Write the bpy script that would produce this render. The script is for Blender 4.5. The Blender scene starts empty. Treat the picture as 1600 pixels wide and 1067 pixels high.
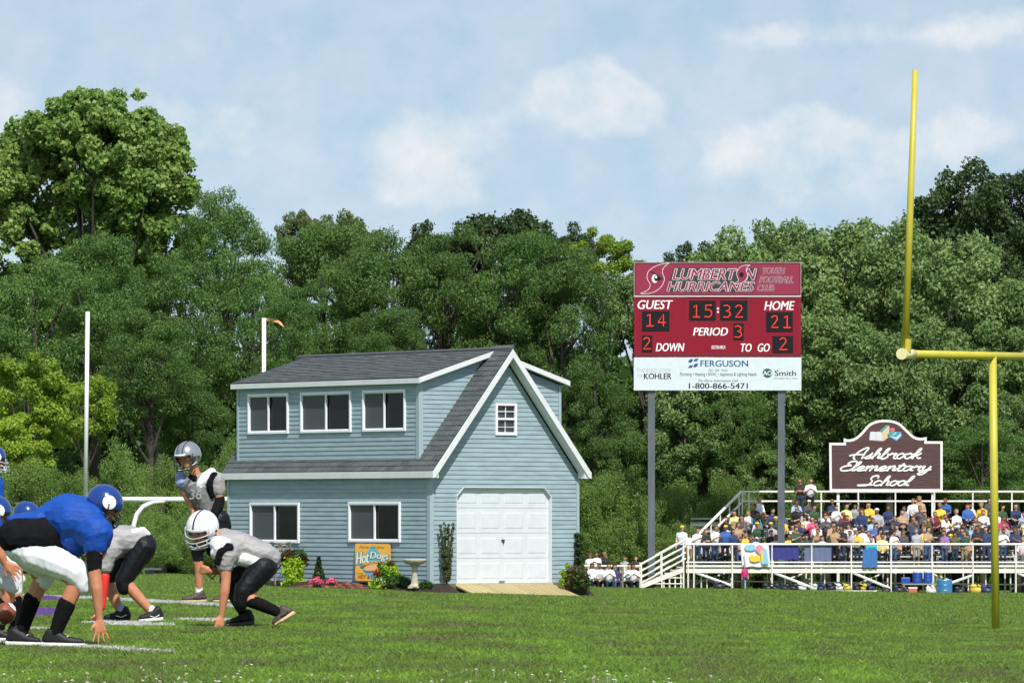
import bpy, bmesh, math, random
import numpy as np
from mathutils import Vector, Matrix, noise
R = math.radians
random.seed(7); rng = np.random.default_rng(7)
S = bpy.context.scene; COL = S.collection
# ------------------------------------------------------------------ camera
CZ, F = 0.95, 8000.0            # lens height (m); focal length in pixels of a 1600 wide picture
cam = bpy.data.cameras.new('camera'); co = bpy.data.objects.new('camera', cam); COL.objects.link(co)
co.location = (0, 0, CZ); co.rotation_euler = (R(90), 0, 0)
cam.sensor_width = 36; cam.lens = 180; cam.shift_y = 266.5/1600; cam.clip_start = 1; cam.clip_end = 6000
S.camera = co
# ------------------------------------------------------------------ light
SUN = Vector((0.16, -0.62, 0.80)).normalized()
sl = bpy.data.lights.new('sun', 'SUN'); sl.energy = 4.6; sl.angle = R(0.53); sl.color = (1, 0.955, 0.89)
so = bpy.data.objects.new('sun', sl); COL.objects.link(so); so.rotation_euler = SUN.to_track_quat('Z', 'Y').to_euler()
S.view_settings.view_transform = 'Standard'; S.view_settings.look = 'None'
S.view_settings.gamma = 1; S.view_settings.use_curve_mapping = False; S.view_settings.exposure = 0.22
w = bpy.data.worlds.new('World'); S.world = w; w.use_nodes = True
def N(nt, t, **k):
    n = nt.nodes.new(t)
    for a, b in k.items():
        if a.startswith('i_'):
            key = a[2:]; key = int(key) if key.isdigit() else key.replace('_', ' ')
            n.inputs[key].default_value = b
        else: setattr(n, a, b)
    return n
def math_(nt, op, a, b=None, clamp=False):
    n = nt.nodes.new('ShaderNodeMath'); n.operation = op; n.use_clamp = clamp
    for i, v in enumerate((a, b)):
        if v is None: continue
        if isinstance(v, (int, float)): n.inputs[i].default_value = v
        else: nt.links.new(v, n.inputs[i])
    return n.outputs[0]
def build_world():
    nt = w.node_tree; nt.nodes.clear(); L = nt.links.new
    out = N(nt, 'ShaderNodeOutputWorld'); bg = N(nt, 'ShaderNodeBackground'); bg.inputs[1].default_value = 0.106
    L(bg.outputs[0], out.inputs[0])
    tc = N(nt, 'ShaderNodeTexCoord')
    up = N(nt, 'ShaderNodeVectorMath', operation='ADD'); up.inputs[1].default_value = (0, 0, 0.09)
    L(tc.outputs['Generated'], up.inputs[0])
    nm = N(nt, 'ShaderNodeVectorMath', operation='NORMALIZE'); L(up.outputs[0], nm.inputs[0])
    sky = N(nt, 'ShaderNodeTexSky', sky_type='NISHITA'); sky.sun_disc = False
    sky.sun_elevation = math.asin(SUN.z); sky.sun_rotation = math.atan2(SUN.x, SUN.y)
    sky.air_density = 1.0; sky.dust_density = 0.7; sky.ozone_density = 1.0
    L(nm.outputs[0], sky.inputs[0])
    sep = N(nt, 'ShaderNodeSeparateXYZ'); L(tc.outputs['Generated'], sep.inputs[0])
    mp = N(nt, 'ShaderNodeMapping'); mp.inputs['Scale'].default_value = (1, 1, 1.15); L(tc.outputs['Generated'], mp.inputs[0])
    n1 = N(nt, 'ShaderNodeTexNoise', i_Scale=42.0, i_Detail=8.0, i_Roughness=0.55, i_Distortion=0.35); L(mp.outputs[0], n1.inputs[0])
    n2 = N(nt, 'ShaderNodeTexNoise', i_Scale=7.0, i_Detail=3.0); L(mp.outputs[0], n2.inputs[0])
    n3 = N(nt, 'ShaderNodeTexNoise', i_Scale=60.0, i_Detail=6.0, i_Roughness=0.6); L(mp.outputs[0], n3.inputs[0])
    tot = None
    for px, py, rx, ry, a in ((40, 200, 190, 95, 1.0), (355, 215, 95, 55, .85), (640, 235, 110, 85, 1.0), (700, 300, 110, 40, .7), (905, 145, 100, 48, 1.3), (985, 178, 85, 45, 1.1),
                              (1150, 245, 85, 50, 1.0), (1265, 195, 70, 40, .9), (1330, 250, 110, 50, .9), (1480, 225, 120, 50, .95), (1250, 310, 230, 40, .4), (1560, 40, 120, 45, .9), (1330, 60, 200, 26, .45), (480, 70, 240, 30, .4), (1130, 70, 140, 40, .35)):
        dx = math_(nt, 'MULTIPLY', math_(nt, 'SUBTRACT', sep.outputs[0], (px-800)/F), F/rx)
        dz = math_(nt, 'MULTIPLY', math_(nt, 'SUBTRACT', sep.outputs[2], (800-py)/F), F/ry)
        d = math_(nt, 'ADD', math_(nt, 'MULTIPLY', dx, dx), math_(nt, 'MULTIPLY', dz, dz))
        g = math_(nt, 'MULTIPLY', math_(nt, 'POWER', 2.718, math_(nt, 'MULTIPLY', d, -1.0)), a)
        tot = g if tot is None else math_(nt, 'ADD', tot, g)
    dens = math_(nt, 'ADD', math_(nt, 'MULTIPLY', tot, 0.50), math_(nt, 'MULTIPLY', n1.outputs[0], 1.05))
    dens = math_(nt, 'ADD', dens, math_(nt, 'MULTIPLY', n2.outputs[0], 0.25))
    dens = math_(nt, 'ADD', dens, math_(nt, 'MULTIPLY', n3.outputs[0], 0.22))
    mr = N(nt, 'ShaderNodeMapRange', interpolation_type='SMOOTHSTEP'); mr.inputs[1].default_value = 0.96; mr.inputs[2].default_value = 1.24
    mr.inputs[3].default_value = 0.44; mr.inputs[4].default_value = 0.92
    L(dens, mr.inputs[0])
    cc = N(nt, 'ShaderNodeValToRGB'); cc.color_ramp.elements[0].position = 0.35; cc.color_ramp.elements[1].position = 0.7
    cc.color_ramp.elements[0].color = (4.5, 5.75, 6.6, 1); cc.color_ramp.elements[1].color = (7.3, 7.35, 7.5, 1)
    L(n3.outputs[0], cc.inputs[0])
    mx = N(nt, 'ShaderNodeMix', data_type='RGBA'); L(mr.outputs[0], mx.inputs[0]); L(sky.outputs[0], mx.inputs[6]); L(cc.outputs[0], mx.inputs[7])
    L(mx.outputs[2], bg.inputs[0])
build_world()
# ------------------------------------------------------------------ helpers
def sc(px, Y): return (px-800)*Y/F
def P(px, py, Y): return Vector(((px-800)*Y/F, Y, CZ-(py-800)*Y/F))
def link(o, parent=None):
    COL.objects.link(o)
    if parent is not None: o.parent = parent
    return o
def tag(o, label=None, cat=None, group=None, kind=None):
    if label: o['label'] = label
    if cat: o['category'] = cat
    if group: o['group'] = group
    if kind: o['kind'] = kind
    return o
def empty(name, loc=(0, 0, 0), **k):
    o = bpy.data.objects.new(name, None); link(o); o.location = loc; return tag(o, **k)
def mesh_obj(name, verts, faces, m, parent=None, smooth=False, loc=(0, 0, 0)):
    me = bpy.data.meshes.new(name); me.from_pydata([tuple(v) for v in verts], [], faces)
    for x in (m if isinstance(m, (list, tuple)) else [m]): me.materials.append(x)
    if smooth: me.polygons.foreach_set('use_smooth', [True]*len(me.polygons))
    me.update()
    o = bpy.data.objects.new(name, me); link(o, parent); o.location = loc; return o
class MB:
    """collects simple solids and builds them as one mesh"""
    def __init__(s): s.v = []; s.f = []
    def add(s, vs, fs):
        n = len(s.v); s.v += [Vector(v) for v in vs]; s.f += [tuple(i+n for i in f) for f in fs]; return s
    def box(s, c, d, M=None):
        c = Vector(c); hx, hy, hz = d[0]/2, d[1]/2, d[2]/2
        vs = [Vector((x, y, z)) for x in (-hx, hx) for y in (-hy, hy) for z in (-hz, hz)]
        if M is not None: vs = [M @ v for v in vs]
        return s.add([v+c for v in vs], [(0, 1, 3, 2), (4, 6, 7, 5), (0, 4, 5, 1), (2, 3, 7, 6), (0, 2, 6, 4), (1, 5, 7, 3)])
    def tube(s, pts, r, n=8, cap=True):
        pts = [Vector(p) for p in pts]; rs = r if isinstance(r, (list, tuple)) else [r]*len(pts)
        rings = []; prev = None
        for i, p in enumerate(pts):
            t = (pts[min(i+1, len(pts)-1)]-pts[max(i-1, 0)]).normalized()
            a = t.orthogonal().normalized() if prev is None else (prev-t*prev.dot(t)).normalized()
            prev = a; b = t.cross(a)
            rings.append([p+(a*math.cos(2*math.pi*k/n)+b*math.sin(2*math.pi*k/n))*rs[i] for k in range(n)])
        vs = [v for ring in rings for v in ring]; fs = []
        for i in range(len(pts)-1):
            for k in range(n):
                fs.append((i*n+k, i*n+(k+1) % n, (i+1)*n+(k+1) % n, (i+1)*n+k))
        if cap: fs += [tuple(range(n-1, -1, -1)), tuple((len(pts)-1)*n+k for k in range(n))]
        return s.add(vs, fs)
    def lathe(s, c, prof, n=20):
        c = Vector(c); vs = [c+Vector((r*math.cos(2*math.pi*k/n), r*math.sin(2*math.pi*k/n), z)) for r, z in prof for k in range(n)]
        fs = [(i*n+k, i*n+(k+1) % n, (i+1)*n+(k+1) % n, (i+1)*n+k) for i in range(len(prof)-1) for k in range(n)]
        fs += [tuple(range(n-1, -1, -1)), tuple((len(prof)-1)*n+k for k in range(n))]
        return s.add(vs, fs)
    def prism(s, poly, d):
        """poly: list of 3D points in a plane; d: extrusion vector"""
        n = len(poly); d = Vector(d); vs = [Vector(p) for p in poly]+[Vector(p)+d for p in poly]
        fs = [tuple(range(n-1, -1, -1)), tuple(range(n, 2*n))]+[(i, (i+1) % n, n+(i+1) % n, n+i) for i in range(n)]
        return s.add(vs, fs)
    def sphere(s, c, r, n=8, m=5):
        c = Vector(c); r = Vector(r) if not isinstance(r, (int, float)) else Vector((r, r, r))
        vs = [c+Vector((0, 0, -r.z))]
        for i in range(1, m):
            a = math.pi*i/m-math.pi/2
            vs += [c+Vector((r.x*math.cos(a)*math.cos(2*math.pi*k/n), r.y*math.cos(a)*math.sin(2*math.pi*k/n), r.z*math.sin(a))) for k in range(n)]
        vs.append(c+Vector((0, 0, r.z))); T = len(vs)-1
        fs = [(0, 1+(k+1) % n, 1+k) for k in range(n)]
        for i in range(m-2): fs += [(1+i*n+k, 1+i*n+(k+1) % n, 1+(i+1)*n+(k+1) % n, 1+(i+1)*n+k) for k in range(n)]
        fs += [(1+(m-2)*n+k, 1+(m-2)*n+(k+1) % n, T) for k in range(n)]
        return s.add(vs, fs)
    def build(s, name, m, parent=None, smooth=False, bevel=0):
        o = mesh_obj(name, s.v, s.f, m, parent, smooth)
        bm = bmesh.new(); bm.from_mesh(o.data); bmesh.ops.recalc_face_normals(bm, faces=bm.faces); bm.to_mesh(o.data); bm.free()
        if bevel:
            b = o.modifiers.new('bevel', 'BEVEL'); b.width = bevel; b.segments = 2; b.limit_method = 'ANGLE'
        return o
MATS = {}
def mat(name, col, rough=0.6, var=0.12, scale=8.0, bump=0.0, metal=0.0, spec=0.5, objvar=0.0, detail=4.0, col2=None, coat=0.0, stretch=(1, 1, 1), trans=0.0, emis=None, gpos=False, island=0.0):
    if name in MATS: return MATS[name]
    m = bpy.data.materials.new(name); m.use_nodes = True; nt = m.node_tree; L = nt.links.new
    b = nt.nodes['Principled BSDF']; b.inputs['Roughness'].default_value = rough; b.inputs['Metallic'].default_value = metal
    b.inputs['Specular IOR Level'].default_value = spec; b.inputs['Coat Weight'].default_value = coat
    if trans:
        b.inputs['Subsurface Weight'].default_value = 0
    tc = N(nt, 'ShaderNodeNewGeometry' if gpos else 'ShaderNodeTexCoord'); mp = N(nt, 'ShaderNodeMapping'); mp.inputs['Scale'].default_value = stretch
    L(tc.outputs['Position' if gpos else 'Object'], mp.inputs[0])
    no = N(nt, 'ShaderNodeTexNoise', i_Scale=scale, i_Detail=detail, i_Roughness=0.6); L(mp.outputs[0], no.inputs[0])
    c2 = col2 if col2 else tuple(max(0, c*(1-var*2)) for c in col)
    mx = N(nt, 'ShaderNodeMix', data_type='RGBA'); mx.inputs[6].default_value = (*c2, 1); mx.inputs[7].default_value = (*[min(1, c*(1+(0 if col2 else var*.6))) for c in col], 1)
    mr = N(nt, 'ShaderNodeMapRange'); mr.inputs[1].default_value = 0.3; mr.inputs[2].default_value = 0.62
    L(no.outputs[0], mr.inputs[0]); L(mr.outputs[0], mx.inputs[0]); last = mx.outputs[2]
    if objvar or island:
        oi = N(nt, 'ShaderNodeObjectInfo'); ge = N(nt, 'ShaderNodeNewGeometry'); hs = N(nt, 'ShaderNodeHueSaturation')
        src = oi.outputs['Random'] if objvar else ge.outputs['Random Per Island']; a = objvar or island
        L(math_(nt, 'ADD', math_(nt, 'MULTIPLY', src, 2*a), 1-a), hs.inputs['Value'])
        if island and objvar:
            L(math_(nt, 'MULTIPLY', math_(nt, 'ADD', math_(nt, 'MULTIPLY', oi.outputs['Random'], 2*objvar), 1-objvar), math_(nt, 'ADD', math_(nt, 'MULTIPLY', ge.outputs['Random Per Island'], 2*island), 1-island)), hs.inputs['Value'])
        L(last, hs.inputs['Color']); last = hs.outputs[0]
    L(last, b.inputs['Base Color'])
    if bump:
        bp = N(nt, 'ShaderNodeBump', i_Strength=bump, i_Distance=0.02); L(no.outputs[0], bp.inputs['Height']); L(bp.outputs[0], b.inputs['Normal'])
    if emis: b.inputs['Emission Color'].default_value = (*emis[:3], 1); b.inputs['Emission Strength'].default_value = emis[3]
    MATS[name] = m; return m
def leafmat(name, c1, c2, objvar=0.1, rough=0.5, transl=0.35, big=0.35):
    """leaf: diffuse + translucent, each leaf its own tone, slow tone drift through the crown"""
    m = bpy.data.materials.new(name); m.use_nodes = True; nt = m.node_tree; L = nt.links.new
    b = nt.nodes['Principled BSDF']; out = nt.nodes['Material Output']; b.inputs['Roughness'].default_value = rough; b.inputs['Specular IOR Level'].default_value = 0.35
    ge = N(nt, 'ShaderNodeNewGeometry'); oi = N(nt, 'ShaderNodeObjectInfo')
    no = N(nt, 'ShaderNodeTexNoise', i_Scale=big, i_Detail=3.0); L(ge.outputs['Position'], no.inputs[0])
    f = math_(nt, 'ADD', math_(nt, 'MULTIPLY', ge.outputs['Random Per Island'], 0.6), math_(nt, 'MULTIPLY', math_(nt, 'SUBTRACT', no.outputs[0], 0.32), 1.3), True)
    mx = N(nt, 'ShaderNodeMix', data_type='RGBA'); mx.inputs[6].default_value = (*c1, 1); mx.inputs[7].default_value = (*c2, 1); L(f, mx.inputs[0])
    hs = N(nt, 'ShaderNodeHueSaturation'); L(mx.outputs[2], hs.inputs['Color'])
    L(math_(nt, 'ADD', math_(nt, 'MULTIPLY', oi.outputs['Random'], 2*objvar), 1-objvar), hs.inputs['Value'])
    L(hs.outputs[0], b.inputs['Base Color'])
    tr = N(nt, 'ShaderNodeBsdfTranslucent'); hs2 = N(nt, 'ShaderNodeHueSaturation'); hs2.inputs['Value'].default_value = 1.3; L(hs.outputs[0], hs2.inputs['Color']); L(hs2.outputs[0], tr.inputs[0])
    ms = N(nt, 'ShaderNodeMixShader'); ms.inputs[0].default_value = transl; L(b.outputs[0], ms.inputs[1]); L(tr.outputs[0], ms.inputs[2]); L(ms.outputs[0], out.inputs[0])
    return m
# ------------------------------------------------------------------ terrain: the field falls gently away from the camera and to the right
TY = np.array([-80, 0, 27, 42, 53.5, 57, 80, 104, 114, 150, 210, 260, 400, 3000.])
TU = (np.array([200, 500, 700, 1000, 1556])-800)/F
TH = np.array([[.95, .95, .95, .95, .95, .97, 1.19, 1.45, 1.55, 1.93, 2.57, 3.15, 4.4, 30],
               [.95, .95, .95, .95, .95, .99, 1.26, 1.60, 1.73, 2.15, 2.78, 3.3, 4.6, 30],
               [.95, .95, .95, .95, .98, 1.02, 1.33, 1.70, 1.84, 2.28, 2.95, 3.5, 4.9, 32],
               [.95, .95, .98, 1.0, 1.07, 1.10, 1.42, 1.77, 1.93, 2.42, 3.16, 3.8, 5.5, 33],
               [.95, .95, .98, 1.12, 1.27, 1.31, 1.62, 1.95, 2.09, 2.60, 3.36, 4.0, 5.8, 34]])
def hdrop(X, Y):
    X = np.asarray(X, float); Y = np.asarray(Y, float)
    u = np.clip(X/np.maximum(Y, 20.), TU[0], TU[-1])
    cols = np.stack([np.interp(Y, TY, TH[i]) for i in range(5)])
    k = np.clip(np.searchsorted(TU, u, side='right')-1, 0, 3)
    t = (u-TU[k])/(TU[k+1]-TU[k]); t = t*t*(3-2*t)
    a = np.take_along_axis(cols, k[None], 0)[0]; b = np.take_along_axis(cols, (k+1)[None], 0)[0]
    return a*(1-t)+b*t
def gz(X, Y): return float(CZ-hdrop(np.array([X]), np.array([Y]))[0])
def ground_at(px, py):
    """point of the field seen at a pixel"""
    Y = np.linspace(20, 280, 5200); X = (px-800)*Y/F
    row = 800+F*hdrop(X, Y)/Y
    i = int(np.argmin(np.abs(row-py))); return Vector((X[i], Y[i], gz(X[i], Y[i])))
def build_ground():
    ys = np.unique(np.concatenate([np.arange(-60, 20, 8.), np.arange(20, 135, 1.), np.arange(135, 300, 3.), np.geomspace(300, 3500, 24)]))
    xs = np.unique(np.concatenate([-np.geomspace(26, 2500, 20), np.arange(-26, 26.1, .65), np.geomspace(26, 2500, 20)]))
    XX, YY = np.meshgrid(xs, ys); H = CZ-hdrop(XX.ravel(), YY.ravel()).reshape(XX.shape)
    n = len(xs); vs = np.stack([XX, YY, H], -1).reshape(-1, 3)
    fs = [(j*n+i, j*n+i+1, (j+1)*n+i+1, (j+1)*n+i) for j in range(len(ys)-1) for i in range(n-1)]
    m = bpy.data.materials.new('turf'); m.use_nodes = True; nt = m.node_tree; L = nt.links.new; b = nt.nodes['Principled BSDF']; b.inputs['Roughness'].default_value = 0.9; b.inputs['Specular IOR Level'].default_value = 0.15
    ge = N(nt, 'ShaderNodeNewGeometry'); mp = N(nt, 'ShaderNodeMapping'); mp.inputs['Scale'].default_value = (1, .35, 1); L(ge.outputs['Position'], mp.inputs[0])
    a = N(nt, 'ShaderNodeTexNoise', i_Scale=1.1, i_Detail=6.0, i_Roughness=.65); L(mp.outputs[0], a.inputs[0])
    c = N(nt, 'ShaderNodeTexNoise', i_Scale=14.0, i_Detail=5.0, i_Roughness=.7); L(mp.outputs[0], c.inputs[0])
    r = N(nt, 'ShaderNodeValToRGB'); e = r.color_ramp.elements
    e[0].position = .36; e[0].color = (.150, .125, .075, 1); e[1].position = .68; e[1].color = (.150, .235, .040, 1)
    x = e.new(.48); x.color = (.085, .125, .032, 1); x = e.new(.57); x.color = (.095, .180, .028, 1)
    f = math_(nt, 'ADD', math_(nt, 'MULTIPLY', a.outputs[0], .62), math_(nt, 'MULTIPLY', c.outputs[0], .40))
    L(f, r.inputs[0]); L(r.outputs[0], b.inputs['Base Color'])
    bp = N(nt, 'ShaderNodeBump', i_Strength=.8, i_Distance=.05); L(c.outputs[0], bp.inputs['Height']); L(bp.outputs[0], b.inputs['Normal'])
    o = mesh_obj('ground', vs.tolist(), fs, m, smooth=True); tag(o, 'green sports field sloping away towards the trees', 'field', kind='structure')
build_ground()
# ------------------------------------------------------------------ house
white = mat('white_trim', (.66, .69, .70), .5, .04, 3, gpos=True)
HO = Vector((-1.824, 114.0, CZ-1.596)); HA = Vector((.788, .616, 0)).normalized(); HB = Vector((-.616, .788, 0)).normalized(); UP = Vector((0, 0, 1))
HW, HL = 4.22, 7.84
def H(a, b, z): return HO+HA*a+HB*b+UP*z
m_side = mat('blue_vinyl_siding', (.282, .378, .425), .5, .09, 2.2, gpos=True, objvar=.035, stretch=(1, 1, 6))
m_side2 = mat('wall_sheathing', (.15, .24, .28), .7)
m_corner = mat('corner_trim_blue', (.32, .42, .46), .5, .04)
m_glass = mat('glass_dark_interior', (.008, .009, .008), .08, .3, 1.5, spec=.22)  # opaque; the unlit interior behind the pane is painted as this dark colour
m_screen = mat('insect_screen_grey', (.075, .083, .088), .55, .06, 40, spec=.3)
m_winf = mat('white_vinyl_window', (.82, .84, .90), .35, .02, 4)
m_roofbase = mat('roof_felt', (.03, .033, .037), .9)
def clip(poly, a, b, c):
    """keep a*u+b*v<=c"""
    out = []
    for i in range(len(poly)):
        p, q = poly[i], poly[(i+1) % len(poly)]; dp = a*p[0]+b*p[1]-c; dq = a*q[0]+b*q[1]-c
        if dp <= 1e-9: out.append(p)
        if (dp < -1e-9 and dq > 1e-9) or (dp > 1e-9 and dq < -1e-9):
            t = dp/(dp-dq); out.append((p[0]+(q[0]-p[0])*t, p[1]+(q[1]-p[1])*t))
    return out
def halfplanes(poly):
    A = sum(poly[i][0]*poly[(i+1) % len(poly)][1]-poly[(i+1) % len(poly)][0]*poly[i][1] for i in range(len(poly)))
    if A < 0: poly = poly[::-1]
    hp = []
    for i in range(len(poly)):
        (x0, y0), (x1, y1) = poly[i], poly[(i+1) % len(poly)]; a, b = y1-y0, -(x1-x0); hp.append((a, b, a*x0+b*y0))
    return hp
def minus(polys, hole):
    hp = halfplanes(hole); res = []
    for p in polys:
        cur = p
        for a, b, c in hp:
            o = clip(cur, -a, -b, -c)
            if len(o) >= 3: res.append(o)
            cur = clip(cur, a, b, c)
            if len(cur) < 3: break
    return res
def clapboard_wall(name, parent, org, U, n, poly, holes, v_start, pitch=.1015):
    """backing wall + one object per siding board"""
    w3 = lambda u, v, d: org+U*u+UP*v+n*d
    mb = MB(); sh = [poly]
    for h in holes: sh = minus(sh, h)
    for p in sh: mb.prism([w3(u, v, 0) for u, v in p], n*-.08)
    wall = mb.build(name, m_side2, parent)
    vs = [p[1] for p in poly]; v = v_start; vmax = max(vs)
    while v < vmax-.004:
        strip = [p for p in poly]; strip = clip(clip(strip, 0, -1, -v), 0, 1, v+pitch)
        pcs = [strip] if len(strip) >= 3 else []
        for h in holes: pcs = minus(pcs, h)
        for p in pcs:
            if len(p) < 3 or abs(sum(p[i-1][0]*p[i][1]-p[i][0]*p[i-1][1] for i in range(len(p))))/2 < .0006: continue
            mb = MB()
            off = lambda q: .004+.014*(1-(q[1]-v)/pitch)
            k = len(p); vv = [w3(q[0], q[1], .001) for q in p]+[w3(q[0], q[1], off(q)) for q in p]
            mb.add(vv, [tuple(range(k, 2*k))]+[(i, (i+1) % k, k+(i+1) % k, k+i) for i in range(k)])
            mb.build('siding_board', m_side, wall)
        v += pitch
    return wall
def hit(px, py, org, n):
    d = Vector(((px-800)/F, 1, -(py-800)/F)); c = Vector((0, 0, CZ)); t = (org-c).dot(n)/d.dot(n); return c+d*t
nL, nG = -HA, -HB
def uvrect(x0, y0, x1, y1, org, U, n):
    a = hit((x0+x1)/2, (y0+y1)/2, org, n); l = hit(x0, (y0+y1)/2, org, n); r = hit(x1, (y0+y1)/2, org, n); t = hit((x0+x1)/2, y0, org, n); b = hit((x0+x1)/2, y1, org, n)
    u0, u1 = (l-org).dot(U), (r-org).dot(U); 
    if u0 > u1: u0, u1 = u1, u0
    return u0, (b-org).z, u1, (t-org).z
def rp(r): return [(r[0], r[1]), (r[2], r[1]), (r[2], r[3]), (r[0], r[3])]
def slider_window(parent, org, U, n, r, flip):
    """sliding window: screen half and open dark half; flip = U runs right to left in view"""
    u0, v0, u1, v1 = r; w3 = lambda u, v, d: org+U*u+UP*v+n*d
    M = Matrix((U, n, UP)).transposed()
    fw = .055
    fr = MB()
    for (a, b, c, d) in ((u0, v0, u1, v0+fw), (u0, v1-fw, u1, v1), (u0, v0+fw, u0+fw, v1-fw), (u1-fw, v0+fw, u1, v1-fw)):
        fr.box(w3((a+c)/2, (b+d)/2, .02), (c-a, .06, d-b), M)
    f = fr.build('window', m_winf, parent, bevel=.006)
    um = (u0+u1)/2; s = MB(); s.box(w3(um, (v0+v1)/2, .013), (.04, .04, v1-v0-2*fw-.002), M)
    for (a, b, c, d) in ((u0+fw, v0+fw, u1-fw, v0+fw+.022), (u0+fw, v1-fw-.022, u1-fw, v1-fw)): s.box(w3((a+c)/2, (b+d)/2, .0), (c-a, .03, d-b), M)
    s.build('sash', m_winf, f)
    for k in (0, 1):
        a, c = (u0+fw, um-.02) if k == 0 else (um+.02, u1-fw); left = (k == 0) != flip
        g = MB(); g.box(w3((a+c)/2, (v0+v1)/2, -.012 if left else -.03), (c-a-.004, .008, v1-v0-2*fw-.05), M)
        g.build('insect_screen' if left else 'pane', m_screen if left else m_glass, f)
    return f
def build_house():
    root = empty('barn_garage', HO, label='two-storey blue clapboard garage with dormer, grey shingle roof and white roller door', cat='building')
    class W: pass
    house = root; inv = -HO
    parts = []
    # side wall (faces left), u runs back from the front corner
    U = HB; org = H(0, 0, 0)
    lower = [uvrect(392, 785, 469, 848, org, U, nL), uvrect(546, 784, 627, 847, org, U, nL)]
    side = clapboard_wall('side_wall', None, org, U, nL, [(.0, 0), (HL, 0), (HL, 2.42), (0, 2.42)], [rp(r) for r in lower], 0.0)
    parts.append(side); 
    for r in lower: parts.append(slider_window(None, org, U, nL, r, True))
    # gable wall
    org = H(0, 0, 0); U = HA
    gw = uvrect(773, 630, 806, 680, org, U, nG); dr = uvrect(712.5, 761, 861, 911, org, U, nG)
    pk = 2.42+(HW/2)*1.229
    dpoly = [(dr[0], -.01), (dr[2], -.01), (dr[2], dr[3]-.2), (dr[2]-.2, dr[3]), (dr[0]+.2, dr[3]), (dr[0], dr[3]-.2)]
    gab = clapboard_wall('gable_wall', None, org, U, nG, [(0, 0), (HW, 0), (HW, 2.42), (HW/2, pk), (0, 2.42)], [rp(gw), dpoly], 0.0)
    parts.append(gab)
    # back and right walls (plain)
    b = MB(); b.prism([H(0, HL, 0), H(HW, HL, 0), H(HW, HL, 2.42), H(HW/2, HL, pk), H(0, HL, 2.42)], HB*-.08); parts.append(b.build('back_wall', m_side))
    b = MB(); b.prism([H(HW, .085, 0), H(HW, HL-.085, 0), H(HW, HL-.085, 2.42), H(HW, .085, 2.42)], HA*-.08); parts.append(b.build('far_side_wall', m_side))
    # dormer
    q, m0, m1 = .10, .535, 7.59; zt = 4.50
    org = H(q, m0, 0); U = HB
    up = [uvrect(389, 615, 452, 678, org, U, nL), uvrect(471, 612, 550, 676, org, U, nL), uvrect(568, 609, 635, 674, org, U, nL)]
    dl = m1-m0
    dw = clapboard_wall('dormer_wall', None, org, U, nL, [(0, 2.68), (dl, 2.68), (dl, zt), (0, zt)], [rp(r) for r in up], 2.70)
    parts.append(dw)
    for r in up: parts.append(slider_window(None, org, U, nL, r, True))
    ck = [(q, 2.5), (HW-q, 2.5), (HW-q, zt), (HW/2, 5.10), (q, zt)]
    parts.append(clapboard_wall('dormer_cheek', None, H(0, m0, 0), HA, nG, ck, [], 2.6))
    b = MB(); b.prism([H(a, m1, z) for a, z in ck], HB*-.08); parts.append(b.build('dormer_end_wall', m_side))
    b = MB(); b.prism([H(HW-q, m0+.085, 2.5), H(HW-q, m1-.085, 2.5), H(HW-q, m1-.085, zt), H(HW-q, m0+.085, zt)], HA*-.08); parts.append(b.build('dormer_far_wall', m_side))
    # corner trims
    def post(a, b_, z0, z1, nm='corner_trim'):
        t = MB(); s = .085
        c = H(a, b_, 0)
        t.prism([H(a-.028, b_-.028, z0), H(a+s, b_-.028, z0), H(a+s, b_-.004, z0), H(a-.004, b_-.004, z0), H(a-.004, b_+s, z0), H(a-.028, b_+s, z0)], UP*(z1-z0)); return t.build(nm, m_corner)
    parts.append(post(0, 0, 0, 2.40)); parts.append(post(q, m0, 2.70, zt))
    def flat(a0, a1, b0, b1, z0, z1): t = MB(); t.prism([H(a0, b0, z0), H(a1, b0, z0), H(a1, b1, z0), H(a0, b1, z0)], UP*(z1-z0)); return t
    parts.append(flat(-.03, -.004, HL-.05, HL+.02, 0, 2.4).build('corner_trim', m_corner)); parts.append(flat(HW-.06, HW+.02, -.03, -.004, 0, 2.36).build('corner_trim', m_corner))
    parts.append(flat(q-.03, q-.004, m1-.05, m1+.02, 2.7, zt).build('corner_trim', m_corner)); parts.append(flat(HW-q-.05, HW-q+.02, m0-.03, m0-.004, 2.7, zt).build('corner_trim', m_corner))
    parts.append(flat(-.02, HW, -.02, HL, -.22, -.004).build('foundation_skid', mat('skid_wood', (.16, .13, .09), .8)))
    # roofs
    e, fo, bo = .12, .28, .10; sl_ = 1.229; ez = 2.50-e*0; th = .07
    def rz(a): return 2.52+(a+e)*sl_      # top surface of the steep roof (left half)
    rid = rz(HW/2)
    mb = MB(); mb.prism([H(-e, -fo, rz(-e)), H(HW/2, -fo, rid), H(HW+e, -fo, rz(-e)), H(HW+e, -fo, rz(-e)-th), H(HW/2, -fo, rid-th), H(-e, -fo, rz(-e)-th)], HB*(HL+fo+bo)); 
    roof = mb.build('main_roof', m_roofbase); parts.append(roof)
    # dormer roof: low pitch from eave to ridge
    de, df = .12, .16; dz = 4.60; dsl = (rid-.01-dz)/(HW/2-q+de)
    def dzf(a): return dz+(a-(q-de))*dsl
    mb = MB(); dth = .045
    mb.prism([H(q-de, m0-df, dz), H(HW/2, m0-df, rid-.012), H(HW-q+de, m0-df, dz), H(HW-q+de, m0-df, dz-dth), H(HW/2, m0-df, rid-.012-dth), H(q-de, m0-df, dz-dth)], HB*(m1-m0+df+bo))
    droof = mb.build('dormer_roof', m_roofbase); parts.append(droof)
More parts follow.
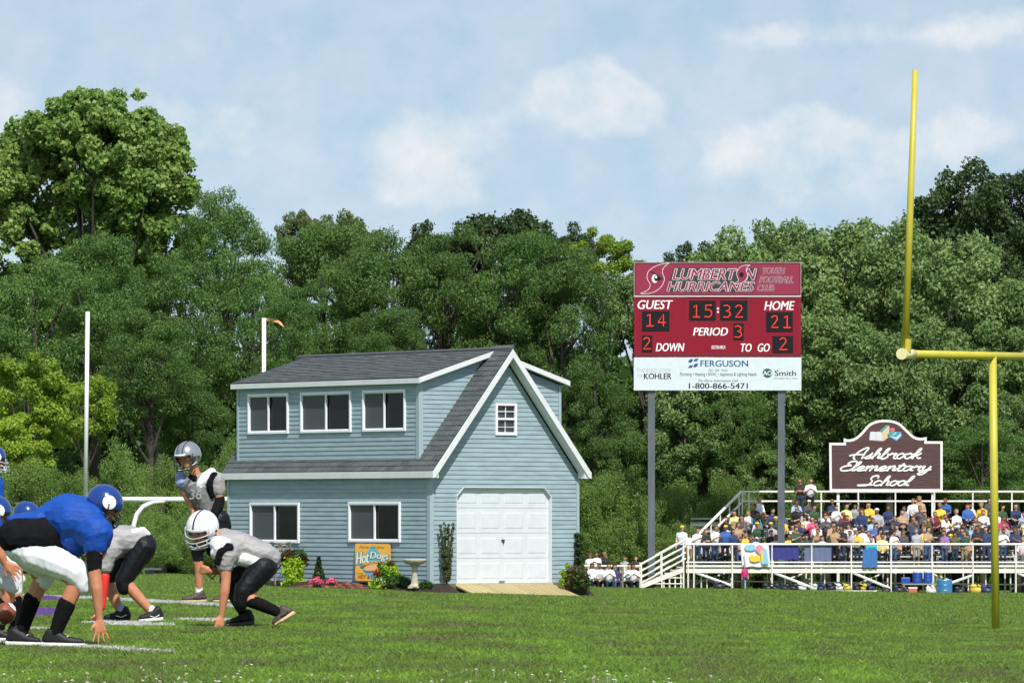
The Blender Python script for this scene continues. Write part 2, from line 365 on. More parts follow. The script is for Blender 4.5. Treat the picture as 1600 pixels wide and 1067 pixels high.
    # fascias
    def fascia(pa, pb, h, d, nm='fascia'):
        """board hanging from line pa-pb, height h, thickness vector d"""
        t = MB(); t.prism([pa, pb, pb-UP*h, pa-UP*h], d); return t.build(nm, white, bevel=.004)
    z0 = rz(-e)
    parts.append(fascia(H(-e-.004, -fo-.03, z0-.012), H(-e-.004, HL+bo, z0-.012), .15, HA*-.03, 'eave_fascia'))
    parts.append(fascia(H(HW+e+.004, -fo-.03, z0-.012), H(HW+e+.004, HL+bo, z0-.012), .15, HA*.03, 'eave_fascia'))
    for s in (0, 1):
        A = (lambda a: a) if s == 0 else (lambda a: HW-a)
        t = MB(); hgt = .15*math.hypot(1, sl_)*.82
        t.prism([H(A(-e-.03), -fo-.004, z0-.03), H(A(HW/2), -fo-.004, rid-.008), H(A(HW/2), -fo-.004, rid-hgt), H(A(-e+.04), -fo-.004, z0-.15), H(A(-e-.03), -fo-.004, z0-.165)], HB*-.03)
        parts.append(t.build('rake_board', white, bevel=.004))
        t = MB(); t.prism([H(A(.0), -.03, rz(0)-th-.10), H(A(HW/2), -.03, rid-th-.10), H(A(HW/2), -.03, rid-th-.13), H(A(.0), -.03, rz(0)-th-.13)], HB*-(fo-.034)); parts.append(t.build('soffit', white))
        t = MB(); t.prism([H(A(-e), -fo+.001, z0-.16), H(A(.03), -fo+.001, z0-.16), H(A(.03), -fo+.001, z0+.06), H(A(-e), -fo+.001, z0-.02)], HB*(fo-.035)); parts.append(t.build('eave_return', white))
        # dormer rakes and eaves
        t = MB(); dd = HB*-.03
        t.prism([H(A(q-de-.03), m0-df-.004, dz-.01), H(A(HW/2), m0-df-.004, rid-.02), H(A(HW/2), m0-df-.004, rid-.13), H(A(q-de-.03), m0-df-.004, dz-.125)], dd); parts.append(t.build('dormer_rake_board', white, bevel=.004))
        t = MB(); t.prism([H(A(q), m0-df+.001, dzf(q)-dth-.03), H(A(HW/2), m0-df+.001, rid-.10), H(A(HW/2), m0-df+.001, rid-.12), H(A(q), m0-df+.001, dzf(q)-dth-.06)], HB*(df-.03)); parts.append(t.build('soffit', white))
        sg = -1 if s == 0 else 1
        parts.append(fascia(H(A(q-de-.004), m0-df-.034, dz-.012), H(A(q-de-.004), m1+bo, dz-.012), .115, HA*(.03*sg), 'dormer_fascia'))
        t = MB(); t.prism([H(A(q-de), m0-df, dz-.10), H(A(q-.03), m0-df, dz-.10), H(A(q-.03), m1+bo, dz-.10), H(A(q-de), m1+bo, dz-.10)], UP*.015); parts.append(t.build('eave_soffit', white))
        t = MB(); t.prism([H(A(-e), -fo, z0-.14), H(A(-.03), -fo, z0-.14), H(A(-.03), HL+bo, z0-.14), H(A(-e), HL+bo, z0-.14)], UP*.015); parts.append(t.build('eave_soffit', white))
    # shingles
    m_sh = mat('asphalt_shingle', (.080, .092, .097), .85, .18, 30, bump=.5, objvar=.20, gpos=True)
    m_shs = mat('asphalt_shingle_joined', (.082, .094, .099), .85, .18, 30, bump=.5, island=.18, gpos=True)
    def tab_mesh(wd, ex): 
        v = [(0, -.006, .006), (wd-.008, -.006, .006), (wd-.008, ex+.03, .001), (0, ex+.03, .001), (0, -.006, .020), (wd-.008, -.006, .020), (wd-.008, ex, .007), (0, ex, .007)]
        return v, [(4, 5, 6, 7), (0, 1, 5, 4), (1, 2, 6, 5), (3, 0, 4, 7), (2, 3, 7, 6)]
    v, f = tab_mesh(.30, .145); tm = bpy.data.meshes.new('shingle'); tm.from_pydata(v, [], f); tm.materials.append(m_sh)
    cs = 1/math.hypot(1, sl_); sn = sl_*cs; Vs = (HA*cs+UP*sn).normalized(); Ns = (-HA*sn+UP*cs).normalized()
    Ms = Matrix((-HB, Vs, Ns)).transposed().to_4x4()     # x runs towards the front (left to right seen from the side)
    ex = .145; total = math.hypot(HW/2+e, (HW/2+e)*sl_); cnt = 0; r_ = random.Random(3)
    k = 0
    while k*ex < total-.05:
        s = k*ex; full = s < .46; b1 = HL+bo if full else m0+.06
        bb = -fo+.0; x = bb-(.15 if k % 2 else 0)
        # tabs from the front backwards
        u = bb; first = True
        while u < b1-.03:
            wd = .15 if (first and k % 2) else .30; first = False; end = min(u+wd, b1)
            o = bpy.data.objects.new('shingle', tm); link(o)
            Mw = Ms.copy(); Mw.translation = H(-e, end, z0)+Vs*s+Ns*r_.uniform(.0, .006); o.matrix_world = Mw; o.scale = ((end-u)/.30, 1, 1)
            o['_par'] = 1; parts.append((o, roof)); cnt += 1; u = end
        k += 1
    # dormer roof shingles: joined
    a_ = math.atan(dsl); Vd = (HA*math.cos(a_)+UP*math.sin(a_)); Nd = (-HA*math.sin(a_)+UP*math.cos(a_)); mb = MB()
    tot = (HW/2-q+de)/math.cos(a_); k = 0
    while k*.145 < tot-.02:
        u = m0-df+.01-(.15 if k % 2 else 0)
        while u < m1+bo-.02:
            w0 = max(u, m0-df); w1 = min(u+.3, m1+bo); off = r_.uniform(0, .008); e2 = min(.145, tot-k*.145)
            vv, ff = tab_mesh(w1-w0, e2-.03 if e2 < .145 else .145); base = H(q-de, w1, dz)+Vd*(k*.145)+Nd*off
            mb.add([base-HB*p[0]+Vd*p[1]+Nd*p[2] for p in vv], ff); u += .3
        k += 1
    o = mb.build('dormer_shingles', m_shs); o['kind'] = 'stuff'; parts.append((o, droof))
    t = MB(); t.tube([H(HW/2, -fo, rid+.005), H(HW/2, HL+bo, rid+.005)], .05, 6); parts.append(t.build('ridge_cap', m_shs))
    # small gable window
    org = H(0, 0, 0); U = HA; M = Matrix((HA, nG, UP)).transposed(); w3 = lambda u, v, d: org+U*u+UP*v+nG*d
    u0, v0, u1, v1 = gw; fw = .055; fr = MB()
    for (a, b, c, d) in ((u0, v0, u1, v0+.07), (u0, v1-fw, u1, v1), (u0, v0+.07, u0+fw, v1-fw), (u1-fw, v0+.07, u1, v1-fw)): fr.box(w3((a+c)/2, (b+d)/2, .02), (c-a, .06, d-b), M)
    win = fr.build('window', m_winf, bevel=.006); parts.append(win); vm = (v0+v1)/2+.01; um = (u0+u1)/2
    s = MB(); s.box(w3(um, vm, .01), (u1-u0-2*fw-.002, .04, .045), M); s.box(w3(um, (vm+v1)/2, .004), (.016, .02, v1-vm-.06), M); s.box(w3(um-.001, (vm+v1)/2-.01, .006), (u1-u0-2*fw-.004, .018, .016), M)
    s.box(w3(um, (vm+v0)/2+.01, -.01), (.012, .014, vm-v0-.12), M); s.box(w3(um-.001, (vm+v0)/2, -.008), (u1-u0-2*fw-.004, .012, .012), M); s.build('sash', m_winf, win)
    for (a, b) in ((v0+.07, vm-.02), (vm+.02, v1-fw)):
        g = MB(); g.box(w3(um, (a+b)/2, -.03), (u1-u0-2*fw-.004, .008, b-a), M); g.build('pane', mat('glass_grey', (.05, .055, .06), .1, .3, 6), win)
    # roller door: recessed, four sections with raised panels
    rec = .11; md = mat('white_steel_door', (.62, .66, .70), .5, .03, 5, gpos=True); du0, dv0, du1, dv1 = dr; dh = dv1+.0
    t = MB()
    for (p, q_) in zip(dpoly, dpoly[1:]+dpoly[:1]):
        if p[1] < 0 and q_[1] < 0: continue
        t.prism([w3(p[0], max(p[1], 0), .028), w3(q_[0], max(q_[1], 0), .028), w3(q_[0], max(q_[1], 0), -rec), w3(p[0], max(p[1], 0), -rec)], ((w3((du0+du1)/2, dh/2, 0)-w3((p[0]+q_[0])/2, (p[1]+q_[1])/2, 0)).normalized()*.014))
    parts.append(t.build('door_jamb', white))
    t = MB(); t.prism([w3(u, v, -.075) for u, v in dpoly], nG*.001); 
    door = MB(); door.box(w3((du0+du1)/2, dh/2, -.105), (du1-du0-.03, .03, dh), M); dob = door.build('roller_door', md); parts.append(dob)
    nsec = 4; sh = (dh+.10)/nsec; nc = 4; cw = (du1-du0-.03)/nc
    for i in range(nsec):
        z0_ = i*sh+.004; z1_ = min((i+1)*sh-.004, dh-.02); 
        sec = MB(); sec.box(w3((du0+du1)/2, (z0_+z1_)/2, -.081), (du1-du0-.034, .016, z1_-z0_), M); so_ = sec.build('door_section', md, dob)
        for j in range(nc):
            ua = du0+.015+j*cw+.055; ub = ua+cw-.11; za = z0_+.085; zb = i*sh+sh-.095
            if zb > dh-.03: zb = dh-.06
            b_ = .035; o3 = [w3(ua, za, -.0745), w3(ub, za, -.0745), w3(ub, zb, -.0745), w3(ua, zb, -.0745)]; i3 = [w3(ua+b_, za+b_, -.066), w3(ub-b_, za+b_, -.066), w3(ub-b_, zb-b_, -.066), w3(ua+b_, zb-b_, -.066)]
            if i < 3 or True:
                pb = MB(); pb.add(o3+i3, [(0, 1, 5, 4), (1, 2, 6, 5), (2, 3, 7, 6), (3, 0, 4, 7), (4, 5, 6, 7)])
                mo = pb.build('door_panel', md, dob)
    hd = MB(); hd.box(w3((du0+du1)/2+.02, dh*.45, -.05), (.09, .03, .022), M); hd.box(w3((du0+du1)/2+.03, dh*.45-.05, -.05), (.02, .03, .05), M); hd.build('handle', mat('dark_metal', (.08, .08, .08), .4, metal=.8), dob)
    hd = MB(); hd.box(w3((du0+du1)/2-.01, .045, -.05), (.16, .03, .018), M); hd.build('lift_handle', mat('grey_metal', (.3, .3, .3), .4, metal=.6), dob)
    sill = MB(); sill.box(w3((du0+du1)/2, -.03, -.02), (du1-du0+.06, .12, .055), M); parts.append(sill.build('door_sill', mat('sill_wood', (.52, .44, .28), .7)))
    for p in parts:
        o, par = (p if isinstance(p, tuple) else (p, root))
        if par is root:
            o.parent = root; o.matrix_parent_inverse = Matrix.Translation(-HO)
        else:
            if '_par' in o: del o['_par']
            o.parent = par
    # ramp: its own thing
    A0, A1 = w3(du0-.03, -.04, .05), w3(du1+.05, -.04, .05); dn = nG*1.02-UP*.29
    rr = empty('wooden_ramp', A0, label='weathered wooden plank ramp in front of the white garage door', cat='ramp')
    mp_ = mat('ramp_plank_wood', (.40, .33, .155), .75, .16, 7, gpos=True, objvar=.12, stretch=(6, 6, 2)); n = 16; wv = (A1-A0)/n; skew = HA*.0
    for i in range(n):
        t = MB(); t.prism([A0+wv*i+HA*.006, A0+wv*(i+1)-HA*.006, A0+wv*(i+1)-HA*.006+dn+HA*.06*(i+1)/n, A0+wv*i+HA*.006+dn+HA*.06*i/n], UP*-.035); o = t.build('plank', mp_, rr); o.location = -A0
    t = MB(); t.prism([A0+dn-UP*.037, A1+dn-UP*.037+HA*.06, A1+dn-UP*.10+HA*.06, A0+dn-UP*.10], nG*-.04); o = t.build('ramp_edge', mp_, rr); o.location = -A0
build_house()
# ------------------------------------------------------------------ trees and bushes
bark = mat('bark', (.060, .050, .038), .9, .3, 3, bump=.6, stretch=(1, 1, .2))
def leaves_np(centers, radii, flat, n, size, up=.35, jit=.9, seed=1, shell=.55, aspect=.6):
    """leaf rhombi scattered in ellipsoidal clumps -> (verts, count)"""
    g = np.random.default_rng(seed); C = np.asarray(centers, float); Rr = np.asarray(radii, float)
    wts = Rr**2; wts /= wts.sum(); idx = g.choice(len(C), n, p=wts)
    d = g.normal(size=(n, 3)); d /= np.linalg.norm(d, axis=1)[:, None]
    rad = shell+(1-shell)*g.random(n)**.6; rad *= 1+.18*g.normal(size=n)*(g.random(n) < .5)
    off = d*rad[:, None]*Rr[idx][:, None]; off[:, 2] *= flat
    c = C[idx]+off
    nrm = d*1.0+g.normal(size=(n, 3))*jit; nrm[:, 2] += up; nrm /= np.linalg.norm(nrm, axis=1)[:, None]
    t = np.cross(nrm, g.normal(size=(n, 3))); t /= np.linalg.norm(t, axis=1)[:, None]; b = np.cross(nrm, t)
    s = size*(.65+.7*g.random(n))[:, None]
    droop = nrm*s*.18
    V = np.stack([c+t*s*.5, c+b*s*.5*aspect-droop*.0, c-t*s*.5, c-b*s*.5*aspect], 1)
    V[:, 0] -= droop; V[:, 2] -= droop
    return V.reshape(-1, 3)
def leaf_obj(name, V, m, parent=None):
    n = len(V)//4; me = bpy.data.meshes.new(name)
    me.vertices.add(n*4); me.vertices.foreach_set('co', V.astype(np.float32).ravel())
    me.loops.add(n*4); me.loops.foreach_set('vertex_index', np.arange(n*4, dtype=np.int32))
    me.polygons.add(n); me.polygons.foreach_set('loop_start', np.arange(0, n*4, 4, dtype=np.int32))
    try: me.polygons.foreach_set('loop_total', np.full(n, 4, dtype=np.int32))
    except Exception: pass
    me.materials.append(m); me.update(); me.validate()
    o = bpy.data.objects.new(name, me); return link(o, parent)
def crown_clumps(rx, ry, rz, zc, n, seed, rad=(.9, 1.7), inner=.45, lumps=5, zmin=None):
    g = random.Random(seed); out = []; rr = []
    lobes = [(Vector((g.gauss(0, 1), g.gauss(0, 1), g.gauss(0, .8))).normalized(), g.uniform(.10, .30)) for _ in range(lumps)]
    while len(out) < n:
        d = Vector((g.gauss(0, 1), g.gauss(0, 1), g.gauss(0, 1))).normalized()
        k = 1+sum(a*max(0, d.dot(l))**4 for l, a in lobes)-.10*g.random()
        r = (inner+(1-inner)*g.random()**.45)*k
        p = Vector((d.x*rx*r, d.y*ry*r, zc+d.z*rz*r))
        if zmin is not None and p.z < zmin: continue
        out.append(p); rr.append(g.uniform(*rad)*(1.15-.35*r))
    return out, rr
def limbs(parent, base_r, h, clumps, seed, zfork, nlimb=12, lean=0):
    g = random.Random(seed); mb = MB(); top = Vector((lean, 0, h))
    pts = [Vector((lean*(t**1.5)+g.uniform(-.05, .05)*h*.03, g.uniform(-.05, .05)*h*.03, h*t)) for t in (0, .12, .3, .5, .7, .9)]
    mb.tube(pts, [base_r*1.25, base_r, base_r*.85, base_r*.65, base_r*.42, base_r*.15], 8)
    for c in sorted(clumps, key=lambda q: g.random())[:nlimb]:
        z0 = g.uniform(zfork, max(zfork+.5, min(c.z-.3, h*.75))); s = Vector((lean*((z0/h)**1.5), 0, z0)); mid = s.lerp(c, .5)+Vector((0, 0, -.25+g.random()*.5))
        mb.tube([s, mid, c], [base_r*.38, base_r*.22, base_r*.05], 5, cap=False)
    return mb.build('trunk', bark, parent, smooth=True)
LM = dict(
    maple=leafmat('maple_leaf', (.090, .195, .030), (.290, .400, .110), .06),
    locust=leafmat('locust_leaf', (.058, .135, .030), (.145, .245, .060), .12, big=.5, transl=.4),
    dark=leafmat('oak_leaf', (.025, .055, .016), (.070, .115, .032), .1, transl=.25),
    lime=leafmat('lime_leaf', (.120, .220, .020), (.340, .460, .050), .08, transl=.4),
    pale=leafmat('silver_leaf', (.085, .170, .042), (.240, .340, .115), .08, transl=.3),
    willow=leafmat('willow_leaf', (.075, .155, .025), (.220, .320, .075), .1, big=.8, transl=.35),
    under=leafmat('shade_darkened_leaf', (.034, .085, .018), (.090, .175, .034), .2, transl=.3),  # low leaf tones paint in the shade deep inside the wood
    yellowish=leafmat('ash_leaf', (.080, .130, .035), (.210, .270, .095), .06))
PROTO = {}
def tree_proto(kind, var):
    """crown of nominal half-width 5 m and half-height 5 m centred 5 m above its bottom; returns leaf mesh data + clumps"""
    key = (kind, var)
    if key in PROTO: return PROTO[key]
    sd = hash_(kind)+var*17
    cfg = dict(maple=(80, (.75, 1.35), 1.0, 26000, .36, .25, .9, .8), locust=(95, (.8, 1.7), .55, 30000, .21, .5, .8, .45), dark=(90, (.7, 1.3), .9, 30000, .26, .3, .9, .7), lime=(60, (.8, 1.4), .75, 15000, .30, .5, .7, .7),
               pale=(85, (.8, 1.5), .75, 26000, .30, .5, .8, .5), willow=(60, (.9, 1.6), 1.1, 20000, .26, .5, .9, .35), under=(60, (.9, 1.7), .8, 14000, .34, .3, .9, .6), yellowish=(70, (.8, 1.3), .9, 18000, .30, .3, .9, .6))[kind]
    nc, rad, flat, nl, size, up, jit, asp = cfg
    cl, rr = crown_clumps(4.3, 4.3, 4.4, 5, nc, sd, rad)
    V = leaves_np([tuple(c) for c in cl], rr, flat, nl, size, up, jit, sd, .5, asp)
    o = leaf_obj('crown', V, LM[kind]); COL.objects.unlink(o); me = o.data; bpy.data.objects.remove(o)
    PROTO[key] = (me, cl, rr); return PROTO[key]
def hash_(s): return sum(ord(c)*(i+3) for i, c in enumerate(s)) % 1000
def add_tree(kind, var, px, top, hw, bot, Y, label, name='broadleaf_tree', group=None, cat='tree', depth=1.0, trunk=True, cid=None, rot=None):
    """crown spans px+-hw, top..bot rows at distance Y"""
    X = sc(px, Y); s = Y/F; rx = hw*s; zt = CZ-(top-800)*s; zb = CZ-(bot-800)*s; g0 = gz(X, Y)
    zb = max(zb, g0+.2); me, cl, rr = tree_proto(kind, var); hz = (zt-zb)/2
    lim = dict(willow=9, locust=1.9, under=2.2).get(kind, 1.3)
    if hz > lim*rx: hz = lim*rx; zb = zt-2*hz
    root = empty(name, (X, Y, g0), label=label, cat=cat, group=group)
    c = bpy.data.objects.new('crown', me); link(c, root); a = rot if rot is not None else (px*0.37+top) % 6.28
    sx, sz = rx/4.35, hz/5.0; c.location = (0, 0, zb-g0); c.scale = (sx, sx*depth, sz); c.rotation_euler = (0, 0, a)
    if trunk:
        M = Matrix.Rotation(a, 3, 'Z'); pts = [Vector(((M @ p).x*sx, (M @ p).y*sx*depth, p.z*sz+zb-g0)) for p in cl]
        h = zt-g0-.15*hz; limbs(root, max(.07, h*.018), h, pts, int(px+top), max(1.0, (zb-g0)*.8), 14)
    return root
def build_trees():
    T = add_tree
    # tall maple, back left: several lobes on one trunk
    Y = 246; X = sc(140, Y); s = Y/F; g0 = gz(X, Y); root = empty('maple_tree', (X, Y, g0), label='tallest tree, bright wind-blown maple rising at the left of the photo', cat='tree')
    cs, rs = [], []
    for (px, py, r, n, sd) in ((150, 235, 92, 60, 1), (60, 300, 85, 46, 2), (210, 300, 78, 44, 3), (262, 262, 34, 12, 4), (20, 400, 90, 44, 5), (150, 400, 100, 56, 6), (265, 385, 50, 26, 7), (120, 190, 50, 18, 8), (182, 178, 36, 13, 10), (224, 208, 36, 12, 11), (152, 165, 26, 8, 15), (272, 232, 16, 5, 17), (88, 215, 44, 14, 18), (45, 235, 48, 16, 19), (5, 255, 48, 16, 20), (-30, 285, 50, 16, 21), (245, 232, 40, 12, 22), (-30, 300, 70, 25, 9), (180, 480, 95, 40, 12), (60, 500, 90, 34, 13), (288, 300, 20, 6, 14)):
        cc, rr = crown_clumps(r*s*.98, r*s*.98, r*s*.86, 0, int(n*1.7), sd+50, (.38, .80), lumps=9); 
        if r < 45: rr = [q*.8 for q in rr]
        ox, oz = (px-140)*s, CZ-(py-800)*s-g0; oy = random.Random(sd).uniform(-2, 2)
        cs += [(c.x+ox, c.y+oy, c.z+oz) for c in cc]; rs += rr
    V = leaves_np(cs, rs, .9, 120000, .235, .25, .9, 5, .5, .75); leaf_obj('crown', V, LM['maple'], root)
    limbs(root, .42, 17, [Vector(c) for c in cs], 5, 5, 40)
    # back dark trees
    G1 = 'dark trees rising behind the tree line'
    T('dark', 0, 780, 322, 95, 560, 262, 'dark evergreen-looking tree topping the wood straight behind the blue building', group=G1)
    T('dark', 1, 872, 340, 55, 560, 258, 'dark narrow tree behind the wood, left of the pale green tree', group=G1)
    T('dark', 1, 690, 338, 70, 560, 264, 'dark tree top just left of the highest dark crown behind the building', group=G1)
    T('dark', 2, 1500, 262, 100, 620, 262, 'tall dark oak behind the yellow upright, reaching above its neighbours', group=G1)
    T('dark', 0, 1592, 262, 62, 620, 266, 'tall dark oak cut by the right edge of the photo', group=G1, rot=1.0)
    T('dark', 2, 1440, 320, 40, 560, 268, 'small dark crown at the left foot of the tall dark oak', group=G1, rot=2.1)
    T('dark', 1, 1085, 372, 60, 600, 262, 'dark crown showing just above the scoreboard top left', group=G1, rot=2.1)
    T('yellowish', 0, 540, 318, 70, 520, 256, 'olive-yellow tree top behind the locusts, left of centre')
    T('yellowish', 0, 470, 322, 34, 520, 258, 'small olive-yellow crown beside the round locust top', rot=3.0)
    T('lime', 0, 948, 362, 55, 640, 240, 'light yellow-green tree left of the scoreboard', name='ash_tree')
    # fine leaved trees of the front row
    G2 = 'feathery green locust trees along the wood edge'
    for i, (px, top, hw, bot, Y, dpt, lb) in enumerate((
        (352, 288, 72, 520, 236, 1, 'round-topped feathery locust standing highest between maple and building'),
        (55, 385, 95, 640, 222, 1, 'broad feathery locust under the tall maple at the left edge'),
        (150, 348, 70, 600, 226, 1, 'feathery locust in front of the middle of the tall maple'),
        (250, 392, 85, 660, 221, 1, 'drooping feathery locust between white upright and maple'),
        (395, 380, 80, 660, 225, 1, 'feathery locust above the orange wind ribbon'),
        (505, 330, 85, 600, 232, 1, 'feathery locust behind the left part of the building roof'),
        (600, 352, 80, 620, 229, 1, 'feathery locust behind the dormer roof'),
        (700, 345, 85, 620, 231, 1, 'wide feathery locust left of the gable peak'),
        (800, 345, 88, 620, 230, 1, 'wide feathery locust straight above the gable peak'),
        (880, 372, 75, 640, 228, 1, 'feathery locust right of the gable peak'),
        (455, 430, 60, 650, 218, 1, 'low feathery locust just behind the ribbon post'),
        (235, 470, 78, 690, 208, 1, 'low-branched feathery locust between white upright and silver helmet'),
        (300, 590, 60, 740, 210, 1, 'lowest feathery branches above the silver helmet'),
        (930, 560, 60, 760, 224, 1, 'feathery locust right of the gable, left of the scoreboard post'),
        (600, 470, 70, 640, 219, 1, 'shorter feathery locust just above the dormer ridge'),
        (1535, 645, 70, 800, 221, 1, 'round feathery locust between school sign and yellow post'),
        (-40, 470, 80, 700, 219, 1, 'feathery locust half outside the left edge'))):
        T('locust', i % 3, px, top, hw, bot, Y, lb, name='locust_tree', group=G2)
    G3 = 'yellow-green maples low at the left'
    T('lime', 1, 45, 555, 75, 740, 196, 'yellow-green young tree at the far left edge', group=G3); T('lime', 2, 135, 572, 50, 730, 199, 'yellow-green young tree right behind the white upright', group=G3); T('lime', 0, 10, 640, 70, 800, 194, 'yellow-green bushy tree low at the left edge', group=G3, rot=2)
    G4 = 'pale grey-green trees right of centre'
    for i, (px, top, hw, bot, Y, lb) in enumerate(((1150, 362, 105, 640, 236, 'pale green tree showing behind the scoreboard top'), (1235, 345, 105, 640, 240, 'pale green tree at the scoreboard right corner'), (1330, 328, 115, 640, 238, 'highest pale green tree between scoreboard and yellow upright'),
        (1420, 352, 105, 640, 235, 'pale green tree behind the yellow upright'), (1500, 366, 110, 650, 231, 'pale green tree right of the yellow upright, below the dark oak'), (1590, 420, 90, 760, 229, 'pale green tree at the right edge of the photo'),
        (1290, 470, 95, 740, 224, 'lower pale green tree right of the scoreboard screen'), (1390, 500, 95, 740, 222, 'lower pale green tree above the school sign'), (1100, 470, 95, 740, 226, 'pale green tree hidden behind the scoreboard screen'), (1480, 520, 90, 750, 226, 'lower pale green tree above the yellow crossbar'), (1010, 430, 60, 700, 230, 'pale green tree behind the left edge of the scoreboard'))):
        T('pale', i % 3, px, top, hw, bot, Y, lb, name='silver_maple_tree', group=G4)
    G6 = 'smaller green trees in front of the wood, right of the building'
    for i, (px, top, hw, bot, Y, kd, lb) in enumerate(((965, 640, 55, 800, 220, 'locust', 'small feathery tree at the building right corner'), (1070, 610, 62, 790, 220, 'pale', 'small pale tree right of the left scoreboard post'), (1150, 590, 60, 770, 220, 'locust', 'small feathery tree between the scoreboard posts'), (1255, 620, 60, 790, 220, 'pale', 'small pale tree left of the school sign'),
        (1345, 590, 60, 760, 221, 'locust', 'small feathery tree right behind the school sign'), (1430, 600, 60, 780, 221, 'pale', 'small pale tree right of the school sign arch'), (1590, 610, 60, 790, 221, 'pale', 'small pale tree right of the yellow post'), (1205, 690, 50, 800, 219, 'pale', 'smallest pale tree right of the right scoreboard post'))):
        T(kd, (i+1) % 3, px, top, hw, bot, Y+4, lb, name='young_tree', group=G6)
    # shadowy understory trees filling the wood
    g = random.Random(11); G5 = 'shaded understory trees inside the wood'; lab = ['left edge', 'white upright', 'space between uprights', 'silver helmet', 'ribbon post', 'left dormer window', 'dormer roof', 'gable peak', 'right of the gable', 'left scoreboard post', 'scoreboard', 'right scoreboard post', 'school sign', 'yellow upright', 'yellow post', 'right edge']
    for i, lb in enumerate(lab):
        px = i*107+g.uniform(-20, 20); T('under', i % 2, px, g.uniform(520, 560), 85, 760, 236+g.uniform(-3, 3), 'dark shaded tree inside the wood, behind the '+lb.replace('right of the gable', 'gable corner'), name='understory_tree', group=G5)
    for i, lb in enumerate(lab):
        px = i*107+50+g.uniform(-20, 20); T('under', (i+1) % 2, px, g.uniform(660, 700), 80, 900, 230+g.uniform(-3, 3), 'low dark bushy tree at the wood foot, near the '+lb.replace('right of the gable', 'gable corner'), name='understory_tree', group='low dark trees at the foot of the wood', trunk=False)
    # far mass of the wood
    cs, rs = [], []
    g = random.Random(5)
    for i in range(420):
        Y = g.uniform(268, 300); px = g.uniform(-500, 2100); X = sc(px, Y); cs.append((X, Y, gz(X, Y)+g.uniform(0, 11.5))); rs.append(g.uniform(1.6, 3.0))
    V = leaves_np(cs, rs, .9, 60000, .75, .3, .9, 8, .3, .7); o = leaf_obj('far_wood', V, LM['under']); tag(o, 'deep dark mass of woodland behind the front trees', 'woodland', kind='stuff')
    # willow-like bushes along the edge
    B1 = 'leafy bushes at the foot of the wood'
    bl = [(-20, 740, 60, 'at the left edge'), (60, 715, 60, 'behind the blue helmets'), (120, 735, 50, 'left of the white upright foot'), (185, 705, 55, 'right of the white upright'), (245, 712, 50, 'just left of the silver helmet'), (310, 728, 50, 'behind the standing player'), (360, 700, 40, 'against the building corner'), (150, 790, 60, 'behind the white crossbar'), (230, 800, 55, 'under the white crossbar'), (300, 810, 50, 'behind the white helmet'), (30, 800, 60, 'low behind the left players')]
    for i, (px, top, hw, lb) in enumerate(bl): T('willow', i % 3, px, top, hw, 905, 176+(i % 4)*4-(8 if top > 780 else 0), 'sunlit grey-green bush '+lb, name='willow_bush', group=B1, cat='bush', trunk=False)
    B2 = 'tall willow bushes between building and bleachers'
    bl = [(915, 750, 45, 'touching the building right corner'), (965, 738, 45, 'left of the left scoreboard post'), (1020, 775, 40, 'behind the left scoreboard post'), (1075, 752, 42, 'behind the bleacher stairs'), (1125, 745, 38, 'left of the sloping bleacher rail'), (1170, 770, 38, 'behind the top left corner of the bleachers'), (990, 820, 50, 'low behind the cheerleaders'), (1060, 825, 50, 'low behind the stair rail'), (1265, 748, 34, 'left of the school sign'), (930, 810, 40, 'low beside the building')]
    for i, (px, top, hw, lb) in enumerate(bl): T('willow', (i+1) % 3, px, top-6, hw*1.15, 925, (217.9 if px > 1066 else 212.6)+(i % 3)*.7, 'green willow bush '+lb, name='willow_bush', group=B2, cat='bush', trunk=False)
    T('willow', 0, 1490, 690, 50, 800, 224, 'green willow bush right of the school sign', name='willow_bush', group=B2, cat='bush', trunk=False); T('willow', 1, 1585, 700, 50, 800, 224, 'green willow bush at the right edge above the crowd', name='willow_bush', group=B2, cat='bush', trunk=False)
build_trees()
